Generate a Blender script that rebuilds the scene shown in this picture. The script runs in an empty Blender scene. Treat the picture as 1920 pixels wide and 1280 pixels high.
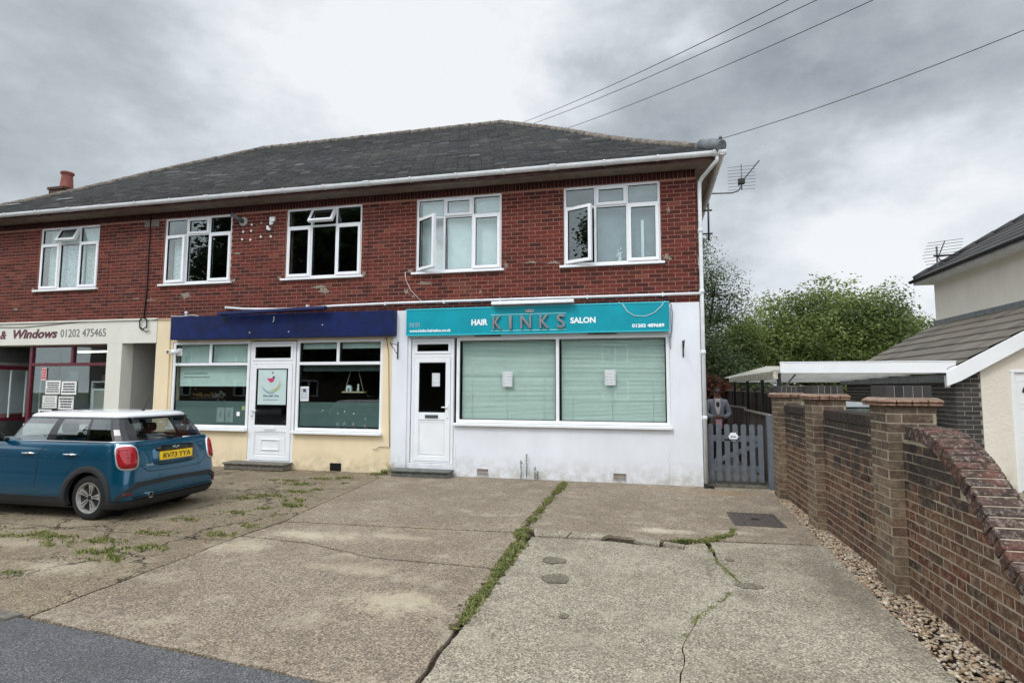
import bpy, math, random
from mathutils import Vector, Matrix, noise
R = math.radians
PI = math.pi
rnd = random.Random(7)
scene = bpy.context.scene
col = scene.collection

# ------------------------------------------------------------------ camera
cam_d = bpy.data.cameras.new("camera"); cam = bpy.data.objects.new("camera", cam_d); col.objects.link(cam)
cam_d.sensor_width = 36; cam_d.lens = 1058.74 / 1920 * 36; cam_d.clip_start = .05; cam_d.clip_end = 2000
def cam_axes(yaw, pitch, roll):
    f = Vector((-math.sin(yaw)*math.cos(pitch), math.cos(yaw)*math.cos(pitch), math.sin(pitch)))
    r = Vector((math.cos(yaw), math.sin(yaw), 0)); u = r.cross(f)
    return math.cos(roll)*r + math.sin(roll)*u, -math.sin(roll)*r + math.cos(roll)*u, f
cr, cu, cf = cam_axes(R(13.362), R(4.707), R(.199))
cam.matrix_world = Matrix(((cr.x, cu.x, -cf.x, 0), (cr.y, cu.y, -cf.y, -10.057), (cr.z, cu.z, -cf.z, 1.624), (0, 0, 0, 1)))
scene.camera = cam
scene.view_settings.view_transform = 'Standard'; scene.view_settings.look = 'None'
scene.view_settings.exposure = 0.14; scene.view_settings.gamma = 1

# ------------------------------------------------------------------ world: overcast sky with broken cloud
world = bpy.data.worlds.new("World"); scene.world = world; world.use_nodes = True
nt = world.node_tree; N = nt.nodes; L = nt.links; N.clear()
def wn(t, **k):
    n = N.new(t)
    for a, b in k.items(): setattr(n, a, b)
    return n
def wmath(op, a, b=None, c=None, clamp=False):
    n = wn('ShaderNodeMath', operation=op, use_clamp=clamp)
    for i, v in enumerate((a, b, c)):
        if v is None: continue
        if isinstance(v, (int, float)): n.inputs[i].default_value = v
        else: L.new(v, n.inputs[i])
    return n.outputs[0]
tc = wn('ShaderNodeTexCoord')
n1 = wn('ShaderNodeTexNoise'); n1.inputs['Scale'].default_value = 2.6; n1.inputs['Detail'].default_value = 7; n1.inputs['Roughness'].default_value = .55
mp = wn('ShaderNodeMapping'); mp.inputs['Scale'].default_value = (1, 1, 1.7)
L.new(tc.outputs['Generated'], mp.inputs[0]); L.new(mp.outputs[0], n1.inputs['Vector'])
sub = wn('ShaderNodeVectorMath', operation='SUBTRACT'); L.new(n1.outputs['Color'], sub.inputs[0]); sub.inputs[1].default_value = (.5, .5, .5)
scl = wn('ShaderNodeVectorMath', operation='SCALE'); L.new(sub.outputs[0], scl.inputs[0]); scl.inputs['Scale'].default_value = .42
add = wn('ShaderNodeVectorMath', operation='ADD'); L.new(tc.outputs['Generated'], add.inputs[0]); L.new(scl.outputs[0], add.inputs[1])
nrm = wn('ShaderNodeVectorMath', operation='NORMALIZE'); L.new(add.outputs[0], nrm.inputs[0])
def skydir(px, py):
    return (cf + cr*((px-960)/1058.74) - cu*((py-640)/1058.74)).normalized()
acc = None
# (image-like bearing of the cloud mass, half width in degrees, brightness change)
for px, py, w, a in [(640, 40, 8, .28), (880, 170, 8, .34), (1040, 110, 5, .12), (1325, 125, 2.2, .3), (740, 210, 7, .22), (1000, 20, 5, .15),
                     (1760, 380, 9, .34), (1560, 480, 9, .32), (1900, 260, 4, .1), (1200, 10, 6, .06),
                     (120, 120, 10, -.15), (200, 310, 7, -.12), (30, 330, 6, -.05), (430, 60, 5, -.06), (330, 200, 6, .05),
                     (1180, 230, 7, -.16), (1420, 300, 7, -.36), (1540, 130, 8, -.24), (1780, 30, 9, -.26), (1330, 20, 6, -.12), (1600, 60, 3, .08), (1700, 200, 4, -.1), (1870, 160, 4, .1), (1240, 330, 5, -.16),
                     (-300, 300, 16, -.1), (2300, 100, 14, -.15)]:
    d = skydir(px, py); n = math.log(.5)/math.log(math.cos(R(w)))
    dt = wn('ShaderNodeVectorMath', operation='DOT_PRODUCT'); L.new(nrm.outputs[0], dt.inputs[0]); dt.inputs[1].default_value = d
    v = wmath('MULTIPLY', wmath('POWER', wmath('MAXIMUM', dt.outputs['Value'], 0.0), n), a)
    acc = v if acc is None else wmath('ADD', acc, v)
n2 = wn('ShaderNodeTexNoise'); n2.inputs['Scale'].default_value = 5.5; n2.inputs['Detail'].default_value = 9; n2.inputs['Roughness'].default_value = .6
L.new(mp.outputs[0], n2.inputs['Vector'])
val = wmath('ADD', acc, wmath('MULTIPLY_ADD', n2.outputs['Fac'], 1.05, .115))
ramp = wn('ShaderNodeValToRGB'); L.new(val, ramp.inputs[0])
ce = ramp.color_ramp.elements
ce[0].position = 0.0; ce[0].color = (.27, .305, .335, 1)
ce[1].position = 1.0; ce[1].color = (.84, .865, .89, 1)
e = ce.new(.45); e.color = (.48, .525, .56, 1)
e = ce.new(.70); e.color = (.66, .70, .75, 1)
# sky strength raised overhead and behind the viewer to brighten the shop fronts
sx = wn('ShaderNodeSeparateXYZ'); L.new(tc.outputs['Generated'], sx.inputs[0])
mr = wn('ShaderNodeMapRange', interpolation_type='SMOOTHSTEP'); L.new(sx.outputs['Y'], mr.inputs['Value'])
mr.inputs['From Min'].default_value = .35; mr.inputs['From Max'].default_value = -.35; mr.inputs['To Min'].default_value = 1.0; mr.inputs['To Max'].default_value = 2.4
mrz = wn('ShaderNodeMapRange', interpolation_type='SMOOTHSTEP'); L.new(sx.outputs['Z'], mrz.inputs['Value'])
mrz.inputs['From Min'].default_value = .62; mrz.inputs['From Max'].default_value = .95; mrz.inputs['To Min'].default_value = 1.0; mrz.inputs['To Max'].default_value = 1.5
bg = wn('ShaderNodeBackground'); L.new(ramp.outputs[0], bg.inputs['Color']); L.new(wmath('MULTIPLY', mr.outputs[0], mrz.outputs[0]), bg.inputs['Strength'])
sky = wn('ShaderNodeTexSky', sky_type='NISHITA', sun_disc=False, sun_elevation=R(48), sun_rotation=R(200))
bg2 = wn('ShaderNodeBackground'); L.new(sky.outputs[0], bg2.inputs['Color']); bg2.inputs['Strength'].default_value = .1
mx = wn('ShaderNodeMixShader'); mx.inputs[0].default_value = .94; L.new(bg2.outputs[0], mx.inputs[1]); L.new(bg.outputs[0], mx.inputs[2])
out = wn('ShaderNodeOutputWorld'); L.new(mx.outputs[0], out.inputs[0])

sun_d = bpy.data.lights.new("sun", 'SUN'); sun_d.energy = 1.1; sun_d.angle = R(14); sun_d.color = (1, .97, .92)
sun = bpy.data.objects.new("sun", sun_d); col.objects.link(sun)
sdir = Vector((-.28, -.62, .80)).normalized(); sun.rotation_euler = sdir.to_track_quat('Z', 'Y').to_euler()

# ------------------------------------------------------------------ helpers
def s(r, g, b, k=1.0):
    f = lambda c: ((c/255+.055)/1.055)**2.4 if c > 10 else c/255/12.92
    return (f(r)*k, f(g)*k, f(b)*k, 1)
MATS = {}
class NT:
    def __init__(self, name):
        self.m = bpy.data.materials.new(name); self.m.use_nodes = True
        self.t = self.m.node_tree; self.t.nodes.clear()
        self.o = self.n('ShaderNodeOutputMaterial')
        self.p = self.n('ShaderNodeBsdfPrincipled'); self.l(self.p.outputs[0], self.o.inputs[0])
        self.pos = self.n('ShaderNodeNewGeometry').outputs['Position']
    def n(self, t, **k):
        x = self.t.nodes.new(t)
        for a, b in k.items(): setattr(x, a, b)
        return x
    def l(self, a, b): self.t.links.new(a, b)
    def put(self, sock, v):
        if isinstance(v, bpy.types.NodeSocket): self.l(v, sock)
        else: sock.default_value = v
    def math(self, op, a, b=0.0, clamp=False):
        x = self.n('ShaderNodeMath', operation=op, use_clamp=clamp); self.put(x.inputs[0], a); self.put(x.inputs[1], b); return x.outputs[0]
    def noise(self, scale, detail=4, rough=.55, vec=None, stretch=None, out='Fac'):
        x = self.n('ShaderNodeTexNoise'); x.inputs['Scale'].default_value = scale; x.inputs['Detail'].default_value = detail; x.inputs['Roughness'].default_value = rough
        v = self.pos if vec is None else vec
        if stretch:
            m = self.n('ShaderNodeMapping'); m.inputs['Scale'].default_value = stretch; self.l(v, m.inputs[0]); v = m.outputs[0]
        self.l(v, x.inputs['Vector']); return x.outputs[out]
    def vor(self, scale, feature='F1', out='Distance', vec=None, rand=1.0):
        x = self.n('ShaderNodeTexVoronoi', feature=feature); x.inputs['Scale'].default_value = scale; x.inputs['Randomness'].default_value = rand
        self.l(self.pos if vec is None else vec, x.inputs['Vector']); return x.outputs[out]
    def ramp(self, v, stops):
        x = self.n('ShaderNodeValToRGB'); self.l(v, x.inputs[0]); el = x.color_ramp.elements
        el[0].position, el[0].color = stops[0][0], g4(stops[0][1]); el[1].position, el[1].color = stops[-1][0], g4(stops[-1][1])
        for p, c in stops[1:-1]: e = el.new(p); e.color = g4(c)
        return x.outputs[0]
    def mix(self, f, a, b, mode='MIX'):
        x = self.n('ShaderNodeMix', data_type='RGBA', blend_type=mode); self.put(x.inputs[0], f); self.put(x.inputs[6], g4(a)); self.put(x.inputs[7], g4(b)); return x.outputs[2]
    def attr(self, name='rnd'):
        x = self.n('ShaderNodeAttribute', attribute_name=name); return x.outputs['Fac']
    def bump(self, h, strength=.5, dist=.01):
        x = self.n('ShaderNodeBump'); x.inputs['Strength'].default_value = strength; x.inputs['Distance'].default_value = dist
        self.l(h, x.inputs['Height']); self.l(x.outputs[0], self.p.inputs['Normal'])
    def fin(self, color, rough=.6, metal=0.0, spec=.5):
        self.put(self.p.inputs['Base Color'], g4(color)); self.put(self.p.inputs['Roughness'], rough); self.put(self.p.inputs['Metallic'], metal)
        self.p.inputs['Specular IOR Level'].default_value = spec
        MATS[self.m.name] = self.m; return self.m
def g4(c):
    if isinstance(c, bpy.types.NodeSocket): return c
    if isinstance(c, (int, float)): return (c, c, c, 1)
    return tuple(c) if len(c) == 4 else tuple(c)+(1,)
def simple(name, c, rough=.5, metal=0.0, var=.12, vs=6.0, spec=.5, bump=0, bs=80, bd=.002, coat=0):
    t = NT(name)
    n = t.noise(vs, 6, .6)
    dark = tuple(x*(1-var*1.6) for x in c[:3]); lite = tuple(min(1, x*(1+var)) for x in c[:3])
    cc = t.ramp(n, [(.3, dark), (.7, lite)])
    if bump: t.bump(t.noise(bs, 3), bump, bd)
    if coat: t.p.inputs['Coat Weight'].default_value = coat; t.p.inputs['Coat Roughness'].default_value = .04
    return t.fin(cc, rough, metal, spec)

class MB:
    def __init__(self): self.v = []; self.f = []; self.m = []; self.r = []; self.sm = []; self.M = None; self.use_r = False
    def vert(self, p):
        p = Vector(p)
        if self.M is not None: p = self.M @ p
        self.v.append(tuple(p)); return len(self.v)-1
    def face(self, pts, mat=0, r=0.0, sm=False):
        self.f.append([self.vert(p) for p in pts]); self.m.append(mat); self.r.append(r); self.sm.append(sm)
    def idx(self, ids, mat=0, r=0.0, sm=False):
        self.f.append(list(ids)); self.m.append(mat); self.r.append(r); self.sm.append(sm)
    def box(self, x0, x1, y0, y1, z0, z1, mat=0, r=0.0):
        b = [self.vert(p) for p in ((x0,y0,z0),(x1,y0,z0),(x1,y1,z0),(x0,y1,z0),(x0,y0,z1),(x1,y0,z1),(x1,y1,z1),(x0,y1,z1))]
        for q in ((0,3,2,1),(4,5,6,7),(0,1,5,4),(1,2,6,5),(2,3,7,6),(3,0,4,7)): self.idx([b[i] for i in q], mat, r)
        return self
    def ring(self, x0, x1, z0, z1, w, y0, y1, mat=0, wb=None):
        wb = w if wb is None else wb
        self.box(x0, x0+w, y0, y1, z0, z1, mat); self.box(x1-w, x1, y0, y1, z0, z1, mat)
        self.box(x0+w, x1-w, y0, y1, z0, z0+wb, mat); self.box(x0+w, x1-w, y0, y1, z1-w, z1, mat); return self
    def tube(self, path, rad, n=8, mat=0, cap=True, r=0.0, sm=True):
        P = [Vector(p) for p in path]; rads = rad if isinstance(rad, (list, tuple)) else [rad]*len(P)
        rings = []; up = Vector((0, 0, 1))
        prev = None
        for i, p in enumerate(P):
            d = (P[min(i+1, len(P)-1)]-P[max(i-1, 0)]).normalized()
            if prev is None:
                a = d.cross(up);
                if a.length < .01: a = d.cross(Vector((1, 0, 0)))
                a.normalize()
            else:
                a = (prev - d*prev.dot(d)).normalized()
            prev = a; b = d.cross(a)
            rings.append([self.vert(p + (a*math.cos(2*PI*k/n) + b*math.sin(2*PI*k/n))*rads[i]) for k in range(n)])
        for i in range(len(P)-1):
            for k in range(n): self.idx((rings[i][k], rings[i][(k+1) % n], rings[i+1][(k+1) % n], rings[i+1][k]), mat, r, sm)
        if cap: self.idx(rings[0][::-1], mat, r); self.idx(rings[-1], mat, r)
        return self
    def lathe(self, prof, c, n=16, mat=0, axis='z', sm=True):
        c = Vector(c); rings = []
        for (rad, h) in prof:
            ring = []
            for k in range(n):
                a = 2*PI*k/n; x, y = rad*math.cos(a), rad*math.sin(a)
                p = Vector((x, y, h)) if axis == 'z' else (Vector((x, -h, y)) if axis == 'y' else Vector((h, x, y)))
                ring.append(self.vert(c+p))
            rings.append(ring)
        for i in range(len(rings)-1):
            for k in range(n): self.idx((rings[i][k], rings[i][(k+1) % n], rings[i+1][(k+1) % n], rings[i+1][k]), mat, 0, sm)
        self.idx(rings[0][::-1], mat); self.idx(rings[-1], mat); return self
    def prism(self, poly, fn, d0, d1, mat=0, r=0.0, matside=None):
        a = [self.vert(fn(x, y, d0)) for x, y in poly]; b = [self.vert(fn(x, y, d1)) for x, y in poly]
        self.idx(a[::-1], mat, r); self.idx(b, mat, r)
        for i in range(len(poly)):
            j = (i+1) % len(poly); self.idx((a[i], a[j], b[j], b[i]), mat if matside is None else matside, r)
        return self
    def sphere(self, c, rad, mat=0, n=10, m=6, sc=(1, 1, 1), r=0.0):
        c = Vector(c); rows = []
        for i in range(m+1):
            t = PI*i/m
            rows.append([self.vert(c+Vector((rad*sc[0]*math.sin(t)*math.cos(2*PI*k/n), rad*sc[1]*math.sin(t)*math.sin(2*PI*k/n), rad*sc[2]*math.cos(t)))) for k in range(n)])
        for i in range(m):
            for k in range(n): self.idx((rows[i][k], rows[i][(k+1) % n], rows[i+1][(k+1) % n], rows[i+1][k]), mat, r, True)
        return self
    def build(self, name, mats, parent=None, loc=None, bevel=0, label=None, seg=1):
        org = Vector(loc) if loc is not None else (ORG[parent.name] if parent is not None else Vector((0, 0, 0)))
        me = bpy.data.meshes.new(name)
        me.from_pydata([tuple(Vector(p)-org) for p in self.v], [], self.f)
        if not isinstance(mats, (list, tuple)): mats = [mats]
        for m in mats: me.materials.append(m)
        me.polygons.foreach_set('material_index', self.m)
        me.polygons.foreach_set('use_smooth', self.sm)
        if any(self.r):
            a = me.attributes.new('rnd', 'FLOAT', 'FACE'); a.data.foreach_set('value', self.r)
        me.update()
        o = bpy.data.objects.new(name, me); col.objects.link(o); ORG[o.name] = org
        if parent is not None: o.parent = parent
        else: o.location = org
        if bevel:
            b = o.modifiers.new('bevel', 'BEVEL'); b.width = bevel; b.segments = seg; b.limit_method = 'ANGLE'
        if label: o['label'] = label
        return o
ORG = {}
def tag(o, label, cat, group=None):
    o['label'] = label; o['category'] = cat
    if group: o['group'] = group
    return o
def thing(name, loc, label, cat, group=None):
    o = bpy.data.objects.new(name, None); col.objects.link(o); o.location = loc; o.empty_display_size = .2; ORG[o.name] = Vector(loc)
    return tag(o, label, cat, group)
def struct(o, kind='structure'): o['kind'] = kind; return o
def copy_tree(o, parent=None):
    c = o.copy(); col.objects.link(c); ORG[c.name] = ORG.get(o.name, Vector())
    if parent is not None: c.parent = parent
    for ch in [x for x in o.children]: copy_tree(ch, c)
    return c
def text_into(mb, txt, fn, x0, x1, z0, z1, extr=.002, mat=0, shear=0.0, bold=0.0, spacing=1.0, res=3):
    """adds lettering to mb; fn(x, z, d) maps sign coordinates to the world, d = distance out of the sign"""
    cu_ = bpy.data.curves.new('t', 'FONT'); cu_.body = txt; cu_.size = 1; cu_.extrude = .5; cu_.shear = shear; cu_.offset = bold
    cu_.space_character = spacing; cu_.resolution_u = res
    ob = bpy.data.objects.new('t', cu_); col.objects.link(ob); bpy.context.view_layer.update()
    dg = bpy.context.evaluated_depsgraph_get(); me = bpy.data.meshes.new_from_object(ob.evaluated_get(dg))
    xs = [v.co.x for v in me.vertices]; ys = [v.co.y for v in me.vertices]
    ax, bx, ay, by = min(xs), max(xs), min(ys), max(ys)
    base = len(mb.v)
    for v in me.vertices:
        mb.vert(fn(x0+(v.co.x-ax)/(bx-ax)*(x1-x0), z0+(v.co.y-ay)/(by-ay)*(z1-z0), (v.co.z+.5)*extr))
    for p in me.polygons: mb.idx([base+i for i in p.vertices], mat)
    bpy.data.objects.remove(ob); bpy.data.curves.remove(cu_); bpy.data.meshes.remove(me)
def front(y): return lambda x, z, d: (x, y-d, z)

# ------------------------------------------------------------------ materials
def m_brick(name, stops, weather=(.3, (90, 85, 78)), bumpd=.004, dark=None):
    t = NT(name); c = t.ramp(t.attr(), stops)
    n = t.noise(38, 6, .7); c = t.mix(t.math('MULTIPLY', n, .55), c, t.mix(1.0, c, (.45, .42, .42), 'MULTIPLY'))
    w = t.ramp(t.noise(1.3, 6, .65), [(.5, 0), (.75, weather[0])]); c = t.mix(w, c, s(*weather[1]))
    t.bump(t.noise(160, 5, .7), .6, bumpd); return t.fin(c, .88, 0, .25)
def m_mortar(name, c):
    t = NT(name); x = t.ramp(t.noise(9, 7, .7), [(.3, tuple(a*.7 for a in c[:3])), (.7, tuple(a*1.1 for a in c[:3]))]); t.bump(t.noise(200, 3), .4, .002); return t.fin(x, .95, 0, .2)
M_br = m_brick('facade_brick', [(0, s(78, 42, 38)), (.25, s(104, 50, 43)), (.5, s(120, 58, 49)), (.7, s(94, 47, 42)), (.88, s(70, 41, 39)), (1, s(132, 76, 60))], (.25, (96, 80, 70)))
M_mo = m_mortar('facade_mortar', s(168, 122, 106))
M_sold = m_brick('soldier_brick', [(0, s(60, 32, 30)), (.5, s(78, 40, 34)), (1, s(66, 36, 34))])
def m_oldbrick(name, stops, soot, salt=.5):
    t = NT(name); c = t.ramp(t.attr(), stops); c = t.mix(t.ramp(t.noise(24, 7, .78), [(.38, .85), (.6, 0)]), c, t.mix(1.0, c, (.40, .38, .38), 'MULTIPLY'))
    c = t.mix(t.ramp(t.noise(12, 7, .75), [(.5, 0), (.66, .6)]), c, s(150, 136, 114)); c = t.mix(t.ramp(t.noise(70, 4, .7), [(.6, 0), (.68, .6)]), c, s(168, 158, 140))
    sp = t.n('ShaderNodeSeparateXYZ'); t.l(t.pos, sp.inputs[0]); mr = t.n('ShaderNodeMapRange'); t.l(sp.outputs['Z'], mr.inputs['Value']); mr.inputs['From Min'].default_value = .35; mr.inputs['From Max'].default_value = 1.25; mr.inputs['To Min'].default_value = -.25; mr.inputs['To Max'].default_value = .28
    f = t.ramp(t.math('ADD', t.noise(3.4, 7, .75), mr.outputs[0]), [(.5, 0), (.74, soot)]); c = t.mix(f, c, s(50, 48, 47))
    c = t.mix(t.ramp(t.noise(7, 6, .7, stretch=(1, 1, .35)), [(.66, 0), (.76, salt)]), c, s(176, 166, 152))
    t.bump(t.noise(110, 6, .75), .9, .005); return t.fin(c, .94, 0, .15)
M_wb = m_oldbrick('garden_brick', [(0, s(112, 86, 68)), (.2, s(126, 96, 76)), (.4, s(108, 76, 62)), (.55, s(92, 72, 62)), (.7, s(134, 106, 84)), (.85, s(76, 64, 58)), (.95, s(116, 74, 60)), (1, s(60, 54, 52))], .85)
M_wbd = m_oldbrick('sooty_brick', [(0, s(74, 66, 60)), (.3, s(96, 80, 70)), (.6, s(60, 56, 54)), (.8, s(104, 84, 70)), (1, s(84, 64, 56))], .8)
M_wbp = m_oldbrick('pier_brick', [(0, s(134, 117, 97)), (.35, s(146, 129, 106)), (.6, s(122, 104, 87)), (.8, s(126, 100, 84)), (1, s(108, 101, 90))], .35, .35)
M_wm = m_mortar('garden_mortar', s(168, 155, 136))
M_cop = m_brick('coping_brick', [(0, s(90, 74, 68)), (.3, s(102, 82, 75)), (.6, s(80, 70, 66)), (.85, s(100, 86, 80)), (1, s(72, 64, 62))], (.9, (140, 128, 118)))
t = NT('lichened_coping_brick'); c = t.ramp(t.attr(), [(0, s(88, 70, 64)), (.3, s(104, 80, 72)), (.6, s(78, 67, 63)), (.85, s(100, 84, 77)), (1, s(70, 62, 60))])
c = t.mix(t.ramp(t.noise(14, 7, .75), [(.42, .8), (.56, 0)]), c, s(54, 47, 45)); c = t.mix(t.ramp(t.noise(26, 6, .7), [(.53, 0), (.63, .8)]), c, s(150, 138, 126)); c = t.mix(t.ramp(t.noise(60, 4, .7), [(.60, 0), (.66, .7)]), c, s(178, 170, 156)); c = t.mix(t.ramp(t.noise(5, 5, .7), [(.52, 0), (.64, .45)]), c, s(120, 74, 62))
t.bump(t.noise(55, 7, .8), 1.0, .009); M_cop = t.fin(c, .95, 0, .15)
M_eng = m_brick('dark_brick', [(0, s(66, 64, 63)), (.5, s(76, 73, 71)), (1, s(58, 56, 57))], (.2, (80, 76, 70)))
M_engm = m_mortar('pale_mortar', s(150, 146, 138))
M_crease = simple('creasing_tile', s(142, 112, 94), .85, 0, .4, 20, .3, .5, 60, .004)
def m_render(name, c, scale, dist, stain=.16, stc=(.55, .5, .42)):
    t = NT(name); n = t.noise(1.7, 7, .62, stretch=(1, 1, .55)); n3 = t.noise(8, 5, .7)
    a = t.ramp(n, [(.32, tuple(x*.90 for x in c[:3])), (.66, c[:3])])
    a = t.mix(t.ramp(n3, [(.62, 0), (.8, stain)]), a, stc)
    sp = t.n('ShaderNodeSeparateXYZ'); t.l(t.pos, sp.inputs[0])
    z = t.n('ShaderNodeMapRange'); t.l(sp.outputs['Z'], z.inputs['Value']); z.inputs['From Min'].default_value = .03; z.inputs['From Max'].default_value = .42; z.inputs['To Min'].default_value = .55; z.inputs['To Max'].default_value = 0
    spl = t.math('MULTIPLY', z.outputs[0], t.ramp(t.noise(5, 7, .7), [(.38, 0), (.62, 1)])); a = t.mix(spl, a, s(150, 138, 110))
    h = t.noise(scale, 5, .6); t.bump(h, .55, dist); return t.fin(a, .8, 0, .3)
M_white = m_render('white_masonry_paint', s(232, 235, 240), 55, .006, .1)
M_cream = m_render('cream_masonry_paint', s(238, 219, 184), 70, .003, .12)
M_ivory = m_render('ivory_masonry_paint', s(224, 222, 210), 60, .003, .2, (.42, .40, .36))
M_greyw = m_render('grey_passage_paint', s(170, 168, 162), 60, .003)
M_pebble = m_render('textured_render', s(230, 224, 210), 24, .022, .25)
M_upvc = simple('white_upvc', s(238, 240, 242), .28, 0, .035, 3)
M_upvc2 = simple('weathered_white_plastic', s(226, 228, 230), .4, 0, .1, 5)
M_teal = simple('teal_sign_panel', s(0, 150, 166), .42, 0, .08, 2.5, .3)
M_blue = simple('navy_sign_panel', s(5, 26, 78), .5, 0, .3, 4, .3)
M_letter = simple('white_lettering', s(245, 248, 250), .4, 0, .02)
M_chrome = simple('brushed_silver', s(170, 165, 165), .28, .9, .1, 20)
M_maroon = simple('maroon_timber', s(96, 24, 40), .4, 0, .2, 9)
M_maroonl = simple('maroon_lettering', s(88, 26, 52), .45)
M_greyl = simple('grey_lettering', s(110, 108, 108), .5)
M_black = simple('black_metal', s(30, 30, 32), .45, .2, .2)
M_cable = simple('black_cable', s(22, 20, 20), .6)
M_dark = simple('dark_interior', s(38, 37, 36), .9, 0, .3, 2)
M_darkm = simple('interior_grey', s(70, 72, 70), .9, 0, .3, 2)
M_paper = simple('white_paper', s(232, 232, 228), .7, 0, .04)
M_ink = simple('dark_ink', s(60, 62, 66), .7)
M_inkb = simple('blue_ink', s(140, 156, 178), .7)
M_fascia = simple('brown_fascia', s(104, 74, 70), .7, 0, .3, 7, .3, .3, 50)
M_soffit = simple('taupe_soffit', s(128, 116, 106), .8, 0, .18, 6)
M_wood = simple('dark_fence_wood', s(84, 74, 66), .85, 0, .45, 14, .3, .5, 60, .004)
M_woodl = simple('pale_fence_rail', s(132, 126, 116), .85, 0, .3, 14)
M_gate = simple('grey_gate_paint', s(98, 104, 112), .55, 0, .15, 10)
M_stone = simple('step_slab', s(112, 108, 98), .85, 0, .3, 14, .3, .5, 90, .004)
M_iron = simple('cast_iron', s(92, 84, 80), .7, .3, .3, 20, .4, .6, 90, .004)
M_fleece = simple('blind_fabric', s(236, 242, 244), .8, 0, .05)
M_green = simple('roller_blind_green_grey', s(226, 238, 234), .8, 0, .05)
M_lace = simple('lace_curtain', s(236, 240, 244), .9, 0, .3, 26)
M_film = simple('frosted_window_film', s(104, 122, 120), .35, 0, .08, 1.5)
M_pot = simple('terracotta', s(140, 80, 68), .8, 0, .25, 9)
M_lead = simple('lead_grey', s(112, 118, 120), .6, .1, .25, 9)
M_galv = simple('galvanised_steel', s(96, 98, 100), .5, .5, .2, 20)
def m_glass(name, tint, base=.09, rough=.0):
    m = bpy.data.materials.new(name); m.use_nodes = True; t = m.node_tree; t.nodes.clear()
    o = t.nodes.new('ShaderNodeOutputMaterial'); mx = t.nodes.new('ShaderNodeMixShader'); tr = t.nodes.new('ShaderNodeBsdfTransparent'); gl = t.nodes.new('ShaderNodeBsdfGlossy')
    tr.inputs[0].default_value = tint; gl.inputs['Roughness'].default_value = rough; gl.inputs[0].default_value = (.93, .98, .97, 1)
    lw = t.nodes.new('ShaderNodeLayerWeight'); lw.inputs[0].default_value = .5
    pw = t.nodes.new('ShaderNodeMath'); pw.operation = 'POWER'; pw.inputs[1].default_value = 4.0; t.links.new(lw.outputs['Facing'], pw.inputs[0])
    ma = t.nodes.new('ShaderNodeMath'); ma.operation = 'MULTIPLY_ADD'; ma.inputs[1].default_value = 1-base; ma.inputs[2].default_value = base; ma.use_clamp = True; t.links.new(pw.outputs[0], ma.inputs[0])
    geo = t.nodes.new('ShaderNodeNewGeometry'); nz = t.nodes.new('ShaderNodeTexNoise'); nz.inputs['Scale'].default_value = 1.6; nz.inputs['Detail'].default_value = 1; t.links.new(geo.outputs['Position'], nz.inputs['Vector'])
    bp = t.nodes.new('ShaderNodeBump'); bp.inputs['Strength'].default_value = .02; bp.inputs['Distance'].default_value = .03; t.links.new(nz.outputs['Fac'], bp.inputs['Height']); t.links.new(bp.outputs[0], gl.inputs['Normal'])
    t.links.new(ma.outputs[0], mx.inputs[0]); t.links.new(tr.outputs[0], mx.inputs[1]); t.links.new(gl.outputs[0], mx.inputs[2]); t.links.new(mx.outputs[0], o.inputs[0])
    return m
M_glass = m_glass('window_glass', (.88, .93, .92, 1), .07)
M_shopglass = m_glass('shop_glass', (.89, .94, .925, 1), .065)
M_carglass = m_glass('car_glass', (.62, .68, .68, 1), .14)
M_pvglass = m_glass('tinted_car_glass', (.10, .11, .12, 1), .12)

def m_slate():
    t = NT('roof_slate'); c = t.ramp(t.attr(), [(0, s(50, 51, 52)), (.4, s(62, 63, 63)), (.75, s(56, 57, 57)), (.96, s(74, 75, 75)), (1, s(104, 104, 102))])
    c = t.mix(t.ramp(t.noise(.9, 8, .7), [(.5, 0), (.72, .35)]), c, s(104, 98, 88)); c = t.mix(t.ramp(t.noise(22, 6, .75), [(.52, 0), (.72, .5)]), c, s(124, 122, 116))
    t.bump(t.noise(60, 4), .5, .006); return t.fin(c, .85, 0, .25)
M_slate = m_slate()
M_ridge = simple('ridge_tile', s(122, 114, 106), .9, 0, .4, 9, .2, .5, 40, .006)
# worn, trowelled, rusty and oily places of the old concrete, and a darker patch under the car: x, y, radius x, radius y, colour, amount
SPOTS = [(-3.6, -4.35, .9, .28, s(196, 184, 160), .8), (-4.1, -4.9, .55, .5, s(192, 180, 156), .75), (-2.7, -4.2, .7, .2, s(190, 178, 154), .6), (-1.9, -5.9, .55, .45, s(198, 186, 160), .7), (-2.6, -5.3, .8, .2, s(188, 176, 150), .5),
         (.1, -3.2, .55, .22, s(206, 196, 172), .8), (.95, -3.1, .4, .15, s(200, 190, 168), .6), (1.2, -.55, .9, .28, s(150, 112, 66), .6), (.3, -.3, .8, .15, s(140, 110, 76), .5),
         (1.55, -4.6, .28, 2.2, s(98, 92, 82), .55), (.52, -4.6, .06, .55, s(84, 78, 68), .7), (.75, -5.2, .14, .3, s(90, 84, 74), .6), (-.4, -6.3, .5, .4, s(120, 112, 98), .35), (-6.8, -3.6, 1.6, .8, s(92, 84, 72), .45), (-3.0, -1.5, 1.2, .5, s(124, 112, 96), .35), (-5.2, -5.9, .7, .35, s(184, 174, 152), .7), (-6.4, -5.4, .6, .3, s(180, 168, 146), .6)]
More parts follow.
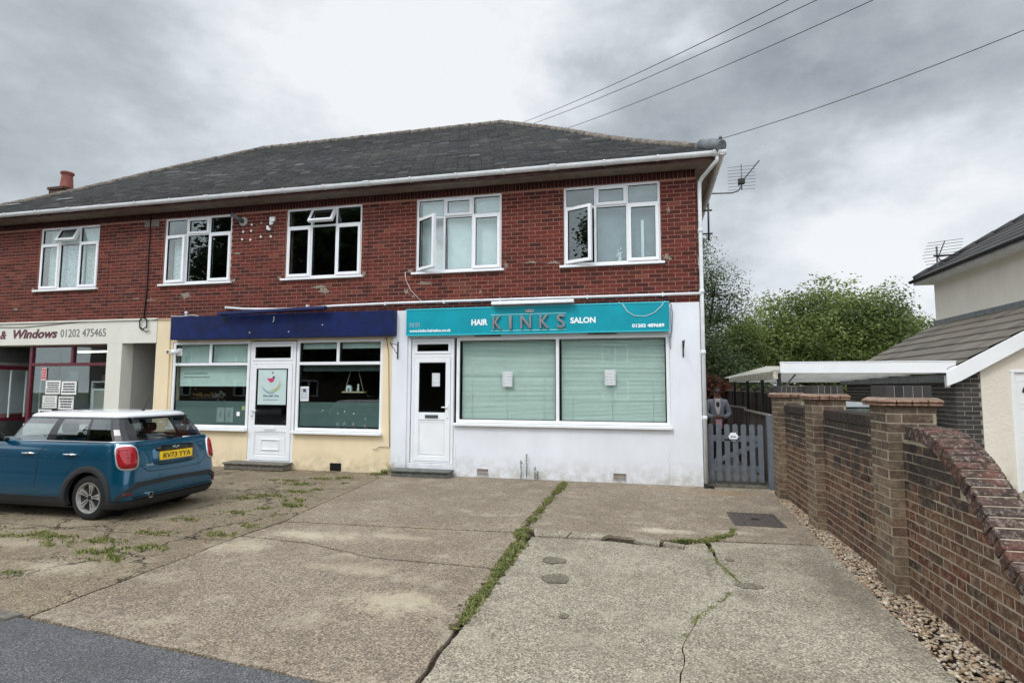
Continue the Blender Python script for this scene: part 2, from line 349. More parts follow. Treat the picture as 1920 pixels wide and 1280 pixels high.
def m_concrete(name, a, b, matrix, patch, cracks=False):
    t = NT(name)
    ag = t.vor(52, 'F1', 'Color'); sp = t.n('ShaderNodeSeparateColor'); t.l(ag, sp.inputs[0])
    d = t.vor(52, 'F1')
    stone = t.ramp(sp.outputs[0], [(0, tuple(x*.72 for x in a[:3])), (.4, b), (.62, tuple(x*.45 for x in a[:3])), (.8, a), (1, tuple(min(1, x*1.9) for x in b[:3]))])
    c = t.mix(t.ramp(d, [(.34, 0), (.6, 1)]), stone, matrix)
    sp2 = t.n('ShaderNodeSeparateColor'); t.l(t.vor(105, 'F1', 'Color'), sp2.inputs[0]); c = t.mix(.62, c, t.ramp(sp2.outputs[1], [(0, tuple(x*.25 for x in a[:3])), (.5, a), (1, tuple(min(1, x*2.0) for x in b[:3]))]))
    big = t.noise(.75, 7, .65); mid = t.noise(2.3, 8, .72)
    c = t.mix(t.ramp(big, [(.36, .55), (.62, 0)]), c, t.mix(1.0, c, (.58, .54, .50), 'MULTIPLY'))
    c = t.mix(t.ramp(mid, [(.53, 0), (.66, .75)]), c, t.mix(.35, patch, c))
    c = t.mix(t.ramp(t.noise(6, 6, .7), [(.34, .35), (.5, 0)]), c, (.15, .135, .115))
    nd = t.noise(2.6, 7, .75); nf = t.noise(22, 5, .7)
    for (px, py, rx, ry, cc, am) in SPOTS:
        mpn = t.n('ShaderNodeMapping'); mpn.vector_type = 'POINT'; mpn.inputs['Scale'].default_value = (1/rx, 1/ry, 0); mpn.inputs['Location'].default_value = (-px/rx, -py/ry, 0); t.l(t.pos, mpn.inputs[0])
        ln = t.n('ShaderNodeVectorMath', operation='LENGTH'); t.l(mpn.outputs[0], ln.inputs[0])
        f = t.math('ADD', ln.outputs['Value'], t.math('MULTIPLY', nd, 2.0)); f = t.math('ADD', f, t.math('MULTIPLY', nf, 1.3))
        c = t.mix(t.ramp(t.math('MULTIPLY', f, .4), [(.74, am*.75), (.96, 0)]), c, cc)
    h = t.math('SUBTRACT', t.noise(30, 4), t.math('MULTIPLY', d, .8))
    if cracks:
        wv = t.n('ShaderNodeVectorMath', operation='ADD'); t.l(t.pos, wv.inputs[0]); nn = t.noise(1.5, 5, .7, out='Color'); t.l(nn, wv.inputs[1])
        for sc, w in ((.62, .010), (1.4, .008)):
            cd = t.vor(sc, 'DISTANCE_TO_EDGE', vec=wv.outputs[0]); cm = t.ramp(cd, [(w*.3, 1), (w*1.3, 0)])
            cm = t.math('MULTIPLY', cm, t.ramp(t.noise(1.1 if sc > 1 else 1.9, 4), [(.46, 0), (.54, 1)] if sc > 1 else [(.36, 0), (.46, 1)]))
            c = t.mix(cm, c, (.04, .034, .024)); h = t.math('SUBTRACT', h, t.math('MULTIPLY', cm, 2.0))
    t.bump(h, .9, .007); return t.fin(c, .92, 0, .2)
M_conA = m_concrete('aggregate_concrete_brown', s(124, 112, 98), s(145, 132, 115), s(158, 146, 128), s(182, 171, 150))
M_conB = m_concrete('aggregate_concrete_grey', s(134, 127, 112), s(155, 147, 130), s(172, 163, 145), s(182, 172, 152))
M_conL = m_concrete('cracked_concrete', s(118, 106, 88), s(136, 123, 103), s(146, 134, 113), s(164, 152, 130), True)
def m_asphalt():
    t = NT('asphalt'); d = t.vor(150, 'F1', 'Color'); sp = t.n('ShaderNodeSeparateColor'); t.l(d, sp.inputs[0])
    c = t.ramp(sp.outputs[0], [(0, s(66, 66, 68)), (.6, s(92, 92, 94)), (1, s(138, 138, 137))]); c = t.mix(t.ramp(t.noise(1.4, 8, .7), [(.35, .6), (.6, 0)]), c, s(70, 70, 71))
    t.bump(t.vor(110, 'F1'), .8, .005); return t.fin(c, .85, 0, .3)
M_asph = m_asphalt()
M_soil = simple('dark_soil', s(62, 54, 44), .95, 0, .5, 30, .2, .7, 90, .01)
M_field = simple('rough_grass_ground', s(84, 90, 56), .95, 0, .4, 3, .2)
def m_leaf(name, stops, tr=.45):
    t = NT(name); c = t.ramp(t.attr(), stops); t.fin(c, .55, 0, .35)
    tl = t.n('ShaderNodeBsdfTranslucent'); t.l(c, tl.inputs[0]); mxs = t.n('ShaderNodeMixShader'); mxs.inputs[0].default_value = tr
    t.l(t.p.outputs[0], mxs.inputs[1]); t.l(tl.outputs[0], mxs.inputs[2]); t.l(mxs.outputs[0], t.o.inputs[0]); return t.m
M_leaf = m_leaf('tree_leaves', [(0, s(78, 92, 54)), (.4, s(116, 132, 76)), (.75, s(154, 168, 100)), (1, s(186, 194, 134))])
M_leafd = m_leaf('dark_tree_leaves', [(0, s(56, 70, 46)), (.5, s(90, 106, 70)), (1, s(132, 146, 104))])
M_leafr = m_leaf('red_bush_leaves', [(0, s(88, 60, 46)), (.4, s(130, 78, 62)), (.7, s(96, 92, 52)), (1, s(160, 100, 80))])
M_grass = m_leaf('grass_blades', [(0, s(84, 90, 46)), (.4, s(116, 128, 66)), (.75, s(148, 152, 92)), (1, s(178, 166, 122))])
M_bark = simple('bark', s(74, 66, 56), .9, 0, .4, 12)
def m_attr(name, stops, rough=.8, bump=.3):
    t = NT(name); c = t.ramp(t.attr(), stops); c = t.mix(t.math('MULTIPLY', t.noise(60, 4, .6), .5), c, t.mix(1.0, c, (.6, .58, .55), 'MULTIPLY')); t.bump(t.noise(140, 3), bump, .002); return t.fin(c, rough, 0, .3)
M_gravel = m_attr('pebbles', [(0, s(120, 96, 72)), (.3, s(168, 144, 118)), (.6, s(196, 180, 156)), (.85, s(150, 138, 126)), (1, s(222, 212, 196))])
M_tile = m_attr('concrete_roof_tile', [(0, s(112, 106, 98)), (.5, s(128, 121, 110)), (1, s(100, 96, 90))])

# ------------------------------------------------------------------ ground
def jag(poly, amp=.012, step=.07, seed=0):
    rr = random.Random(seed); out = []
    for i in range(len(poly)):
        a = Vector(poly[i]); b = Vector(poly[(i+1) % len(poly)]); d = b-a; n = max(1, int(d.length/step)); pr = Vector((-d.y, d.x)).normalized()
        for k in range(n):
            p3 = Vector((a+d*k/n).to_3d()); o = Vector((noise.noise(p3*4)+.6*noise.noise(p3*17), noise.noise(p3*4+Vector((9, 0, 0)))+.6*noise.noise(p3*17+Vector((5, 0, 0)))))*amp*1.7 + pr*rr.uniform(-.2, .2)*amp if k else Vector((0, 0))
            q = a+d*k/n+o; out.append((q.x, q.y))
    return out
from mathutils.geometry import tessellate_polygon
def slab(name, poly, mat, z=0.0, amp=.012, seed=1, th=.05, tilt=(0, 0)):
    pl = jag(poly, amp, .07, seed); mb = MB(); cx = sum(p[0] for p in pl)/len(pl); cy = sum(p[1] for p in pl)/len(pl)
    zf = lambda p: z+(p[0]-cx)*tilt[0]+(p[1]-cy)*tilt[1]
    top = [mb.vert((p[0], p[1], zf(p))) for p in pl]; bot = [mb.vert((p[0], p[1], zf(p)-th)) for p in pl]
    for t3 in tessellate_polygon([[Vector((p[0], p[1], 0)) for p in pl]]): mb.idx([top[i] for i in t3])
    for i in range(len(pl)): j = (i+1) % len(pl); mb.idx((bot[i], bot[j], top[j], top[i]))
    return mb.build(name, mat, bevel=0)
mb = MB(); mb.box(-150, 150, -120, 200, -.5, -.055); struct(mb.build('ground', M_field))
mb = MB(); mb.face([(-17, -9, -.03), (3.2, -9, -.03), (3.2, .3, -.03), (-17, .3, -.03)]); struct(mb.build('soil_bed', M_soil))
yr = lambda x: -6.80-.118*(x+4.5)
xg = lambda y: 1.90+(y+.4)*.0395
crack = [(.60, -3.62), (.63, -4.3), (.75, -4.87), (.52, -5.37), (.33, -5.7), (.22, -6.1), (.15, -6.7), (.10, yr(.1)+.02)]
G = [('forecourt_slab', [(-1.39, .0), (1.93, .0), (1.91, -.35), (xg(-3.40), -3.40), (.5, -3.52), (.25, -3.60), (-.3, -3.56), (-1.385, -3.5)], M_conA, 0),
     ('forecourt_slab', [(-1.25, -3.83), (-.4, -3.80), (.1, -3.92), (.57, -3.63)]+[(x-.003, y) for x, y in crack[1:]]+[(-1.235, yr(-1.2)+.02), (-1.25, -6), (-1.265, -5)], M_conB, 0.0),
     ('forecourt_slab', [(.63, -3.58), (xg(-3.46), -3.46), (xg(-7.5), -7.5+.03), (.105, yr(.1)+.02)]+[(x+.004, y) for x, y in crack[::-1][1:-1]], M_conB, .003),
     ('forecourt_slab', [(-4.74, .0), (-1.42, .0), (-1.43, -3.68), (-4.30, -3.86), (-4.45, -2.8)], M_conA, .002),
     ('forecourt_slab', [(-4.29, -3.89), (-1.42, -3.71), (-1.33, -4.6), (-1.315, -4.965), (-2.6, -4.93), (-3.5, -4.62), (-4.34, -4.55)], M_conA, 0),
     ('forecourt_slab', [(-4.35, -4.58), (-3.5, -4.65), (-2.6, -4.96), (-1.31, -4.995), (-1.275, yr(-1.3)+.02), (-4.27, yr(-4.27)+.02)], M_conA, -.002)]
LBP = [(0, -4.75), (-2.8, -4.46), (-3.87, -4.31), (-4.56, -4.355), (-6.79, -4.285)]
def Lb(y):
    for (a, xa), (b, xb) in zip(LBP, LBP[1:]):
        if y >= b: return xa+(xb-xa)*(y-a)/(b-a)
    return LBP[-1][1]
for k in range(3):
    xa, xb = [(None, -8.1), (-8.12, -12.0), (-12.03, -16.5)][k]; ys = [0, -1.45-.1*k, -3.1+.15*k, -4.75, -6.79]
    for j in range(4):
        y0, y1 = ys[j]-.012*(j > 0), ys[j+1]
        if k == 0: ed = [(Lb(y)-.012, y) for y in [y1]+sorted(q for q, _ in LBP if y1 < q < y0)+[y0]]
        else: ed = [(xa, y1), (xa, y0)]
        if j == 3: ed[0] = (ed[0][0], yr(ed[0][0])+.02); fr = [(xb, yr(xb)+.02)]
        else: fr = [(xb, y1)]
        G.append(('forecourt_slab', [(xb, y0)]+fr+ed, M_conL, .002*((j+k) % 3)-.002))
for i, (nm, pl, m, z) in enumerate(G): struct(slab(nm, pl, m, z, .012, i+3))
mb = MB(); Y = [(-60, yr(-17)-.0), (-17, yr(-17)), (-4.8, yr(-4.8))]
pl = [(-60, yr(-17))]+[(x*.5, yr(x*.5)+rnd.uniform(-.012, .012)) for x in range(-34, 5)]+[(60, yr(2.2)), (60, -60), (-60, -60)]
top = [mb.vert((x, y, -.006)) for x, y in pl]
for t3 in tessellate_polygon([[Vector((p[0], p[1], 0)) for p in pl]]): mb.idx([top[i] for i in t3])
struct(mb.build('road', M_asph))
mb = MB(); mb.box(.92, 2.15, .12, 9.6, -.05, .02)
for k in range(12): mb.box(.93, 2.0, .16+k*.7, .84+k*.7, .0, .035)
struct(mb.build('path', M_stone, bevel=.006))
mb = MB(); mb.box(2.3, 10, -7.2, 12, -.05, .0); struct(mb.build('neighbour_drive', M_conB))
o = slab('kerb_stone', [(-4.95, -6.74), (-4.36, -6.79), (-4.38, -6.90), (-4.95, -6.84)], M_stone, .006, .004, 40); tag(o, 'small grey kerb stone where the cracked concrete meets the asphalt', 'kerb stone')
# broken shards along the cross joint
for i, (pl, z, t, lb) in enumerate([([(-1.28, -3.55), (-.85, -3.56), (-.88, -3.76), (-1.22, -3.78)], .012, (.0, .06), 'broken concrete piece touching the grassy crack, left end of the cross joint'),
    ([(-.83, -3.57), (-.42, -3.60), (-.50, -3.76), (-.86, -3.77)], .016, (.02, .05), 'largest broken concrete piece lying second along the cross joint'),
    ([(-.10, -3.64), (.12, -3.66), (.10, -3.84), (-.08, -3.82), (-.16, -3.73)], .014, (-.05, .04), 'pentagonal loose concrete piece beside the mossy patch'),
    ([(.16, -3.80), (.36, -3.83), (.34, -3.94), (.14, -3.90)], .03, (-.04, .0), 'small loose concrete piece sitting highest, right of the other shards')]):
    tag(slab('concrete_shard', pl, M_conB, z, .008, 60+i, .035, t), lb, 'concrete shard', 'broken pieces along the cross joint')
# stains
def blob(name, cx, cy, rx, ry, z, mat, seed):
    mb = MB(); rr = random.Random(seed); pts = []
    for k in range(26):
        a = 2*PI*k/26; q = 1+.35*noise.noise(Vector((math.cos(a)*1.5+seed, math.sin(a)*1.5, 0))); pts.append((cx+rx*q*math.cos(a), cy+ry*q*math.sin(a), z))
    mb.face(pts); return mb.build(name, mat)
M_stain = m_concrete('oil_stained_concrete', s(106, 100, 86), s(120, 114, 98), s(130, 124, 106), s(124, 118, 100))
for i, (x, y, a, b) in enumerate([(-.77, -5.13, .13, .11), (-.88, -4.62, .12, .1), (.80, -4.92, .10, .08), (.74, -4.22, .05, .04), (-.6, -5.9, .03, .05)]): struct(blob('oil_stain', x, y, a, b, .0075, M_stain, i))
# manhole
t = thing('manhole_cover', (1.29, -2.36, 0), 'dark square iron manhole cover set in concrete by the brick wall', 'manhole cover')
mb = MB(); mb.ring(1.0, 1.58, -2.74, -1.98, .035, 0, 0); mb = MB()
for a in ((1.0, 1.035, -2.72, -2.0), (1.545, 1.58, -2.72, -2.0), (1.035, 1.545, -2.72, -2.685), (1.035, 1.545, -2.035, -2.0)): mb.box(a[0], a[1], a[2], a[3], -.01, .009)
mb.build('frame', M_iron, t)
mb = MB(); mb.box(1.04, 1.54, -2.68, -2.04, -.01, .0065)
for i in range(9):
    for j in range(11): mb.box(1.07+i*.051, 1.095+i*.051, -2.66+j*.057, -2.625+j*.057, .006, .0095)
mb.build('lid', M_iron, t)
mb = MB(); mb.box(1.25, 1.33, -2.40, -2.32, .006, .013); mb.build('lifting_eye', M_black, t)
# gravel strip
mb = MB(); rr = random.Random(3)
ico = []
ph = (1+5**.5)/2
for a in ((-1, ph, 0), (1, ph, 0), (-1, -ph, 0), (1, -ph, 0), (0, -1, ph), (0, 1, ph), (0, -1, -ph), (0, 1, -ph), (ph, 0, -1), (ph, 0, 1), (-ph, 0, -1), (-ph, 0, 1)): ico.append(Vector(a).normalized())
icf = [(0,11,5),(0,5,1),(0,1,7),(0,7,10),(0,10,11),(1,5,9),(5,11,4),(11,10,2),(10,7,6),(7,1,8),(3,9,4),(3,4,2),(3,2,6),(3,6,8),(3,8,9),(4,9,5),(2,4,11),(6,2,10),(8,6,7),(9,8,1)]
def pebble(mb, c, r, rr):
    e = Matrix.Rotation(rr.uniform(0, 6.3), 3, 'Z') @ Matrix.Rotation(rr.uniform(-.5, .5), 3, 'X'); sc = Vector((rr.uniform(.8, 1.5), rr.uniform(.7, 1.1), rr.uniform(.4, .7)))*r
    b = len(mb.v); q = rr.random()
    for v in ico:
        w = e @ Vector((v.x*sc.x, v.y*sc.y, v.z*sc.z))*rr.uniform(.88, 1.1); mb.vert((c[0]+w.x, c[1]+w.y, c[2]+w.z))
    for f in icf: mb.idx([b+i for i in f], 0, q, True)
for i in range(5600):
    y = rr.uniform(-7.6, -.15); a, b = xg(y), 2.02; x = a+(b-a)*rr.random()+(-.05 if rr.random() < .05 else 0)
    pebble(mb, (x, y, rr.uniform(-.012, .008)), rr.uniform(.007, .019), rr)
struct(mb.build('gravel', M_gravel), 'stuff')
# grass in cracks
def blades(mb, x, y, n, spread, h, rr, z=-.01):
    for _ in range(n):
        px, py = x+rr.gauss(0, spread), y+rr.gauss(0, spread); a = rr.uniform(0, 2*PI); hh = h*rr.uniform(.4, 1.2); w = rr.uniform(.003, .008); ln = rr.uniform(.2, 1.1)*hh
        dx, dy = math.cos(a), math.sin(a); q = rr.random()
        mb.face([(px-dy*w, py+dx*w, z), (px+dy*w, py-dx*w, z), (px+dx*ln*.5+dy*w, py+dy*ln*.5-dx*w, z+hh*.75), (px+dx*ln*.5-dy*w, py+dy*ln*.5+dx*w, z+hh*.75)], 0, q)
        mb.face([(px+dx*ln*.5-dy*w, py+dy*ln*.5+dx*w, z+hh*.75), (px+dx*ln*.5+dy*w, py+dy*ln*.5-dx*w, z+hh*.75), (px+dx*ln, py+dy*ln, z+hh)], 0, q)
def grow(mb, path, dens, h, rr, gap=.45):
    for i in range(len(path)-1):
        (x0, y0, w0), (x1, y1, w1) = path[i], path[i+1]; L_ = math.hypot(x1-x0, y1-y0); n = int(L_*dens)
        for k in range(n):
            t_ = rr.random(); x = x0+(x1-x0)*t_; y = y0+(y1-y0)*t_; w = w0+(w1-w0)*t_
            dn = noise.noise(Vector((x*3.1, y*3.1, 1)))
            if dn < -gap+.3*(1-min(w*20, 1)): continue
            blades(mb, x+rr.gauss(0, w*.45), y+rr.gauss(0, w*.3), 5, .012, h*(.5+w*12 if w < .05 else 1.1), rr)
mb = MB(); rr = random.Random(11)
grow(mb, [(-1.40, -.25, .05), (-1.38, -.9, .09), (-1.41, -1.3, .03), (-1.41, -2.2, .035), (-1.40, -3.0, .05), (-1.40, -3.6, .075), (-1.32, -4.2, .07), (-1.30, -4.8, .065), (-1.29, -5.3, .03), (-1.28, -5.8, .04), (-1.27, -6.1, .025), (-1.26, -6.4, .0)], 430, .035, rr, .22)
grow(mb, [(.30, -3.62, .05), (.55, -3.6, .10), (.70, -3.45, .06), (.9, -3.2, .03), (.96, -2.9, .012)], 420, .03, rr, .8)
grow(mb, [(.60, -3.62, .03), (.63, -4.3, .018), (.75, -4.87, .02), (.52, -5.37, .018), (.33, -5.7, .02), (.22, -6.05, .012)], 260, .022, rr, .3)
grow(mb, [(-4.3, -3.86, .0), (-2.9, -3.8, .03), (-2.2, -3.76, .02), (-1.5, -3.72, .0)], 150, .02, rr, .0)
for x, y, r_, h in [(-5.3, -.75, .16, .05), (-4.95, -.22, .1, .06), (-4.83, -.08, .07, .11), (-5.0, -1.2, .08, .04), (-5.7, -1.5, .3, .04), (-5.1, -1.9, .12, .03), (-5.5, -2.5, .22, .045), (-5.8, -2.75, .25, .04), (-4.9, -2.75, .18, .05), (-4.75, -3.05, .2, .05),
                    (-7.6, -4.95, .35, .03), (-8.2, -5.0, .3, .025), (-6.6, -5.0, .12, .02), (-5.6, -5.1, .22, .035), (-5.25, -5.45, .2, .05), (-4.95, -5.6, .14, .05), (-6.0, -5.3, .2, .03), (-5.5, -4.1, .2, .03), (-7.5, -5.6, .3, .02), (-6.6, -5.75, .2, .025), (-4.6, -4.6, .2, .03), (-5.2, -3.6, .2, .03), (-5.0, -3.3, .12, .03), (-4.6, -3.6, .1, .02), (-5.5, -6.1, .15, .02), (-6.2, -1.2, .3, .03), (-5.6, -.9, .2, .04), (-5.3, -2.1, .25, .03), (-6.3, -5.1, .35, .03), (-7.0, -5.2, .4, .025), (-5.0, -5.2, .3, .03), (-5.4, -4.7, .25, .03), (-6.9, -6.0, .4, .02), (-8.4, -4.7, .5, .03), (-4.5, -4.2, .15, .03)]:
    for k in range(int(r_*330)):
        a = rr.gauss(0, r_*.55); b = rr.gauss(0, .035+r_*.07)
        if noise.noise(Vector(((x+a)*6, (y+b)*9, 2))) > -.15: blades(mb, x+a, y+b, 4, .012, h*.8, rr, .0)
struct(mb.build('crack_grass', M_grass), 'stuff')
mb = MB(); rr = random.Random(19)
for k in range(900):
    y = -rr.uniform(.1, 6.3); x = -1.40+(.11 if y < -4.1 else max(0, (-y-3.4)*.14))+rr.gauss(0, .035+.02*noise.noise(Vector((y*2, 0, 0)))); r_ = rr.uniform(.008, .022); z = .004+rr.random()*.004; v = max(.01, rr.random())
    mb.face([(x+r_*math.cos(a)*rr.uniform(.6, 1.2), y+r_*math.sin(a)*rr.uniform(.6, 1.2), z) for a in (0, 1.05, 2.1, 3.15, 4.2, 5.25)], 0, v)
struct(mb.build('joint_moss', m_attr('dry_moss', [(0, s(70, 62, 42)), (.5, s(98, 88, 56)), (1, s(112, 116, 64))])), 'stuff')
# weeds at the foot of the salon wall
for x, h, lb in [(-2.20, .33, 'left thin weed stalk growing against the white salon wall'), (-2.10, .43, 'tallest weed growing against the white wall between two air vents'), (-1.95, .22, 'short weed right of the tallest weed at the wall'), (-1.90, .14, 'smallest weed sprout at the right end of the wall weeds')]:
    t = thing('weed', (x, -.06, 0), lb, 'weed', 'weeds at the foot of the white wall'); mb = MB(); mb.tube([(x, -.06, -.02), (x+.005, -.06, h*.5), (x-.004, -.055, h)], [.005, .004, .002], 5); mb.build('stem', M_leafd, t)
    mb = MB()
    for k in range(int(h*260)):
        z = h*rr.uniform(.1, 1.03); a = rr.uniform(0, 2*PI); l = rr.uniform(.012, .032); w = .006; dx, dy = math.cos(a), math.sin(a)
        mb.face([(x, -.06, z), (x+dx*l*.5-dy*w, -.06+dy*l*.5+dx*w, z+.01), (x+dx*l, -.06+dy*l, z+.012), (x+dx*l*.5+dy*w, -.06+dy*l*.5-dx*w, z+.002)], 0, rr.random())
    mb.build('foliage', M_leafd, t)
t = thing('dry_grass_tuft', (-4.70, -.1, 0), 'pale arching grass tuft at the foot of the pier between the two shops', 'grass tuft'); mb = MB()
for k in range(26):
    a = rr.uniform(-.6, 3.7); h = rr.uniform(.15, .36); l = rr.uniform(.05, .22); w = .003; x, y = -4.70+rr.gauss(0, .02), -.09; dx, dy = math.cos(a), -abs(math.sin(a))*.4; q = rr.random()
    pts = [(x+dx*l*u*u, y+dy*l*u*u, h*(u-.25*u*u*u)) for u in (0, .35, .7, 1)]
    for i in range(3): p, r2 = pts[i], pts[i+1]; mb.face([(p[0]-w, p[1], p[2]), (p[0]+w, p[1], p[2]), (r2[0]+w, r2[1], r2[2]), (r2[0]-w, r2[1], r2[2])], 0, .8+.2*q)
mb.build('blades', M_grass, t)

# ------------------------------------------------------------------ building with shops
WX = [-13.73, -10.23, -7.20, -4.32, -1.43]; WW = 1.72; WZ0, WZ1 = 3.84, 5.30
opens = [(x, x+WW, WZ0, WZ1) for x in WX]
XL, XR, YB = -15.9, .9, 9.1
B = thing('shop_building', (0, 0, 0), 'red brick two-storey terrace of shops with flats above under a grey slate hipped roof', 'building')
def bricks(mb, fn, a0, a1, z0, z1, ops, rr, Lb=.225, Hb=.0745, d=.004, pat='stretcher', jx=.0125, clipz=None):
    nrow = int(round((z1-z0)/Hb)); 
    for r_ in range(nrow):
        za = z0+r_*Hb; zb = za+Hb-jx
        if pat == 'stretcher': seq = [Lb]; off = -(r_ % 2)*Lb/2
        else: seq = [Lb, Lb/2]; off = -(r_ % 2)*Lb*.75
        x = a0+off; k = 0
        while x < a1:
            w = seq[k % len(seq)]; k += 1; xa, xb = x, x+w-jx; x += w
            segs = [(max(xa, a0), min(xb, a1))]
            for (o0, o1, p0, p1) in ops:
                if zb > p0+.02 and za < p1-.02:
                    ns = []
                    for (q0, q1) in segs:
                        if q1 <= o0 or q0 >= o1: ns.append((q0, q1))
                        else:
                            if q0 < o0: ns.append((q0, o0-.004))
                            if q1 > o1: ns.append((o1+.004, q1))
                    segs = ns
            for (q0, q1) in segs:
                if q1-q0 < .02: continue
                zt = zb if clipz is None else min(zb, clipz((q0+q1)/2))
                if zt-za < .02: continue
                v = min(.999, max(.001, rr.random())); dd = d+rr.uniform(-.0012, .0016); j = rr.uniform(-.0012, .0012)
                p = [fn(q0, za+j, dd), fn(q1, za+j, dd), fn(q1, zt+j, dd), fn(q0, zt+j, dd)]; b = [fn(q0, za+j, 0), fn(q1, za+j, 0), fn(q1, zt+j, 0), fn(q0, zt+j, 0)]
                mb.face(p, 0, v)
                for i in range(4): jn = (i+1) % 4; mb.face([b[i], b[jn], p[jn], p[i]], 0, v)
def wall(mb, x0, x1, z0, z1, y0, y1, ops, mat=0):
    xs = sorted({x0, x1}|{min(max(o[i], x0), x1) for o in ops for i in (0, 1)}); zs = sorted({z0, z1}|{min(max(o[i], z0), z1) for o in ops for i in (2, 3)})
    def solid(i, j):
        if i < 0 or j < 0 or i >= len(xs)-1 or j >= len(zs)-1: return False
        cx, cz = (xs[i]+xs[i+1])/2, (zs[j]+zs[j+1])/2
        return not any(o[0] < cx < o[1] and o[2] < cz < o[3] for o in ops)
    for i in range(len(xs)-1):
        for j in range(len(zs)-1):
            if not solid(i, j): continue
            a, b, c, d = xs[i], xs[i+1], zs[j], zs[j+1]
            mb.face([(a, y0, c), (b, y0, c), (b, y0, d), (a, y0, d)], mat); mb.face([(b, y1, c), (a, y1, c), (a, y1, d), (b, y1, d)], mat)
            if not solid(i-1, j): mb.face([(a, y1, c), (a, y0, c), (a, y0, d), (a, y1, d)], mat)
            if not solid(i+1, j): mb.face([(b, y0, c), (b, y1, c), (b, y1, d), (b, y0, d)], mat)
            if not solid(i, j-1): mb.face([(a, y0, c), (a, y1, c), (b, y1, c), (b, y0, c)], mat)
            if not solid(i, j+1): mb.face([(a, y0, d), (b, y0, d), (b, y1, d), (a, y1, d)], mat)
rr = random.Random(21)
mb = MB(); bricks(mb, front(.006), XL, XR-.006, 3.11, 5.30, opens, rr)
k0 = len(mb.f); wall(mb, XL, XR-.006, 3.08, 5.44, .006, .26, opens, 1)
mb.build('wall', [M_br, M_mo], B)
mb = MB(); x = XL
while x < XR-.08:
    v = rr.random(); mb.box(x, x+.063, -.001, .02, 5.305, 5.444, 0, max(.001, v)); x += .073
mb.build('soldier_course', M_sold, B)
mb = MB(); mb.box(XL, XR, 5.0, YB, 5.40, 5.44); mb.box(XL, XR, .3, YB-.02, 3.0, 3.08); mb.box(XL, XR, .27, YB-.1, 5.40, 5.44)
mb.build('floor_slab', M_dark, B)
mb = MB(); mb.box(XR-.25, XR-.006, .262, YB, 0, 5.44); mb.box(XL, XR-.25, YB-.25, YB, 0, 5.44); mb.box(XL, XL+.25, .262, YB-.25, 0, 5.44)
mb.v = [v for v in mb.v]; mb.build('wall', M_white, B, label='white painted side and rear walls')
# side return brick at the visible corner
mb = MB(); bricks(mb, lambda a, z, d: (XR-.006+d, a, z), .0, 9.0, 3.11, 5.38, [], rr); mb.build('wall', [M_br], B, label='red brick upper side wall')
# interior partitions / rooms
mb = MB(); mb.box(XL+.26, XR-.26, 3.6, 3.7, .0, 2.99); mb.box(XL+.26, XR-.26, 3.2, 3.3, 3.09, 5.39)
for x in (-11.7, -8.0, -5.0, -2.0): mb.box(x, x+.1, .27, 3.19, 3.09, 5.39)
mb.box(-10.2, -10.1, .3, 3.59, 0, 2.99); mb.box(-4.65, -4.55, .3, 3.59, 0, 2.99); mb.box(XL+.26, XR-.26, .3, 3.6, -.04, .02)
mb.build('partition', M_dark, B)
# patches of repair mortar
for i, (x, z, w, h) in enumerate([(-9.6, 3.57, .17, .11), (-6.35, 3.64, .2, .05), (-6.28, 3.56, .13, .1), (-12.03, 3.83, .08, .05), (-13.83, 3.86, .07, .07), (-8.42, 3.86, .08, .07), (-7.3, 3.86, .06, .07), (-5.42, 3.86, .07, .08), (-4.42, 3.88, .08, .07), (-2.5, 3.9, .08, .08), (.38, 3.9, .10, .09), (-2.0, 3.93, .22, .03), (-1.62, 3.9, .17, .05), (-4.15, 3.62, .18, .06), (-4.5, 3.48, .07, .1), (-4.35, 3.38, .05, .05), (-3.0, 3.42, .04, .05), (-8.35, 4.43, .09, .05), (-14.3, 3.42, .1, .05), (-10.5, 3.5, .25, .03), (-10.9, 3.55, .14, .025), (.42, 4.75, .04, .09)]):
    mb = MB(); pts = []
    for k in range(44):
        a = 2*PI*k/44; q = .62+.8*noise.noise(Vector((math.cos(a)*2.6+i*3.1, math.sin(a)*2.6, 0)))+.3*noise.noise(Vector((a*5, i, 0))); pts.append((x+w*q*math.cos(a), z+h*.8*q*math.sin(a)))
    mb.prism(pts, front(.004), 0, .009); mb.build('repair_mortar', m_mortar('repair_mortar', s(150, 138, 124)) if i == 0 else bpy.data.materials['repair_mortar'], B)

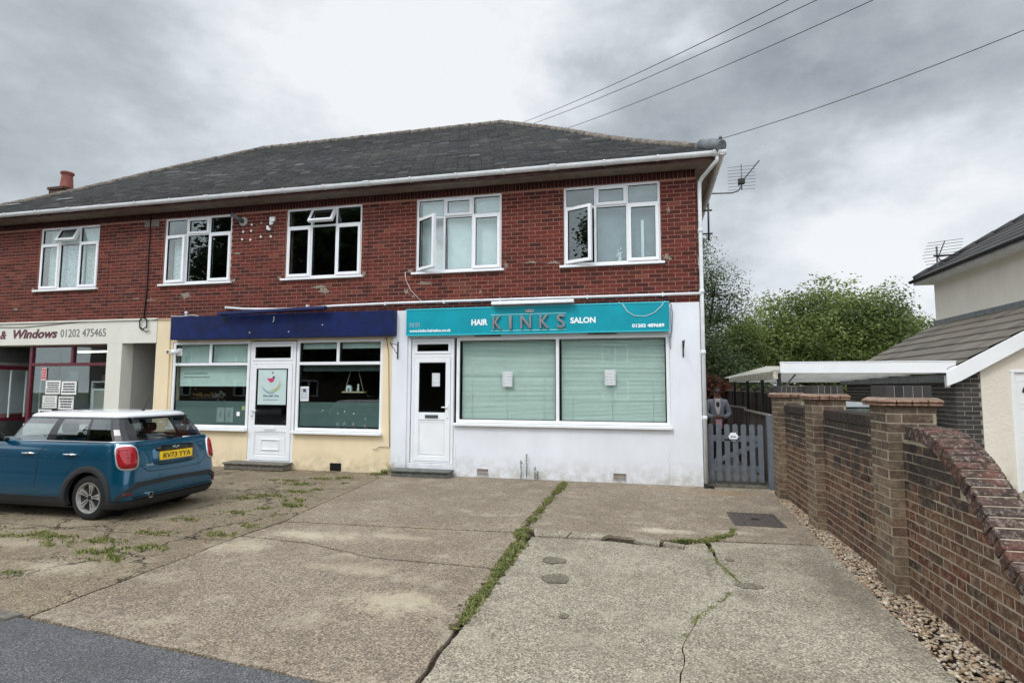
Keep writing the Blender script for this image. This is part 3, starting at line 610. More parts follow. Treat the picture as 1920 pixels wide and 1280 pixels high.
# ---- windows
def Rz(cx, cy, ang): return Matrix.Translation((cx, cy, 0)) @ Matrix.Rotation(ang, 4, 'Z') @ Matrix.Translation((-cx, -cy, 0))
def Rx(cy, cz, ang): return Matrix.Translation((0, cy, cz)) @ Matrix.Rotation(ang, 4, 'X') @ Matrix.Translation((0, -cy, -cz))
def upper_window(x0, z0, op, lab):
    x1, z1 = x0+WW, z0+1.46; y0, y1 = .03, .10; m1, m2 = x0+.575, x0+1.145; zt = z0+1.07
    fr = MB(); fr.ring(x0+.004, x1-.004, z0, z1-.004, .045, y0, y1)
    for m in (m1, m2): fr.box(m-.022, m+.022, y0+.001, y1-.001, z0+.045, z1-.049)
    for a, b in ((x0+.049, m1-.022), (m1+.022, m2-.022), (m2+.022, x1-.049)): fr.box(a, b, y0+.002, y1-.002, zt-.022, zt+.022)
    w = fr.build('window', M_upvc, B, bevel=.004, label=lab)
    cells = {'TL': (x0+.045, m1-.02, zt+.02, z1-.045), 'T': (m1+.02, m2-.02, zt+.02, z1-.045), 'TR': (m2+.02, x1-.045, zt+.02, z1-.045),
             'L': (x0+.045, m1-.02, z0+.045, zt-.02), 'C': (m1+.02, m2-.02, z0+.045, zt-.02), 'R': (m2+.02, x1-.045, z0+.045, zt-.02)}
    for k, (a, b, c, d) in cells.items():
        M = None
        if k in op:
            M = Rx(y0, d, -R(op[k])) if k == 'T' else Rz(a-.01, y0, -R(op[k]))
        if k in ('T', 'L', 'R'):
            sb = MB(); sb.M = M; sb.ring(a-.012, b+.012, c-.012, d+.012, .058, y0-.022, y0+.045); sb.build('sash', M_upvc, w, bevel=.005)
            gk = MB(); gk.M = M; gk.ring(a+.044, b-.044, c+.044, d-.044, .007, y0-.012, y0+.03); gk.build('gasket', M_black, w)
            gb = MB(); gb.M = M; gb.box(a+.045, b-.045, y0+.004, y0+.012, c+.045, d-.045); gb.build('pane', M_glass, w)
            if k != 'T':
                hb = MB(); hb.M = M; hx = b-.02; hb.box(hx-.008, hx+.008, y0+.046, y0+.08, (c+d)/2-.06, (c+d)/2+.05); hb.build('handle', M_upvc, w)
        else:
            gk = MB(); gk.ring(a, b, c, d, .008, y0+.012, y0+.05); gk.build('gasket', M_black, w)
            gb = MB(); gb.box(a+.001, b-.001, y0+.028, y0+.036, c+.001, d-.001); gb.build('pane', M_glass, w)
    sb = MB(); sb.box(x0-.07, x1+.06, -.055, .03, z0-.045, z0-.003); sb.box(x0+.0, x1, .03, .26, z0-.03, z0-.002); sb.build('sill', M_upvc, w, bevel=.006)
    return w
upper_window(WX[0], WZ0, {'T': 24}, 'window with lace curtains and open top light')
upper_window(WX[1], WZ0, {'L': 5}, 'window beside the wall lamp')
upper_window(WX[2], WZ0, {'T': 30}, 'dark window with open top light')
upper_window(WX[3], WZ0, {'L': 33}, 'window with pale blinds and open left casement')
upper_window(WX[4], WZ0, {'L': 24}, 'window nearest the corner, left casement ajar')
# curtains and blinds upstairs
def curtain(name, x0, x1, z0, z1, y, mat, amp, wl, lab, cat, grp=None):
    mb = MB(); n = max(8, int((x1-x0)/wl*8)); r_ = random.Random(int(abs(x0)*100)); ph_ = r_.uniform(0, 6)
    P = [(x0+(x1-x0)*i/n, y+amp*math.sin(ph_+2*PI*(x1-x0)*i/n/wl)+amp*.5*math.sin(2.3+2*PI*(x1-x0)*i/n/wl*.43)) for i in range(n+1)]
    for i in range(n): (xa, ya), (xb, yb) = P[i], P[i+1]; mb.face([(xa, ya, z0), (xb, yb, z0), (xb, yb, z1), (xa, ya, z1)], 0, 0, True); mb.face([(xb, yb+.004, z0), (xa, ya+.004, z0), (xa, ya+.004, z1), (xb, yb+.004, z1)], 0, 0, True)
    return tag(mb.build(name, mat, loc=((x0+x1)/2, y, z0)), lab, cat, grp)
x = WX[0]
for a, b, l in ((x+.06, x+.56, 'left'), (x+.6, x+1.12, 'middle'), (x+1.17, x+1.66, 'right')): curtain('lace_curtain', a, b, WZ0+.03, WZ0+1.05, .2, M_lace, .018, .085, 'white lace curtain hanging behind the %s lower pane of the leftmost upstairs window' % l, 'curtain', 'lace curtains in the leftmost window')
curtain('curtain', x+.05, x+1.67, WZ0+1.12, WZ1-.03, .22, M_green, .005, .4, 'plain pale blind across the top panes of the leftmost upstairs window', 'blind')
x = WX[1]; curtain('curtain', x+.07, x+.5, WZ0+.03, WZ0+1.05, .2, M_lace, .02, .16, 'white curtain behind the left pane of the upstairs window beside the wall lamp', 'curtain')
x = WX[3]
for a, b, l in ((x+.06, x+.56, 'left'), (x+.6, x+1.12, 'middle'), (x+1.17, x+1.66, 'right')):
    mb = MB(); mb.box(a, b, .19, .195, WZ0+.03, WZ1-.03); mb.tube([(a, .2, WZ1-.04), (b, .2, WZ1-.04)], .018, 8); tag(mb.build('roller_blind', M_fleece, loc=((a+b)/2, .2, WZ0)), 'pale roller blind behind the %s third of the upstairs window over the teal sign' % l, 'blind', 'roller blinds above the teal sign')
x = WX[4]
mb = MB(); mb.box(x+.6, x+1.67, .21, .215, WZ0+.03, WZ1-.03); mb.tube([(x+.6, .22, WZ1-.04), (x+1.67, .22, WZ1-.04)], .018, 8)
tag(mb.build('roller_blind', simple('mirrored_sky_grey', s(150, 160, 168), .8), loc=(x+1.1, .2, WZ0)), 'grey sheet added for mirrored sky, filling the middle and right of the upstairs corner window', 'blind')  # sheet added to give these panes the grey of reflected sky
# window sill ornaments
t = thing('flower_vase', (x+1.0, .16, WZ0), 'white flowers in a vase on the sill of the upstairs corner window', 'vase of flowers')
mb = MB(); mb.lathe([(.03, 0), (.045, .06), (.02, .12), (.028, .14)], (x+1.0, .16, WZ0+.01), 12); mb.build('vase', M_letter, t)
mb = MB(); r_ = random.Random(4)
for k in range(16): mb.sphere((x+1.0+r_.gauss(0, .045), .16, WZ0+.2+r_.gauss(0, .045)), .018, 0, 6, 4)
mb.build('blossom', M_letter, t)
mb = MB(); mb.box(x+1.38, x+1.43, .15, .19, WZ0+.02, WZ0+.8); tag(mb.build('window_pole', M_letter, loc=(x+1.4, .17, WZ0)), 'slim white upright bar standing behind the right pane of the upstairs corner window', 'pole')

# ---- eaves, gutter, roof
EX0, EX1, EY = -16.35, 1.25, -.45
prof = [(0, 5.57), (.16, 5.66), (.73, 6.02), (1.30, 6.38), (1.83, 6.73), (2.44, 7.16), (2.98, 7.55), (3.75, 8.08), (5.04, 8.95)]
def pz(e):
    for (a, za), (b, zb) in zip(prof, prof[1:]):
        if e <= b: return za+(zb-za)*(e-a)/(b-a)
    return prof[-1][1]
EY1 = EY+2*5.04
mb = MB(); mb.box(EX0+.08, EX1-.05, EY+.075, EY+.098, 5.435, 5.53); mb.build('fascia', M_fascia, B)
mb = MB(); mb.box(EX1-.074, EX1-.05, EY+.1, EY1-.1, 5.43, 5.53); mb.build('fascia', M_soffit, B)
mb = MB(); mb.box(EX0+.1, EX1-.076, EY+.1, .0, 5.445, 5.46); mb.box(XR, EX1-.076, .0, EY1-.1, 5.445, 5.46); mb.build('soffit', M_soffit, B)
def gutter(mb, a, b, outv, r=.058):
    a, b = Vector(a), Vector(b); d = (b-a).normalized(); o = Vector(outv); n = 9
    pr = [(-r*1.02, .012), (-r, 0)]+[(-r*math.cos(PI*k/n), -r*1.05*math.sin(PI*k/n)) for k in range(1, n)]+[(r, 0), (r*1.02, .012)]
    pi = [(x*.9, z*.88+.004) for x, z in pr][::-1]
    pp = pr+pi; A = [mb.vert(a+o*x+Vector((0, 0, z))) for x, z in pp]; C = [mb.vert(b+o*x+Vector((0, 0, z))) for x, z in pp]
    for i in range(len(pp)): j = (i+1) % len(pp); mb.idx((A[i], A[j], C[j], C[i]), 0, 0, False)
    mb.idx(A); mb.idx(C[::-1])
mb = MB(); gutter(mb, (EX0, EY+.01, 5.535), (EX1+.09, EY+.01, 5.535), (0, -1, 0)); gutter(mb, (EX1+.03, EY-.03, 5.532), (EX1+.03, EY1, 5.532), (1, 0, 0))
g = mb.build('gutter', M_upvc2, B)
for k in range(20):
    x = EX0+.4+k*.9; mb = MB(); w = .018 if k % 4 else .055
    pr = [(-.067*math.cos(PI*q/8), -.070*math.sin(PI*q/8)) for q in range(9)]
    for i in range(8): (a, b), (c, d) = pr[i], pr[i+1]; mb.face([(x-w, EY+.01-a*-1, 5.536+b), (x+w, EY+.01-a*-1, 5.536+b), (x+w, EY+.01-c*-1, 5.536+d), (x-w, EY+.01-c*-1, 5.536+d)], 0, 0, True)
    mb.box(x-w, x+w, EY-.062, EY-.054, 5.53, 5.552); mb.build('gutter_bracket', M_upvc2, g)
mb = MB(); mb.tube([(1.2, -.42, 5.48), (1.2, -.41, 5.41), (1.12, -.32, 5.34), (.99, -.1, 5.24), (.95, -.045, 5.18), (.945, -.04, 5.05), (.945, -.04, 3.24), (.945, -.04, .06)], .034, 10)
for z in (4.3, 3.24, 2.2, 1.1): mb.lathe([(.04, 0), (.042, .03), (.042, .05), (.038, .07)], (.945, -.04, z), 10)
mb.build('downpipe', M_upvc2, B)
rr = random.Random(5)
mb = MB(); ste = .094
nC = int(5.02/ste)
def tiles(mb, fn, a0, a1, e0, ste, wt, hipl, hipr, k):
    e1 = e0+ste*1.25; z0, z1 = pz(e0)+.026, pz(min(e1, 5.04))+.006; z0b = pz(e0)+.004
    A0, A1 = a0+e0*hipl, a1-e0*hipr; B0, B1 = a0+e1*hipl, a1-e1*hipr
    x = A0-(k % 2)*wt/2
    while x < A1:
        x0, x1 = max(x, A0), min(x+wt-.004, A1); y0, y1 = min(max(x, B0), B1), max(min(x+wt-.004, B1), B0)
        x += wt
        if x1-x0 < .01: continue
        j = rr.uniform(-.004, .005); v = max(.001, rr.random()); q = rr.uniform(-.003, .003)
        mb.face([fn(x0, e0+q, z0+j), fn(x1, e0+q, z0+j), fn(y1, e1, z1), fn(y0, e1, z1)], 0, v)
        mb.face([fn(x0, e0+q, z0b), fn(x1, e0+q, z0b), fn(x1, e0+q, z0+j), fn(x0, e0+q, z0+j)], 0, v)
for k in range(nC): tiles(mb, lambda a, e, z: (a, EY+e, z), EX0, EX1, k*ste-.03 if k == 0 else k*ste, ste, .25, 1, 1, k)
for k in range(nC): tiles(mb, lambda a, e, z: (EX1-e, a, z), EY, EY1, k*ste, ste, .25, 1, 1, k)
ap = 5.04
def under(mb):
    for (ea, za), (eb, zb) in zip(prof, prof[1:]):
        za -= .01; zb -= .01
        mb.face([(EX0+ea, EY+ea, za), (EX1-ea, EY+ea, za), (EX1-eb, EY+eb, zb), (EX0+eb, EY+eb, zb)], 0, .5)
        mb.face([(EX1-ea, EY1-ea, za), (EX0+ea, EY1-ea, za), (EX0+eb, EY1-eb, zb), (EX1-eb, EY1-eb, zb)], 0, .5)
        mb.face([(EX1-ea, EY+ea, za), (EX1-ea, EY1-ea, za), (EX1-eb, EY1-eb, zb), (EX1-eb, EY+eb, zb)], 0, .5)
        mb.face([(EX0+ea, EY1-ea, za), (EX0+ea, EY+ea, za), (EX0+eb, EY+eb, zb), (EX0+eb, EY1-eb, zb)], 0, .5)
under(mb)
roof = mb.build('roof', M_slate, B)
mb = MB()
def ridge_line(mb, pts, r=.075, ln=.30):
    P = [Vector(p) for p in pts]
    for a, b in zip(P, P[1:]):
        d = b-a; n = max(1, int(round(d.length/ln)))
        for k in range(n):
            p0 = a+d*(k/n); p1 = a+d*((k+.97)/n); o = Vector((0, 0, rr.uniform(-.005, .005)-.03)); mb.tube([p0+o, p1+o+Vector((0, 0, .012))], r, 10, 0, True, 0, True)
ridge_line(mb, [(EX1-e, EY+e, z+.03) for e, z in prof if e > .1]); ridge_line(mb, [(EX0+e, EY+e, z+.03) for e, z in prof if e > .1]); ridge_line(mb, [(EX0+ap, EY+ap, 8.98), (EX1-ap, EY+ap, 8.98)])
ridge_line(mb, [(EX1-e, EY1-e, z+.03) for e, z in prof if e > .1]); ridge_line(mb, [(EX0+e, EY1-e, z+.03) for e, z in prof if e > .1])
mb.build('ridge_tiles', M_ridge, roof)
mb = MB(); mb.tube([(EX1+.02, EY-.04, 5.60), (EX1-.1, EY+.08, 5.68), (EX1-.28, EY+.26, 5.78)], [.11, .12, .1], 12); mb.sphere((EX1+.0, EY-.06, 5.75), .03); mb.build('hip_end_cap', M_lead, roof)
# chimney behind the left hip
mb = MB(); cx, cy = -16.0, 2.2
mb.box(cx-.25, cx+.25, cy-.22, cy+.22, 5.6, 7.12, 0, .4); mb.box(cx-.28, cx+.28, cy-.25, cy+.25, 7.12, 7.19, 0, .4)
ch = mb.build('chimney', m_brick('chimney_brick', [(0, s(84, 66, 58)), (1, s(92, 72, 62))]), roof)
mb = MB(); mb.lathe([(.17, 7.19), (.16, 7.25), (.135, 7.55), (.14, 7.60), (.165, 7.62), (.165, 7.67), (.14, 7.68), (.11, 7.66)], (cx+.09, cy, 0), 16); mb.build('chimney_pot', M_pot, ch)
for i, (x, e) in enumerate([(-13.6, .85), (-15.1, .75)]):
    mb = MB(); z = pz(e); mb.M = Matrix.Translation((x, EY+e, z+.035)) @ Matrix.Rotation(R(33.8), 4, 'X'); mb.box(-.22, .22, -.05, .06, 0, .008); mb.build('lead_patch', M_lead, roof)

# ---- ground floor shell (salon white, cream shop, left shop)
mb = MB(); wall(mb, -4.76, XR, -.06, 3.10, .0, .26, [(-4.38, -3.50, .20, 2.57), (-3.50, .40, .93, 2.57)]); mb.build('wall', M_white, B, label='white painted salon front wall')
mb = MB(); mb.box(.44, XR+.004, -.022, -.0, -.04, 3.10); mb.build('pier', M_white, B); mb = MB(); mb.box(-4.74, -4.44, -.035, -.0, -.04, 3.10); mb.build('pier', M_white, B)
mb = MB(); wall(mb, -10.27, -4.762, -.06, 3.10, .02, .26, [(-9.87, -7.94, .72, 2.58), (-7.94, -6.89, .11, 2.58), (-6.89, -4.97, .70, 2.58)]); mb.build('wall', M_cream, B, label='cream painted shop front wall')
mb = MB(); wall(mb, XL, -10.272, -.06, 3.10, .012, .26, [(-15.7, -11.55, .78, 2.56), (-11.17, -10.3, -.1, 2.60), (-15.2, -13.85, -.1, 2.56)]); mb.build('wall', M_ivory, B, label='ivory painted left shop front')
mb = MB(); mb.box(-15.9, -10.27, -.02, .010, 2.57, 3.07); mb.box(-11.57, -11.17, -.02, .010, -.04, 2.568); mb.box(-15.9, -10.27, -.05, .01, 3.071, 3.105)
sb_ = mb.build('sign_band', M_ivory, B)
mb = MB(); mb.box(-10.262, -9.93, -.012, .018, -.04, 3.08); mb.build('pier', M_cream, B)
mb = MB(); mb.box(-11.30, -11.165, .262, 3.6, 0, 2.62); mb.box(-10.3, -10.15, .262, 3.6, 0, 2.62); mb.box(-11.165, -10.3, 1.9, 2.05, 0, 2.62); mb.box(-11.165, -10.3, .262, 1.9, 2.605, 2.66); mb.box(-11.165, -10.3, .262, 1.9, -.03, .03)
mb.build('passage_lining', M_greyw, B)
mb = MB(); mb.box(-11.12, -10.36, 1.84, 1.88, .04, 2.1); mb.build('door', M_white, B, label='white door at the end of the passage')
for x, z, m in ((-5.92, .08, M_black), (-2.93, .09, M_white), (-.47, .10, M_white)):
    mb = MB(); y = -.0 if m is M_white else .02
    mb.ring(x-.12, x+.12, z-.075, z+.075, .012, y-.008, y+.01)
    for i in range(9):
        for j in range(2 if m is M_white else 3): mb.box(x-.10+i*.0235, x-.10+i*.0235+.006, y-.007, y+.008, z-.058+j*.045, z-.058+j*.045+.03)
    mb.box(x-.118, x+.118, y-.003, y+.01, z-.07, z+.07, 1)
    mb.build('air_vent', [m, M_black if m is M_black else M_soffit], B)
mb = MB(); mb.box(-10.76, -10.38, -.012, .008, 5.14, 5.29); mb.build('air_vent', M_soffit, B)

# shop window frames
def pane_box(mb, a, b, c, d, y=.085): mb.box(a, b, y, y+.006, c, d)
def bead(root, a, b, c, d, y0=.06, w=.012): mb = MB(); mb.ring(a, b, c, d, w, y0, y0+.03); return mb.build('gasket', M_black, root)
def shop_window(x0, x1, z0, z1, mulls, zt, topmulls, lab, glass=M_shopglass):
    fr = MB(); fr.ring(x0+.002, x1-.002, z0, z1-.002, .06, .035, .11); xs = [x0+.06]+list(mulls)+[x1-.06]; panes = []
    for m in mulls: fr.box(m-.03, m+.03, .036, .109, z0+.06, (zt or z1)-.03)
    if zt:
        fr.box(x0+.06, x1-.06, .034, .108, zt-.03, zt+.03)
        for m in topmulls: fr.box(m-.03, m+.03, .036, .109, zt+.03, z1-.06)
        e = [x0+.06]+list(topmulls)+[x1-.06]
        for i in range(len(e)-1): panes.append((e[i]+(.03 if i else 0), e[i+1]-(.03 if i < len(e)-2 else 0), zt+.03, z1-.062))
    for i in range(len(xs)-1): panes.append((xs[i]+(.03 if i else 0), xs[i+1]-(.03 if i < len(xs)-2 else 0), z0+.06, (zt-.03) if zt else z1-.062))
    w = fr.build('window', M_upvc, B, bevel=.005, label=lab)
    for p in panes: mb = MB(); pane_box(mb, *p); mb.build('pane', glass, w); bead(w, *p)
    mb = MB(); mb.box(x0-.02, x1+.02, -.075, .034, z0-.055, z0-.002); mb.build('sill', M_upvc, w, bevel=.008)
    return w
shop_window(-9.87, -7.96, .78, 2.58, [], 2.10, [-8.93], 'left window of the cream shop')
shop_window(-6.87, -4.97, .76, 2.58, [], 2.10, [-5.95], 'right window of the cream shop')
shop_window(-3.47, .40, .98, 2.57, [-1.555], None, [], 'wide salon window in two panes')
def shop_door(x0, x1, z0, z1, zf, lab, gz0, mat=M_upvc):
    fr = MB(); fr.ring(x0+.002, x1-.002, z0, z1-.002, .055, .03, .11, 0, .03); fr.box(x0+.055, x1-.055, .031, .109, zf, zf+.06)
    d = fr.build('door', mat, B, bevel=.004, label=lab)
    a, b = x0+.06, x1-.06
    mb = MB(); mb.ring(a+.0, b, zf+.064, z1-.06, .05, .022, .07); mb.build('fanlight', M_upvc, d, bevel=.004); mb = MB(); pane_box(mb, a+.05, b-.05, zf+.114, z1-.11, .05); mb.build('pane', M_shopglass, d); bead(d, a+.05, b-.05, zf+.114, z1-.11, .03)
    mb = MB(); st = .095; mb.ring(a+.003, b-.003, z0+.035, zf-.005, st, .018, .075); mb.box(a+st, b-st, .0185, .0745, gz0-.14, gz0); mb.box(a+st, b-st, .032, .06, z0+.035+st, gz0-.14); lf = mb.build('leaf', M_upvc, d, bevel=.005)
    p = (a+st, b-st, gz0, zf-.005-st); mb = MB(); pane_box(mb, *p, y=.045); mb.build('pane', M_shopglass, d); bead(d, *p, y0=.026)
    cx = (a+b)/2; mb = MB(); mb.box(cx-.13, cx+.13, .008, .0184, gz0-.105, gz0-.045); mb.box(cx-.11, cx+.11, .004, .008, gz0-.092, gz0-.058); mb.build('letterbox', M_upvc2 if x0 < -6 else M_galv, d, bevel=.003)
    mb = MB(); mb.ring(a+st+.02, b-st-.02, z0+.16, gz0-.17, .012, .026, .033); mb.build('panel_moulding', M_upvc2, d)
    return d, a, b
d1, a, b = shop_door(-7.94, -6.89, .12, 2.56, 2.10, 'white door with the bird poster', .86)
mb = MB(); mb.ring(-7.62, -7.2, .36, .58, .02, .014, .033); mb.build('panel_moulding', M_upvc, d1, bevel=.004)
mb = MB(); mb.box(a+.03, a+.06, .004, .018, 1.0, 1.22); mb.box(a+.038, a+.15, -.02, .0, 1.14, 1.162); mb.box(a+.038, a+.052, -.02, .004, 1.14, 1.162); mb.build('handle', M_upvc, d1, bevel=.003)
mb = MB(); mb.lathe([(.012, 0), (.012, .012)], (a+.045, .006, 1.04), 10, 0, 'y'); mb.build('lock', M_galv, d1)
d2, a, b = shop_door(-4.37, -3.52, .22, 2.56, 2.20, 'white salon door', 1.16)
mb = MB(); mb.box(b-.06, b-.03, .004, .018, 1.06, 1.32); mb.box(b-.16, b-.04, -.02, .0, 1.25, 1.272); mb.box(b-.052, b-.038, -.02, .004, 1.25, 1.272); mb.build('handle', M_upvc, d2, bevel=.003)
mb = MB(); mb.box(-4.38, -3.50, -.01, .03, .10, .215); mb.build('threshold', M_upvc2, B, bevel=.006)
mb = MB(); mb.box(-7.94, -6.89, -.005, .03, .05, .115); mb.build('threshold', M_upvc2, B, bevel=.006)
# steps
mb = MB(); mb.box(-8.20, -6.86, -.30, -.02, .0, .10); mb.box(-8.22, -6.84, -.33, -.0, .10, .14); tag(mb.build('doorstep', [M_stone], bevel=.012, loc=(-7.5, -.15, 0)), 'worn stone doorstep below the white door with the bird poster', 'doorstep')
mb = MB(); mb.box(-4.6, -3.48, -.30, -.036, .0, .09); mb.box(-4.62, -4.06, -.34, -.036, .09, .125); mb.box(-4.05, -3.46, -.34, -.036, .09, .125); tag(mb.build('doorstep', [simple('grey_green_paving', s(104, 106, 100), .8, 0, .25, 12, .3, .4, 90, .003)], bevel=.01, loc=(-4.04, -.15, 0)), 'grey two-slab paving doorstep below the salon door', 'doorstep')

# hairline cracks in the painted render
for i, (x, z, n) in enumerate(((.36, .55, 9), (-3.45, .6, 8), (-9.98, 1.2, 10), (-5.1, .35, 7), (.75, 2.2, 9))):
    pts = []
    for k in range(n): pts.append((x+.03*noise.noise(Vector((k*.7, i*3.3, 0))), -.0006 if x > -4.7 else .0194, z-k*.06)); 
    mb = MB()
    for p, q in zip(pts, pts[1:]): mb.face([(p[0]-.0012, p[1], p[2]), (p[0]+.0012, p[1], p[2]), (q[0]+.0012, q[1], q[2]), (q[0]-.0012, q[1], q[2])])
    mb.build('hairline_crack', M_soffit, B)

# ---- fascia signs
t = thing('shop_sign', (-2.02, -.1, 2.6), 'long teal hair salon sign board with silver raised letters', 'shop sign')
mb = MB(); mb.box(-4.43, .395, -.13, .0, 2.605, 3.105); mb.build('panel', M_teal, t, bevel=.006)
mb = MB(); mb.box(-4.436, .401, -.138, -.131, 3.088, 3.11); mb.box(-4.436, .401, -.138, -.131, 2.60, 2.618); mb.build('trim', simple('teal_trim', s(60, 190, 204), .3, 0, .03), t)
fs = front(-.1305)
mb = MB(); text_into(mb, 'HAIR', fs, -3.13, -2.82, 2.773, 2.885, .004, 0, 0, .035); mb.build('lettering', M_letter, t); mb = MB(); text_into(mb, 'SALON', fs, -1.295, -.85, 2.768, 2.875, .004, 0, 0, .035); mb.build('lettering', M_letter, t); mb = MB()
text_into(mb, '01202 489689', fs, -.225, .315, 2.672, 2.735, .003, 0, 0, .035); mb.build('lettering', M_letter, t); mb = MB(); text_into(mb, 'www.kinks-hairsalon.co.uk', fs, -4.36, -3.53, 2.668, 2.722, .003, 0, 0, .03)
mb.build('lettering', M_letter, t)
mb = MB(); mb.box(-2.755, -1.375, -.137, -.1305, 2.952, 2.962); mb.box(-2.755, -1.375, -.137, -.1305, 2.657, 2.667); mb.build('rule_line', simple('pale_teal_line', s(170, 236, 240), .4, 0, .02), t)
mb = MB(); pts = [(-2.10, 2.985), (-1.96, 2.985), (-1.945, 3.05), (-1.985, 3.015), (-2.005, 3.055), (-2.03, 3.015), (-2.055, 3.055), (-2.075, 3.015), (-2.115, 3.05)]; mb.prism(pts, fs, 0, .018); mb.build('crown_emblem', M_chrome, t)
for ch_, a, b in (('K', -2.715, -2.545), ('I', -2.405, -2.355), ('N', -2.195, -1.995), ('K', -1.845, -1.67), ('S', -1.535, -1.385)):
    mb = MB(); text_into(mb, ch_, lambda x, z, d: fs(x, z, d+.012), a, b, 2.688, 2.935, .03, 0, 0, .012); mb.build('raised_letter', M_chrome, t, bevel=.003)
mb = MB(); mb.box(-4.355, -4.265, -.1335, -.1305, 2.765, 2.845); mb.box(-4.24, -4.15, -.1335, -.1305, 2.765, 2.845); mb.build('social_icon', simple('pale_icon', s(120, 160, 180), .5), t)
mb = MB(); text_into(mb, 'f', fs, -4.325, -4.295, 2.772, 2.838, .005, 0, 0, .03)
for k in range(20): a = 2*PI*k/20; b = 2*PI*(k+1)/20; mb.face([(-4.195+.018*math.cos(a), -.1352, 2.805+.018*math.sin(a)), (-4.195+.018*math.cos(b), -.1352, 2.805+.018*math.sin(b)), (-4.195+.026*math.cos(b), -.1352, 2.805+.026*math.sin(b)), (-4.195+.026*math.cos(a), -.1352, 2.805+.026*math.sin(a))])
mb.build('icon_mark', M_teal, t)
def trough_light(x0, x1, z, y, tilt, mat, lab):
    t = thing('trough_light', ((x0+x1)/2, y, z), lab, 'sign light'); mb = MB()
    P = [(-.06, -.0), (-.055, .035), (-.02, .055), (.03, .05), (.05, .02), (.05, -.012), (-.06, -.012)]
    M = Matrix.Translation((0, y, z)) @ Matrix.Rotation(tilt, 4, 'Y'); mb.M = Matrix.Translation(((x0+x1)/2, 0, 0)) @ M; w = (x1-x0)/2
    mb.prism(P, lambda a, b, d: (d, a, b), -w, w); mb.build('housing', mat, t, bevel=.004)
    mb = MB(); 
    for q in (-.6, 0, .6): mb.tube([((x0+x1)/2+w*q, y+.03, z+.0), ((x0+x1)/2+w*q, -.005, z+.02)], .009, 6)
    mb.build('arm', mat, t)
trough_light(-2.72, -1.22, 3.14, -.2, 0, M_upvc2, 'white trough light fixed above the teal hair salon sign')
trough_light(-8.5, -6.05, 3.125, -.27, R(-1.3), M_blue, 'long navy trough light fixed above the navy fascia board')
t = thing('blank_fascia_sign', (-7.2, -.1, 2.6), 'blank navy blue fascia board above the cream shop', 'fascia board')
mb = MB(); mb.box(-9.78, -4.66, -.16, .018, 2.61, 3.10); mb.build('panel', M_blue, t, bevel=.006)
mb = MB()
for x in (-8.15, -6.35): mb.box(x-.0015, x+.0015, -.1608, -.16, 2.612, 3.098)
mb.build('panel_joint', M_dark, t)
mb = MB(); rr = random.Random(9)
for x, z in ((-7.3, 3.02), (-7.85, 2.72), (-6.2, 2.84), (-6.95, 2.72)): mb.box(x, x+.02, -.164, -.16, z, z+.02)
mb.tube([(-7.28, -.165, 3.03), (-7.28, -.175, 2.96), (-7.3, -.17, 2.93)], .008, 6); mb.build('fixing', M_upvc2, t)
mb = MB(); text_into(mb, '&', front(-.021), -14.69, -14.50, 2.715, 2.91, .004, 0, .2, .03); mb.build('lettering', M_maroonl, B, label='maroon ampersand'); mb = MB(); text_into(mb, 'Windows', front(-.021), -14.30, -12.99, 2.72, 2.93, .004, 0, .25, .035); mb.build('lettering', M_maroonl, B, label='maroon word Windows')
mb = MB(); text_into(mb, '01202 475465', front(-.021), -12.90, -11.63, 2.735, 2.91, .004); mb.build('lettering', M_greyl, B, label='grey telephone number')
# left shop glazing
w = MB()
for a, b, c, d in ((-13.93, -13.85, .80, 2.60), (-11.64, -11.56, .80, 2.56), (-13.85, -11.64, .80, .87), (-13.85, -11.64, 2.09, 2.16), (-13.85, -11.64, 2.52, 2.56), (-12.72, -12.65, 2.16, 2.52)): w.box(a, b, .10, .18, c, d)
w = w.build('window', M_maroon, B, bevel=.005, label='maroon framed shop window')
for p in ((-13.85, -12.72, 2.16, 2.52), (-12.65, -11.64, 2.16, 2.52), (-13.85, -11.64, .87, 2.09)): mb = MB(); pane_box(mb, *p, y=.14); mb.build('pane', M_shopglass, w)
w = MB()
for a, b, c, d in ((-.05, .03, .8, 2.2), (1.52, 1.6, 0, 2.2), (.03, 1.52, .80, .88), (.03, 1.52, 2.02, 2.12)): w.box(-14.98, -14.90, a, b, c, d)
for y in (.45, .8, 1.15): w.box(-14.955, -14.925, y-.012, y+.012, .88, 2.02, 1)
w = w.build('window', [M_maroon, M_upvc2], B, label='maroon framed return window of the recessed entrance')
mb = MB(); mb.box(-14.943, -14.937, .03, 1.52, .88, 2.02); mb.build('pane', M_shopglass, w)
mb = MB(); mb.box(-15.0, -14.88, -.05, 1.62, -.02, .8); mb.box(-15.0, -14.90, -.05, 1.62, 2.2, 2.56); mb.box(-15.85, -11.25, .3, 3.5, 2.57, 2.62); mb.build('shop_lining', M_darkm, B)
t = thing('tube_light', (-13.8, 1.5, 2.5), 'lit fluorescent tube on the dark ceiling behind the maroon framed window', 'light'); mb = MB(); mb.box(-14.25, -13.33, 1.46, 1.54, 2.53, 2.565); mb.build('batten', M_letter, t)
m = bpy.data.materials.new('lit_tube'); m.use_nodes = True; m.node_tree.nodes['Principled BSDF'].inputs['Emission Color'].default_value = (1, 1, .95, 1); m.node_tree.nodes['Principled BSDF'].inputs['Emission Strength'].default_value = 6
mb = MB(); mb.tube([(-14.24, 1.5, 2.51), (-13.34, 1.5, 2.51)], .018, 8); mb.build('tube', m, t)
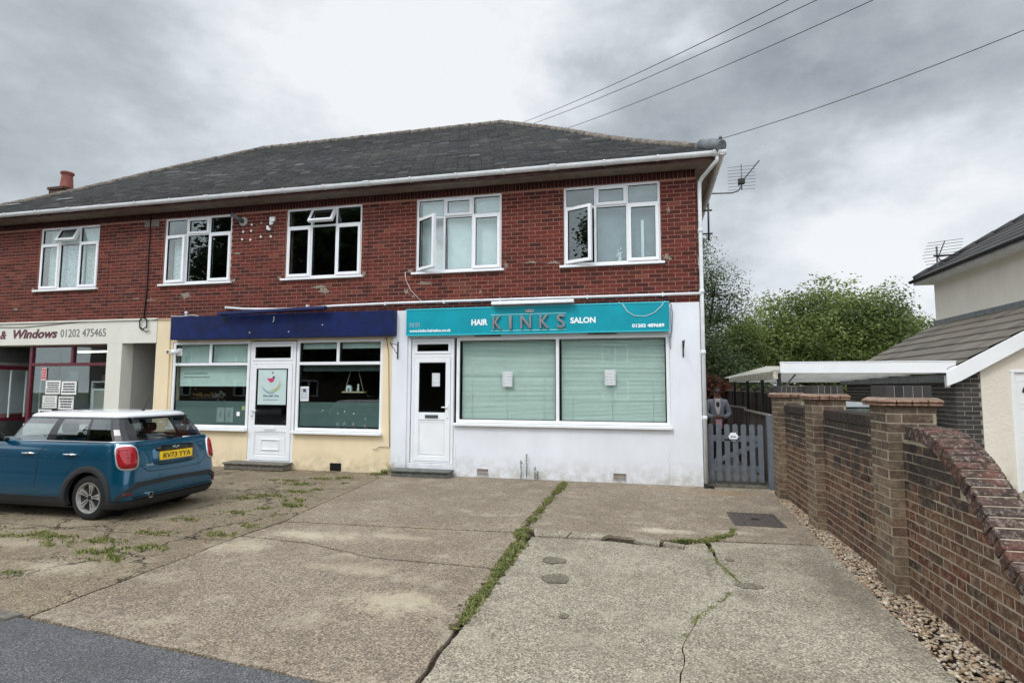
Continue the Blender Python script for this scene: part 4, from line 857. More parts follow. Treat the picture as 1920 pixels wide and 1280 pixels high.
def notice(x0, x1, z0, z1, y, lab, cat='notice', grp=None, lines=5, border=False, ink=M_ink, tilt=0, bold=.55, paper=M_paper, margin=.1):
    mb = MB(); cx, cz = (x0+x1)/2, (z0+z1)/2; mb.M = Matrix.Translation((cx, 0, cz)) @ Matrix.Rotation(tilt, 4, 'Y') @ Matrix.Translation((-cx, 0, -cz))
    mb.box(x0, x1, y, y+.004, z0, z1); w, h = x1-x0, z1-z0; r_ = random.Random(int(abs(cx*100)))
    if border: mb.ring(x0+.01, x1-.01, z0+.012, z1-.012, .005, y-.0015, y, 1)
    hh = h*(1-2*margin)/lines
    for i in range(lines):
        q = r_.uniform(.06, .16); za = z0+h*margin+i*hh+hh*.25; x = x0+w*q; xe = x1-w*q
        while x < xe:
            wl = min(xe-x, r_.uniform(.03, .09)*w/.3+.012); mb.box(x, x+wl, y-.0012, y, za, za+hh*bold, 1); x += wl+.008
    return tag(mb.build('notice', [paper, ink], loc=(cx, y, z0)), lab, cat, grp)
gl_ = 'shop notices stuck in the maroon window'
notice(-13.42, -12.99, 1.45, 1.76, .125, 'upper left white notice with bold lines in the maroon window', 'notice', gl_)
notice(-12.96, -12.53, 1.44, 1.74, .125, 'upper right white notice with bold lines in the maroon window', 'notice', gl_, 4)
notice(-13.49, -13.06, 1.13, 1.42, .125, 'lower left white notice with thin lines in the maroon window', 'notice', gl_, 6, True, bold=.35)
notice(-13.02, -12.58, 1.10, 1.40, .125, 'lower right white notice with slanting lines in the maroon window', 'notice', gl_, 4, True, bold=.6)
notice(-13.58, -13.2, .98, 1.10, .125, 'small notice lowest at the left corner of the maroon window', 'notice', gl_, 1)
notice(-13.56, -13.42, 1.76, 2.05, .125, 'narrow red and pink sticker at the top left of the maroon window', 'sticker', None, 4, False, simple('red_ink', s(190, 60, 70), .6), 0, .6, simple('pink_paper', s(214, 170, 170), .7))
mb = MB(); mb.ring(-13.38, -13.08, 1.78, 2.0, .012, .6, .62); mb.box(-13.368, -13.092, .605, .615, 1.79, 1.99, 1); tag(mb.build('open_sign', [M_greyl, M_film], loc=(-13.2, .6, 1.8)), 'small grey framed sign standing behind the maroon window above the notices', 'sign')
# sample window frame display leaning inside
t = thing('sample_window', (-12.15, .5, .9), 'grey sample window frame leaning inside the maroon window', 'window frame'); mb = MB(); mb.ring(-12.5, -11.75, .9, 1.75, .035, .45, .5); mb.ring(-12.38, -11.72, .9, 1.58, .05, .38, .43); mb.build('frame', M_upvc2, t); mb = MB(); mb.box(-12.33, -11.77, .395, .405, .95, 1.53); mb.build('panel', M_greyw, t)
mb = MB(); mb.box(-12.62, -12.05, .8, 1.1, 1.72, 1.9); tag(mb.build('cardboard_box', simple('pinkish_cardboard', s(160, 124, 118), .8), bevel=.01, loc=(-12.3, .9, 1.7)), 'pinkish box on a shelf behind the sample window frame', 'box')
mb = MB(); mb.box(-13.9, -11.7, .3, 1.2, .0, .88); tag(mb.build('display_shelf', M_greyw, bevel=.01, loc=(-12.8, .7, 0)), 'grey display shelf inside the maroon framed window', 'shelf')
mb = MB(); mb.box(-15.7, -15.0, .4, 1.6, .0, .7); mb.box(-15.6, -15.1, .5, 1.4, .7, .95); tag(mb.build('stock_crate', simple('red_crate', s(110, 50, 52), .6), bevel=.01, loc=(-15.3, 1, 0)), 'dark red crate inside the return window of the left shop', 'crate')

# cream shop contents
def rblind(x0, x1, z0, z1, y, mat, lab, grp=None, txt=False):
    mb = MB(); mb.box(x0, x1, y, y+.003, z0, z1); mb.box(x0, x1, y-.006, y+.008, z0-.022, z0, 0); mb.tube([(x0, y+.02, z1-.02), (x1, y+.02, z1-.02)], .02, 8)
    if txt:
        for k, (q, wd) in enumerate(((.24, .5), (.16, .56))):
            x = x0+.1
            while x < x0+wd*1.3: mb.box(x, x+.05, y-.002, y, z0+q, z0+q+.02, 1); x += .06
    return tag(mb.build('roller_blind', [mat, M_film], loc=((x0+x1)/2, y, z0)), lab, 'blind', grp)
rblind(-9.78, -8.02, 1.66, 2.54, .16, M_green, 'pale roller blind half drawn in the left cream shop window', None, True)
rblind(-6.79, -5.03, 1.97, 2.11, .16, simple('slate_blind', s(88, 100, 100), .8), 'short grey roller blind at the top of the right cream shop window', None)
rblind(-6.79, -5.97, 2.42, 2.53, .14, M_green, 'narrow blind edge in the small top left pane of the right cream shop window'); rblind(-5.91, -5.04, 2.42, 2.53, .14, M_green, 'narrow blind edge in the small top right pane of the right cream shop window')
for x0, x1, l in ((-9.805, -8.025, 'left'), (-6.805, -5.035, 'right')):
    mb = MB(); mb.box(x0, x1, .093, .096, .85, 1.33); tag(mb.build('window_film', M_film, loc=(x0, .095, .85)), 'grey green frosted film on the lower half of the %s cream shop window' % l, 'window film')
mb = MB(); mb.box(-9.4, -8.6, .105, .5, .0, .0)
for i, (x, z, w, h, l) in enumerate([(-8.75, .90, .19, .3, 'left'), (-8.54, .90, .19, .3, 'right')]):
    mb = MB(); mb.box(x, x+w, .088, .091, z, z+h); mb.box(x+.07, x+.11, .0865, .088, z+.1, z+.2, 1); tag(mb.build('poster', [simple('faded_poster%d' % i, s(132, 150, 148), .6), M_film], loc=(x, .09, z)), '%s of two pale posters low in the left cream shop window' % l, 'poster', 'two pale posters')
for x, z, m_, l in ((-8.14, 1.15, simple('green_sticker', s(150, 168, 110), .6), 'small green sticker at the right edge of the left cream shop window'), (-8.26, 1.03, M_letter, 'small white sticker below the green one in the left cream shop window')):
    mb = MB(); mb.box(x, x+.075, .077, .080, z, z+.085); tag(mb.build('sticker', m_, loc=(x, .08, z)), l, 'sticker')
# flower garland seen in the clear strip
t = thing('flower_garland', (-9.2, .5, 1.45), 'row of orange and white dried flowers inside the left cream shop window', 'flowers')
mb = MB(); r_ = random.Random(8)
for k in range(60): mb.sphere((-9.65+.012*k*1.1, .45+r_.uniform(-.05, .05), 1.45+r_.gauss(0, .035)), .022, 1 if k > 38 else 0, 6, 4)
mb.build('blossom', [simple('dried_orange', s(170, 130, 70), .9, 0, .4, 30), simple('dried_white', s(186, 184, 172), .9, 0, .3, 30)], t); mb = MB(); mb.box(-9.7, -8.85, .38, .6, 1.36, 1.40); mb.build('shelf', M_dark, t)
notice(-6.79, -6.60, 1.35, 1.64, .078, 'white flyer with a small dark picture in the right cream shop window', 'flyer', None, 7, False, M_inkb, R(-1))
mb = MB(); mb.box(-6.725, -6.665, .0765, .078, 1.53, 1.59); tag(mb.build('flyer_picture', M_ink, loc=(-6.7, .077, 1.53)), 'small dark picture printed on the white flyer', 'picture')
t = thing('hanging_shelf', (-5.72, .3, 1.5), 'wooden swing shelf hanging on ropes in the right cream shop window', 'shelf')
mb = MB(); mb.box(-5.96, -5.48, .24, .36, 1.515, 1.545); mb.build('board', simple('pale_wood', s(196, 178, 148), .7), t, bevel=.003)
for x, xt in ((-5.93, -5.80), (-5.51, -5.64)): mb = MB(); mb.tube([(x, .3, 1.53), (xt, .3, 1.99)], .006, 6); mb.build('rope', simple('pale_rope', s(200, 190, 170), .8), t)
mb = MB(); pts = [(-5.88, 1.546), (-5.88, 1.62)]+[(-5.83+.05*math.cos(a), 1.62+.05*math.sin(a)) for a in [PI*k/8 for k in range(8, -1, -1)]]+[(-5.78, 1.546), (-5.805, 1.546)]+[(-5.83+.025*math.cos(a), 1.59+.025*math.sin(a)) for a in [PI*k/6 for k in range(0, 7)]]+[(-5.855, 1.546)]
tag(mb.prism(pts, front(.30), -.03, .03).build('arch_ornament', M_letter, loc=(-5.83, .3, 1.546)), 'white arched ornament standing on the hanging swing shelf', 'ornament')
mb = MB(); mb.lathe([(.02, 0), (.026, .03), (.015, .10), (.02, .13), (.008, .15)], (-5.63, .3, 1.546), 10); tag(mb.build('figurine', M_letter, loc=(-5.63, .3, 1.546)), 'small dark and white figurine on the right of the hanging swing shelf', 'ornament')
for k, (x, h) in enumerate(((-5.95, .30), (-5.8, .34), (-5.6, .30), (-5.35, .2))):
    mb = MB(); mb.lathe([(.035, 0), (.05, h*.25), (.022, h*.6), (.045, h)], (x, .13, .83), 12); tag(mb.build('candle_holder', simple('ghost_glass%d' % k, s(120+k*6, 134, 132), .3), loc=(x, .13, .83)), ['pale tall holder leftmost behind the film in the right cream shop window', 'tallest pale holder, second behind the film of the right cream shop window', 'third pale holder behind the film of the right cream shop window', 'short pale holder at the right end behind the film'][k], 'ornament', 'pale holders behind the frosted film')
# bird poster on the door glass
t = thing('door_poster', (-7.42, .03, 1.25), 'white poster with a pink bird and rainbow arcs on the left shop door', 'poster')
mb = MB(); mb.box(-7.745, -7.09, .036, .0385, 1.27, 2.0); mb.build('sheet', simple('poster_sheet', s(196, 214, 212), .5, 0, .05), t)
fp = front(.0355); mb = MB()
for i, (r0, c) in enumerate(((.255, 0), (.235, 1), (.215, 2), (.198, 3), (.182, 4), (.168, 5))):
    a0, a1 = (R(200+i*12), R(285+i*10)) if i < 2 else (R(215+i*9), R(335+i*5))
    n = 16
    for k in range(n):
        a = a0+(a1-a0)*k/n; b = a0+(a1-a0)*(k+1)/n; w0, w1 = .010*math.sin(PI*k/n)+.002, .010*math.sin(PI*(k+1)/n)+.002; cx, cz = -7.41, 1.75
        mb.face([fp(cx+r0*math.cos(a), cz+r0*math.sin(a), 0), fp(cx+r0*math.cos(b), cz+r0*math.sin(b), 0), fp(cx+(r0+w1)*math.cos(b), cz+(r0+w1)*math.sin(b), 0), fp(cx+(r0+w0)*math.cos(a), cz+(r0+w0)*math.sin(a), 0)], c)
mb.build('arcs', [simple('p_purple', s(70, 50, 110)), simple('p_blue', s(90, 150, 170)), simple('p_green', s(90, 150, 80)), simple('p_lime', s(150, 180, 60)), simple('p_yellow', s(214, 190, 80)), simple('p_brown', s(140, 110, 60))], t)
bp_ = lambda x, z: (-7.43+x*.001, 1.78+z*.001)
mb = MB(); mb.prism([bp_(*q) for q in ((-105, 30), (-85, 22), (-40, 24), (10, 30), (50, 22), (62, 0), (45, -35), (5, -62), (-30, -60), (-62, -28), (-95, -5))], fp, 0, .001); mb.build('bird_body', simple('p_pink', s(206, 60, 104)), t)
mb = MB(); mb.prism([bp_(*q) for q in ((18, 34), (30, 64), (60, 78), (50, 60), (74, 50), (84, 30), (60, 26), (40, 22))], fp, .0002, .0013); text_into(mb, 'b', fp, -7.42, -7.39, 1.895, 1.94, .001, 0, 0, .04); mb.build('bird_head', simple('p_dark', s(44, 30, 56)), t)
mb = MB(); text_into(mb, 'One with One', fp, -7.62, -7.25, 1.425, 1.475, .001, 0, .3, .03); mb.build('lettering', simple('p_text', s(72, 84, 120)), t)
mb = MB(); mb.box(-7.62, -7.26, .0345, .0355, 1.365, 1.375); mb.build('small_print', M_ink, t)

# salon venetian blinds and notices
M_ven = simple('venetian_slats', s(238, 246, 240), .5, 0, .03)
for x0, x1, l in ((-3.40, -1.60, 'left'), (-1.51, .335, 'right')):
    mb = MB(); n = 62
    for k in range(n):
        z = 1.05+k*(2.49-1.05)/n; a = R(60+15*noise.noise(Vector((k*.45, x0, 0)))+9*noise.noise(Vector((k*2.3, x0, 4)))); c_, s_ = .0118*math.cos(a), .0118*math.sin(a); y = .15
        sag = .0
        mb.face([(x0+.015, y-c_, z-s_), (x1-.015, y-c_, z-s_), (x1-.015, y+c_, z+s_), (x0+.015, y+c_, z+s_)], 0); mb.face([(x0+.015, y+c_, z+s_-.0008), (x1-.015, y+c_, z+s_-.0008), (x1-.015, y-c_, z-s_-.0008), (x0+.015, y-c_, z-s_-.0008)], 0)
    mb.box(x0+.01, x1-.01, .135, .165, 2.485, 2.51); mb.box(x0+.015, x1-.015, .138, .162, 1.03, 1.045)
    for q in (.12, .5, .88): mb.tube([(x0+(x1-x0)*q, .136, 1.04), (x0+(x1-x0)*q, .136, 2.49)], .0025, 4)
    tag(mb.build('venetian_blind', M_ven, loc=((x0+x1)/2, .15, 1.03)), 'pale green grey venetian blind filling the %s salon pane' % l, 'blind', 'venetian blinds in the salon window')
for x0, x1, z0, z1, y, l in ((-3.955, -3.80, 1.65, 1.90, .042, 'on the dark glass of the salon door'), (-2.585, -2.40, 1.65, 1.92, .078, 'on the left salon pane'), (-.715, -.53, 1.68, 1.945, .078, 'on the right salon pane')):
    notice(x0, x1, z0, z1, y, 'white bordered notice '+l, 'notice', 'closure notices on the salon front', 8, True, M_inkb, 0, .35)

# ---- pipes, cables, lamps and brackets on the facade
mb = MB(); path = [(-8.5, -.06, 3.275), (-8.1, -.06, 3.235), (-7.3, -.06, 3.205), (-6.7, -.06, 3.205), (-6.0, -.06, 3.235), (-4.5, -.06, 3.25), (-2, -.06, 3.245), (.2, -.06, 3.24), (.93, -.06, 3.24)]
mb.tube(path, .024, 10); mb.box(-8.52, -8.49, -.09, -.03, 3.25, 3.30)
for x in (-6.6, -4.9, -3.7, -2.6, -1.0, .3): mb.box(x-.012, x+.012, -.09, -.0, 3.21, 3.275)
tag(mb.build('waste_pipe', M_upvc2, loc=(-4, -.06, 3.24)), 'long white plastic pipe running over both shop signs along the brick', 'pipe')
def cable(name, pts, r_, mat, lab, cat='cable', grp=None):
    mb = MB(); mb.tube(pts, r_, 6); return tag(mb.build(name, mat, loc=pts[0]), lab, cat, grp)
cable('cable', [(-10.60, -.015, 5.36), (-10.61, -.015, 4.6), (-10.60, -.015, 3.8), (-10.63, -.018, 3.12)], .014, M_cable, 'thick black cable running down the brick to the coiled loop')
mb = MB(); pts = []
for k in range(46):
    a = 2*PI*k/15+.6; pts.append((-10.60+.10*math.cos(a)+.01*math.sin(k), -.045-.012*(k % 3), 2.99+.13*math.sin(a)+.012*math.cos(k*1.7)))
mb.tube(pts, .009, 6); mb.tube([(-10.66, -.05, 2.9), (-10.6, -.055, 2.86), (-10.5, -.05, 2.80), (-10.43, -.05, 2.83)], .008, 6)
tag(mb.build('cable_coil', M_cable, loc=(-10.6, -.05, 3.0)), 'coiled black cable hanging at the top of the ivory passage surround', 'cable')
cable('cable', [(-15.8, -.03, 3.02), (-14, -.03, 2.98), (-12.5, -.03, 3.06), (-11.4, -.03, 3.11), (-10.7, -.03, 3.11), (-10.3, -.03, 3.06), (-9.9, -.03, 3.06)], .006, M_cable, 'thin dark wire drooping along the ivory sign band of the left shop')
cable('cable', [(-.45, -.1, 3.13), (-.38, -.138, 3.08), (-.30, -.138, 2.95), (-.18, -.138, 2.875), (.0, -.138, 2.862), (.15, -.138, 2.92), (.26, -.138, 3.02), (.33, -.13, 3.12)], .005, M_upvc2, 'thin pale wire looping down over the right end of the teal sign')
cable('cable', [(.36, -.13, 3.12), (.44, -.10, 3.05), (.455, -.06, 2.9), (.44, -.05, 2.62), (.405, -.04, 2.5), (.41, -.02, 2.3)], .005, M_cable, 'thin dark wire hanging beside the right end of the teal sign')
cable('cable', [(-4.52, -.02, 3.86), (-4.5, -.02, 3.7), (-4.4, -.02, 3.5), (-4.15, -.02, 3.25)], .005, M_upvc2, 'pale wire slanting down the brick below the window over the teal sign')
cable('cable', [(-4.90, .01, 2.6), (-4.84, -.0, 2.3), (-4.80, .0, 1.0), (-4.78, .0, .5), (-5.0, .0, .49), (-5.05, -.01, .44), (-5.12, -.01, .45)], .006, M_galv, 'thin grey wire down the cream pier beside the white pier')
cable('cable', [(-10.02, .0, 2.56), (-9.97, -.0, 2.45), (-9.98, 0, 1.6), (-10.05, -.0, 1.2), (-10.06, 0, .9)], .006, M_galv, 'thin wire hanging on the cream pier left of the shop window')
cable('cable', [(.5, -.39, 5.44), (-.1, -.39, 5.46), (-1.0, -.39, 5.44), (-2.2, -.39, 5.41), (-4.3, -.39, 5.43), (-5.2, -.42, 5.47), (-5.4, -.53, 5.58)], .005, M_cable, 'thin black wire strung along the brown fascia under the gutter')
for i, (x, z0, z1) in enumerate(((-11.70, 3.3, 4.6), (-5.33, 3.32, 5.2))): mb = MB(); mb.box(x-.003, x+.003, -.0015, .004, z0, z1); mb.build('settlement_crack', M_dark, B)
# bulkhead lamp + fixings
t = thing('wall_lamp', (-8.24, -.02, 5.12), 'old white swan-neck wall lamp under the eaves beside an upstairs window', 'wall lamp')
mb = MB(); mb.lathe([(.10, 0), (.10, .02), (.085, .03), (.05, .035)], (-8.22, -.001, 5.10), 18, 0, 'y'); mb.build('backplate', M_greyw, t)
mb = MB(); mb.tube([(-8.22, -.03, 5.10), (-8.26, -.12, 5.13), (-8.33, -.16, 5.19), (-8.38, -.15, 5.22)], [.045, .045, .035, .05], 10); mb.build('lamp_body', M_galv, t)
for i, (x, z) in enumerate([(-8.02, 5.01), (-7.80, 5.0), (-8.21, 4.86), (-8.04, 4.88), (-8.22, 4.72), (-8.03, 4.70), (-7.82, 4.71), (-7.60, 4.70)]):
    pass
g_ = 'white plugs left in the brick beside the wall lamp'
LB = ['uppermost of the left pair of white plugs right of the wall lamp', 'faint pinkish plug, the upper one in the gap before the bracket', 'left plug of the middle row under the wall lamp', 'right plug of the middle row under the wall lamp', 'leftmost plug of the bottom row below the wall lamp', 'second plug of the bottom row below the wall lamp', 'third plug of the bottom row below the wall lamp', 'rightmost plug of the bottom row, nearest the dark window']
for i, (px_, pz_) in enumerate([(-8.02, 5.02), (-7.79, 5.04), (-8.22, 4.88), (-8.03, 4.89), (-8.24, 4.72), (-8.04, 4.70), (-7.79, 4.75), (-7.55, 4.74)]):
    mb = MB(); mb.lathe([(.024, 0), (.026, .008), (.016, .014)], (px_, .0, pz_), 10, 0, 'y'); tag(mb.build('wall_plug', M_paper if i != 1 else simple('pinkish_plug', s(190, 140, 126), .8), loc=(px_, 0, pz_)), LB[i], 'wall plug', g_)
mb = MB(); mb.box(-7.58, -7.46, -.03, .0, 5.06, 5.15); mb.box(-7.56, -7.53, -.05, -.01, 4.98, 5.08); mb.box(-7.52, -7.50, -.04, -.01, 4.99, 5.08); mb.box(-7.64, -7.60, -.04, 0, 4.89, 4.97); mb.box(-7.60, -7.56, -.04, 0, 4.87, 4.92)
tag(mb.build('cable_bracket', M_letter, loc=(-7.55, 0, 5.0)), 'broken white bracket on the brick left of the dark upstairs window', 'bracket')
mb = MB(); mb.sphere((-9.5, -.06, 3.19), .035); mb.tube([(-9.5, -.06, 3.17), (-9.5, -.06, 3.11)], .02, 6); mb.tube([(-9.9, -.05, 3.13), (-9.6, -.06, 3.12), (-9.35, -.05, 3.14), (-9.2, -.04, 3.12)], .008, 6); tag(mb.build('small_sensor', M_upvc2, loc=(-9.5, -.06, 3.1)), 'small white round sensor on top of the left end of the navy fascia', 'sensor')
t = thing('security_camera', (-9.80, -.02, 2.36), 'white security camera at the top left of the cream shop window', 'camera')
mb = MB(); mb.box(-9.75, -9.62, .0, .033, 2.28, 2.44); mb.build('mount', M_upvc2, t, bevel=.01)
mb = MB(); mb.tube([(-9.66, .0, 2.37), (-9.74, -.06, 2.365), (-9.80, -.11, 2.36)], [.03, .05, .055], 12); mb.build('housing', M_upvc, t)
mb = MB(); mb.box(-9.87, -9.77, -.16, -.10, 2.31, 2.41); mb.lathe([(.03, 0), (.032, .012)], (-9.82, -.158, 2.36), 12, 1, 'y'); mb.build('lens', [M_cream, M_galv], t, bevel=.004)
for (x, y0, zt, zb, l) in ((-4.63, -.036, 2.50, 2.17, 'black iron hanging-sign bracket on the white pier between the shops'), (.62, -.023, 2.44, 2.16, 'black iron hanging-sign bracket on the white pier at the building corner')):
    mb = MB(); mb.box(x-.012, x+.012, y0-.012, y0, zb, zt); mb.tube([(x, y0, zt-.06), (x, y0-.34, zt-.06)], .007, 6); mb.tube([(x, y0, zb+.07), (x, y0-.33, zt-.06)], .007, 6); mb.tube([(x, y0-.34, zt-.06), (x, y0-.355, zt-.03), (x, y0-.34, zt-.015)], .007, 6)
    tag(mb.build('sign_bracket', M_black, loc=(x, y0, zt)), l, 'bracket', 'sign brackets')
mb = MB()
for (x0, x1) in ((-3.1, -2.6), (-1.0, -.5)): mb = MB(); mb.box(x0, x1, -.03, -.002, 2.572, 2.59); mb.build('trickle_vent', M_soffit, B)
None
# drain cover
mb = MB(); mb.box(.90, 1.06, -.17, -.03, .0, .018); mb.box(.915, 1.045, -.155, -.045, .018, .022); tag(mb.build('drain_cover', M_black, loc=(.98, -.1, 0)), 'small black drain cover at the foot of the white downpipe', 'drain cover')

# ---- aerial on the side wall
t = thing('tv_aerial', (1.28, 2.2, 5.0), 'thin rusty television aerial on an arm fixed to the side wall of the brick building', 'aerial')
mb = MB(); mb.tube([(1.32, 2.2, 4.72), (1.33, 2.2, 5.74)], .02, 8); mb.build('mast', M_galv, t)
for z in (4.86, 5.36): mb = MB(); mb.tube([(.9, 2.2, z), (1.40, 2.2, z)], .018, 6); mb.build('bracket', M_black, t)
mb = MB(); mb.tube([(1.33, 2.2, 5.72), (1.8, 2.2, 5.70), (1.92, 2.2, 5.73), (1.99, 2.2, 5.82), (2.0, 2.2, 5.95)], .016, 8); mb.build('arm', M_galv, t)
mb = MB(); mb.tube([(1.93, 2.15, 5.83), (2.43, 2.6, 6.50)], .012, 6); mb.box(1.93, 2.06, 2.15, 2.25, 5.88, 5.98); mb.build('boom', M_black, t)
mb = MB(); mb.tube([(2.0, 2.2, 5.75), (2.0, 2.2, 6.3)], .011, 6); mb.build('reflector_spine', M_galv, t)
mb = MB()
for k in range(8): z = 5.76+k*.07; w = .27; mb.tube([(2.0-w, 2.2, z), (2.0+w, 2.2, z)], .0045, 4)
mb.build('reflector_rods', M_galv, t)
# overhead lines
def P3(px, py, y):
    d = cf + cr*((px-960)/1058.74) - cu*((py-640)/1058.74); k = (y+10.057)/d.y; return Vector((0, -10.057, 1.624))+d*k
for i, (a, b) in enumerate((((968, 234), (1474, 0)), ((985, 237), (1527, 0)), ((1045, 247), (1632, 0)), ((1300, 275), (1920, 53)))):
    pa = P3(a[0], a[1], (6.2, 6.0, 5.2, 1.2)[i]); d = ((b[0]-a[0]), (b[1]-a[1])); pb = P3(a[0]+d[0]*1.12, a[1]+d[1]*1.12, -3.0+(.3*i))
    pts = []
    for k in range(13): u = k/12; q = pa.lerp(pb, u); q.z -= .10*4*u*(1-u); pts.append(q)
    cable('overhead_line', pts, .0065, M_galv, ['uppermost of the three overhead wires rising from the ridge', 'middle one of the three overhead wires rising from the ridge', 'lowest of the three overhead wires rising from behind the hip', 'single overhead wire rising right from the roof corner'][i], 'wire', 'overhead wires')

# ------------------------------------------------------------------ garden wall
GW = thing('garden_wall', (2.1, -4, 0), 'weathered brick boundary wall with three capped piers and a curved end ramping down', 'wall')
XW = 2.0; wt_ = .22
topc = [(-4.95, 1.335), (-5.2, 1.335), (-5.35, 1.30), (-5.5, 1.235), (-5.62, 1.17), (-5.74, 1.09), (-5.84, 1.01), (-5.93, .93), (-6.02, .84), (-6.12, .735), (-6.22, .65), (-6.34, .575), (-6.5, .51), (-6.75, .46), (-7.6, .44)]
def topz(y):
    if y >= topc[0][0]: return 1.385 if y > -4.6 else 1.335
    for (a, za), (b, zb) in zip(topc, topc[1:]):
        if y >= b: return za+(zb-za)*(y-a)/(b-a)
    return topc[-1][1]
rr = random.Random(31)
fw = lambda a, z, d: (XW-d, -a, z)          # a = -y
mbw = MB(); clip = lambda a: topz(-a)-.112
bricks(mbw, fw, .55, 2.42, -.06, 1.30, [], rr, pat='flemish', Hb=.0747, d=.0025, jx=.0135)
bricks(mbw, fw, 2.75, 4.50, -.06, 1.30, [], rr, pat='flemish', Hb=.0747, d=.0025, jx=.0135)
bricks(mbw, fw, 4.86, 7.6, -.06, 1.24, [], rr, pat='flemish', Hb=.0747, d=.0025, jx=.0135, clipz=clip)
fe = lambda a, z, d: (XW+wt_+d, a, z)
bricks(mbw, fe, -4.50, -.55, -.06, 1.27, [], rr, pat='flemish', Hb=.0747, d=.0025, jx=.0135)
bricks(mbw, lambda a, z, d: (XW+wt_+d, a, z), -7.6, -4.86, -.06, 1.24, [], rr, pat='flemish', Hb=.0747, d=.0025, jx=.0135, clipz=lambda a: topz(a)-.112)
# mortar core
mbw.box(XW, XW+wt_, -4.6, -.5, -.06, 1.27, 1)
ys = [-4.8-.1*k for k in range(29)]
for a, b in zip(ys, ys[1:]):
    za, zb = topz(a)-.115, topz(b)-.115
    mbw.face([(XW, a, -.06), (XW, b, -.06), (XW, b, zb), (XW, a, za)][::-1], 1); mbw.face([(XW+wt_, a, -.06), (XW+wt_, b, -.06), (XW+wt_, b, zb), (XW+wt_, a, za)], 1); mbw.face([(XW, a, za), (XW, b, zb), (XW+wt_, b, zb), (XW+wt_, a, za)], 1)
mbw.build('brickwork', [M_wb, M_wm], GW)
# top courses are soot-dark bricks in the real wall: rebuild the upper part darker with bricks of their own colour
mb = MB()
for (a0, a1) in ((.56, 2.41), (2.76, 4.49), (4.87, 5.9)):
    for r_ in range(7):
        z = -.06+(18-7+r_)*.0747; x = a0+(-.1 if r_ % 2 else 0); 
        while x < a1:
            w = .225 if rr.random() < .6 else .1125; q0, q1 = max(x, a0), min(x+w-.01, a1); x += w
            if q1-q0 < .02 or rr.random() > .25+.1*r_: continue
            zt = z+.0645
            if zt > topz(-(q0+q1)/2)-.115: continue
            mb.box(XW-.0062, XW, -q1, -q0, z, zt, 0, max(.001, rr.random()))
mb.build('sooty_bricks', M_wbd, GW)
# coping: bricks on edge
mb = MB(); y = -.52
def cop_brick(y0, y1, z0, z1, ang=0, mat=0, ln=.0):
    v = max(.001, rr.random()); c = Matrix.Translation((0, (y0+y1)/2, (z0+z1)/2)) @ Matrix.Rotation(ang, 4, 'X') @ Matrix.Translation((0, -(y0+y1)/2, -(z0+z1)/2)); mb.M = c
    mb.box(XW-.012+rr.uniform(-.004, .004), XW+wt_+.012+rr.uniform(-.004, .004), y0, y1, z0, z1, mat, v); mb.M = None
while y > -4.5:
    if not (-2.78 < y-.03 < -2.40): cop_brick(y-.064, y, 1.283, 1.385+rr.uniform(-.002, .002), 0, 1)
    y -= .074
mb.build('coping', [M_cop, M_wbd], GW, bevel=.006)
mb = MB()
# curved part: walk along the profile
P = [Vector((a, z)) for a, z in topc]; seglen = [ (b-a).length for a, b in zip(P, P[1:])]; tot = sum(seglen)
def at(sdist):
    for a, b, l in zip(P, P[1:], seglen):
        if sdist <= l: return a.lerp(b, sdist/l), math.atan2(b.y-a.y, b.x-a.x)
        sdist -= l
    return P[-1], math.atan2(P[-1].y-P[-2].y, P[-1].x-P[-2].x)
sd = .035
while sd < tot-.05:
    p, an = at(sd); p2, an2 = at(min(tot, sd+.05)); p0, an0 = at(max(0, sd-.05)); t_ = (p2-p0).normalized()
    ang = math.atan2(-t_.y, -t_.x)        # direction +y
    c = p+Vector((t_.y, -t_.x))*.056*(1 if t_.x < 0 else -1)*-1
    n_ = Vector((-t_.y, t_.x));
    if n_.y > 0: n_ = -n_
    c = p+n_*.052; v = max(.001, rr.random())
    mb.M = Matrix.Translation((0, c.x, c.y)) @ Matrix.Rotation(ang, 4, 'X'); j = rr.uniform(-.004, .004)
    mb.box(XW-.014+j, XW+wt_+.014+j, -.033, .033, -.052, .052+rr.uniform(-.003, .003), 0, v); mb.M = None
    sd += .0745
mb.build('coping', [M_cop], GW, bevel=.009, seg=2, label='lichened red coping bricks on the curved end')
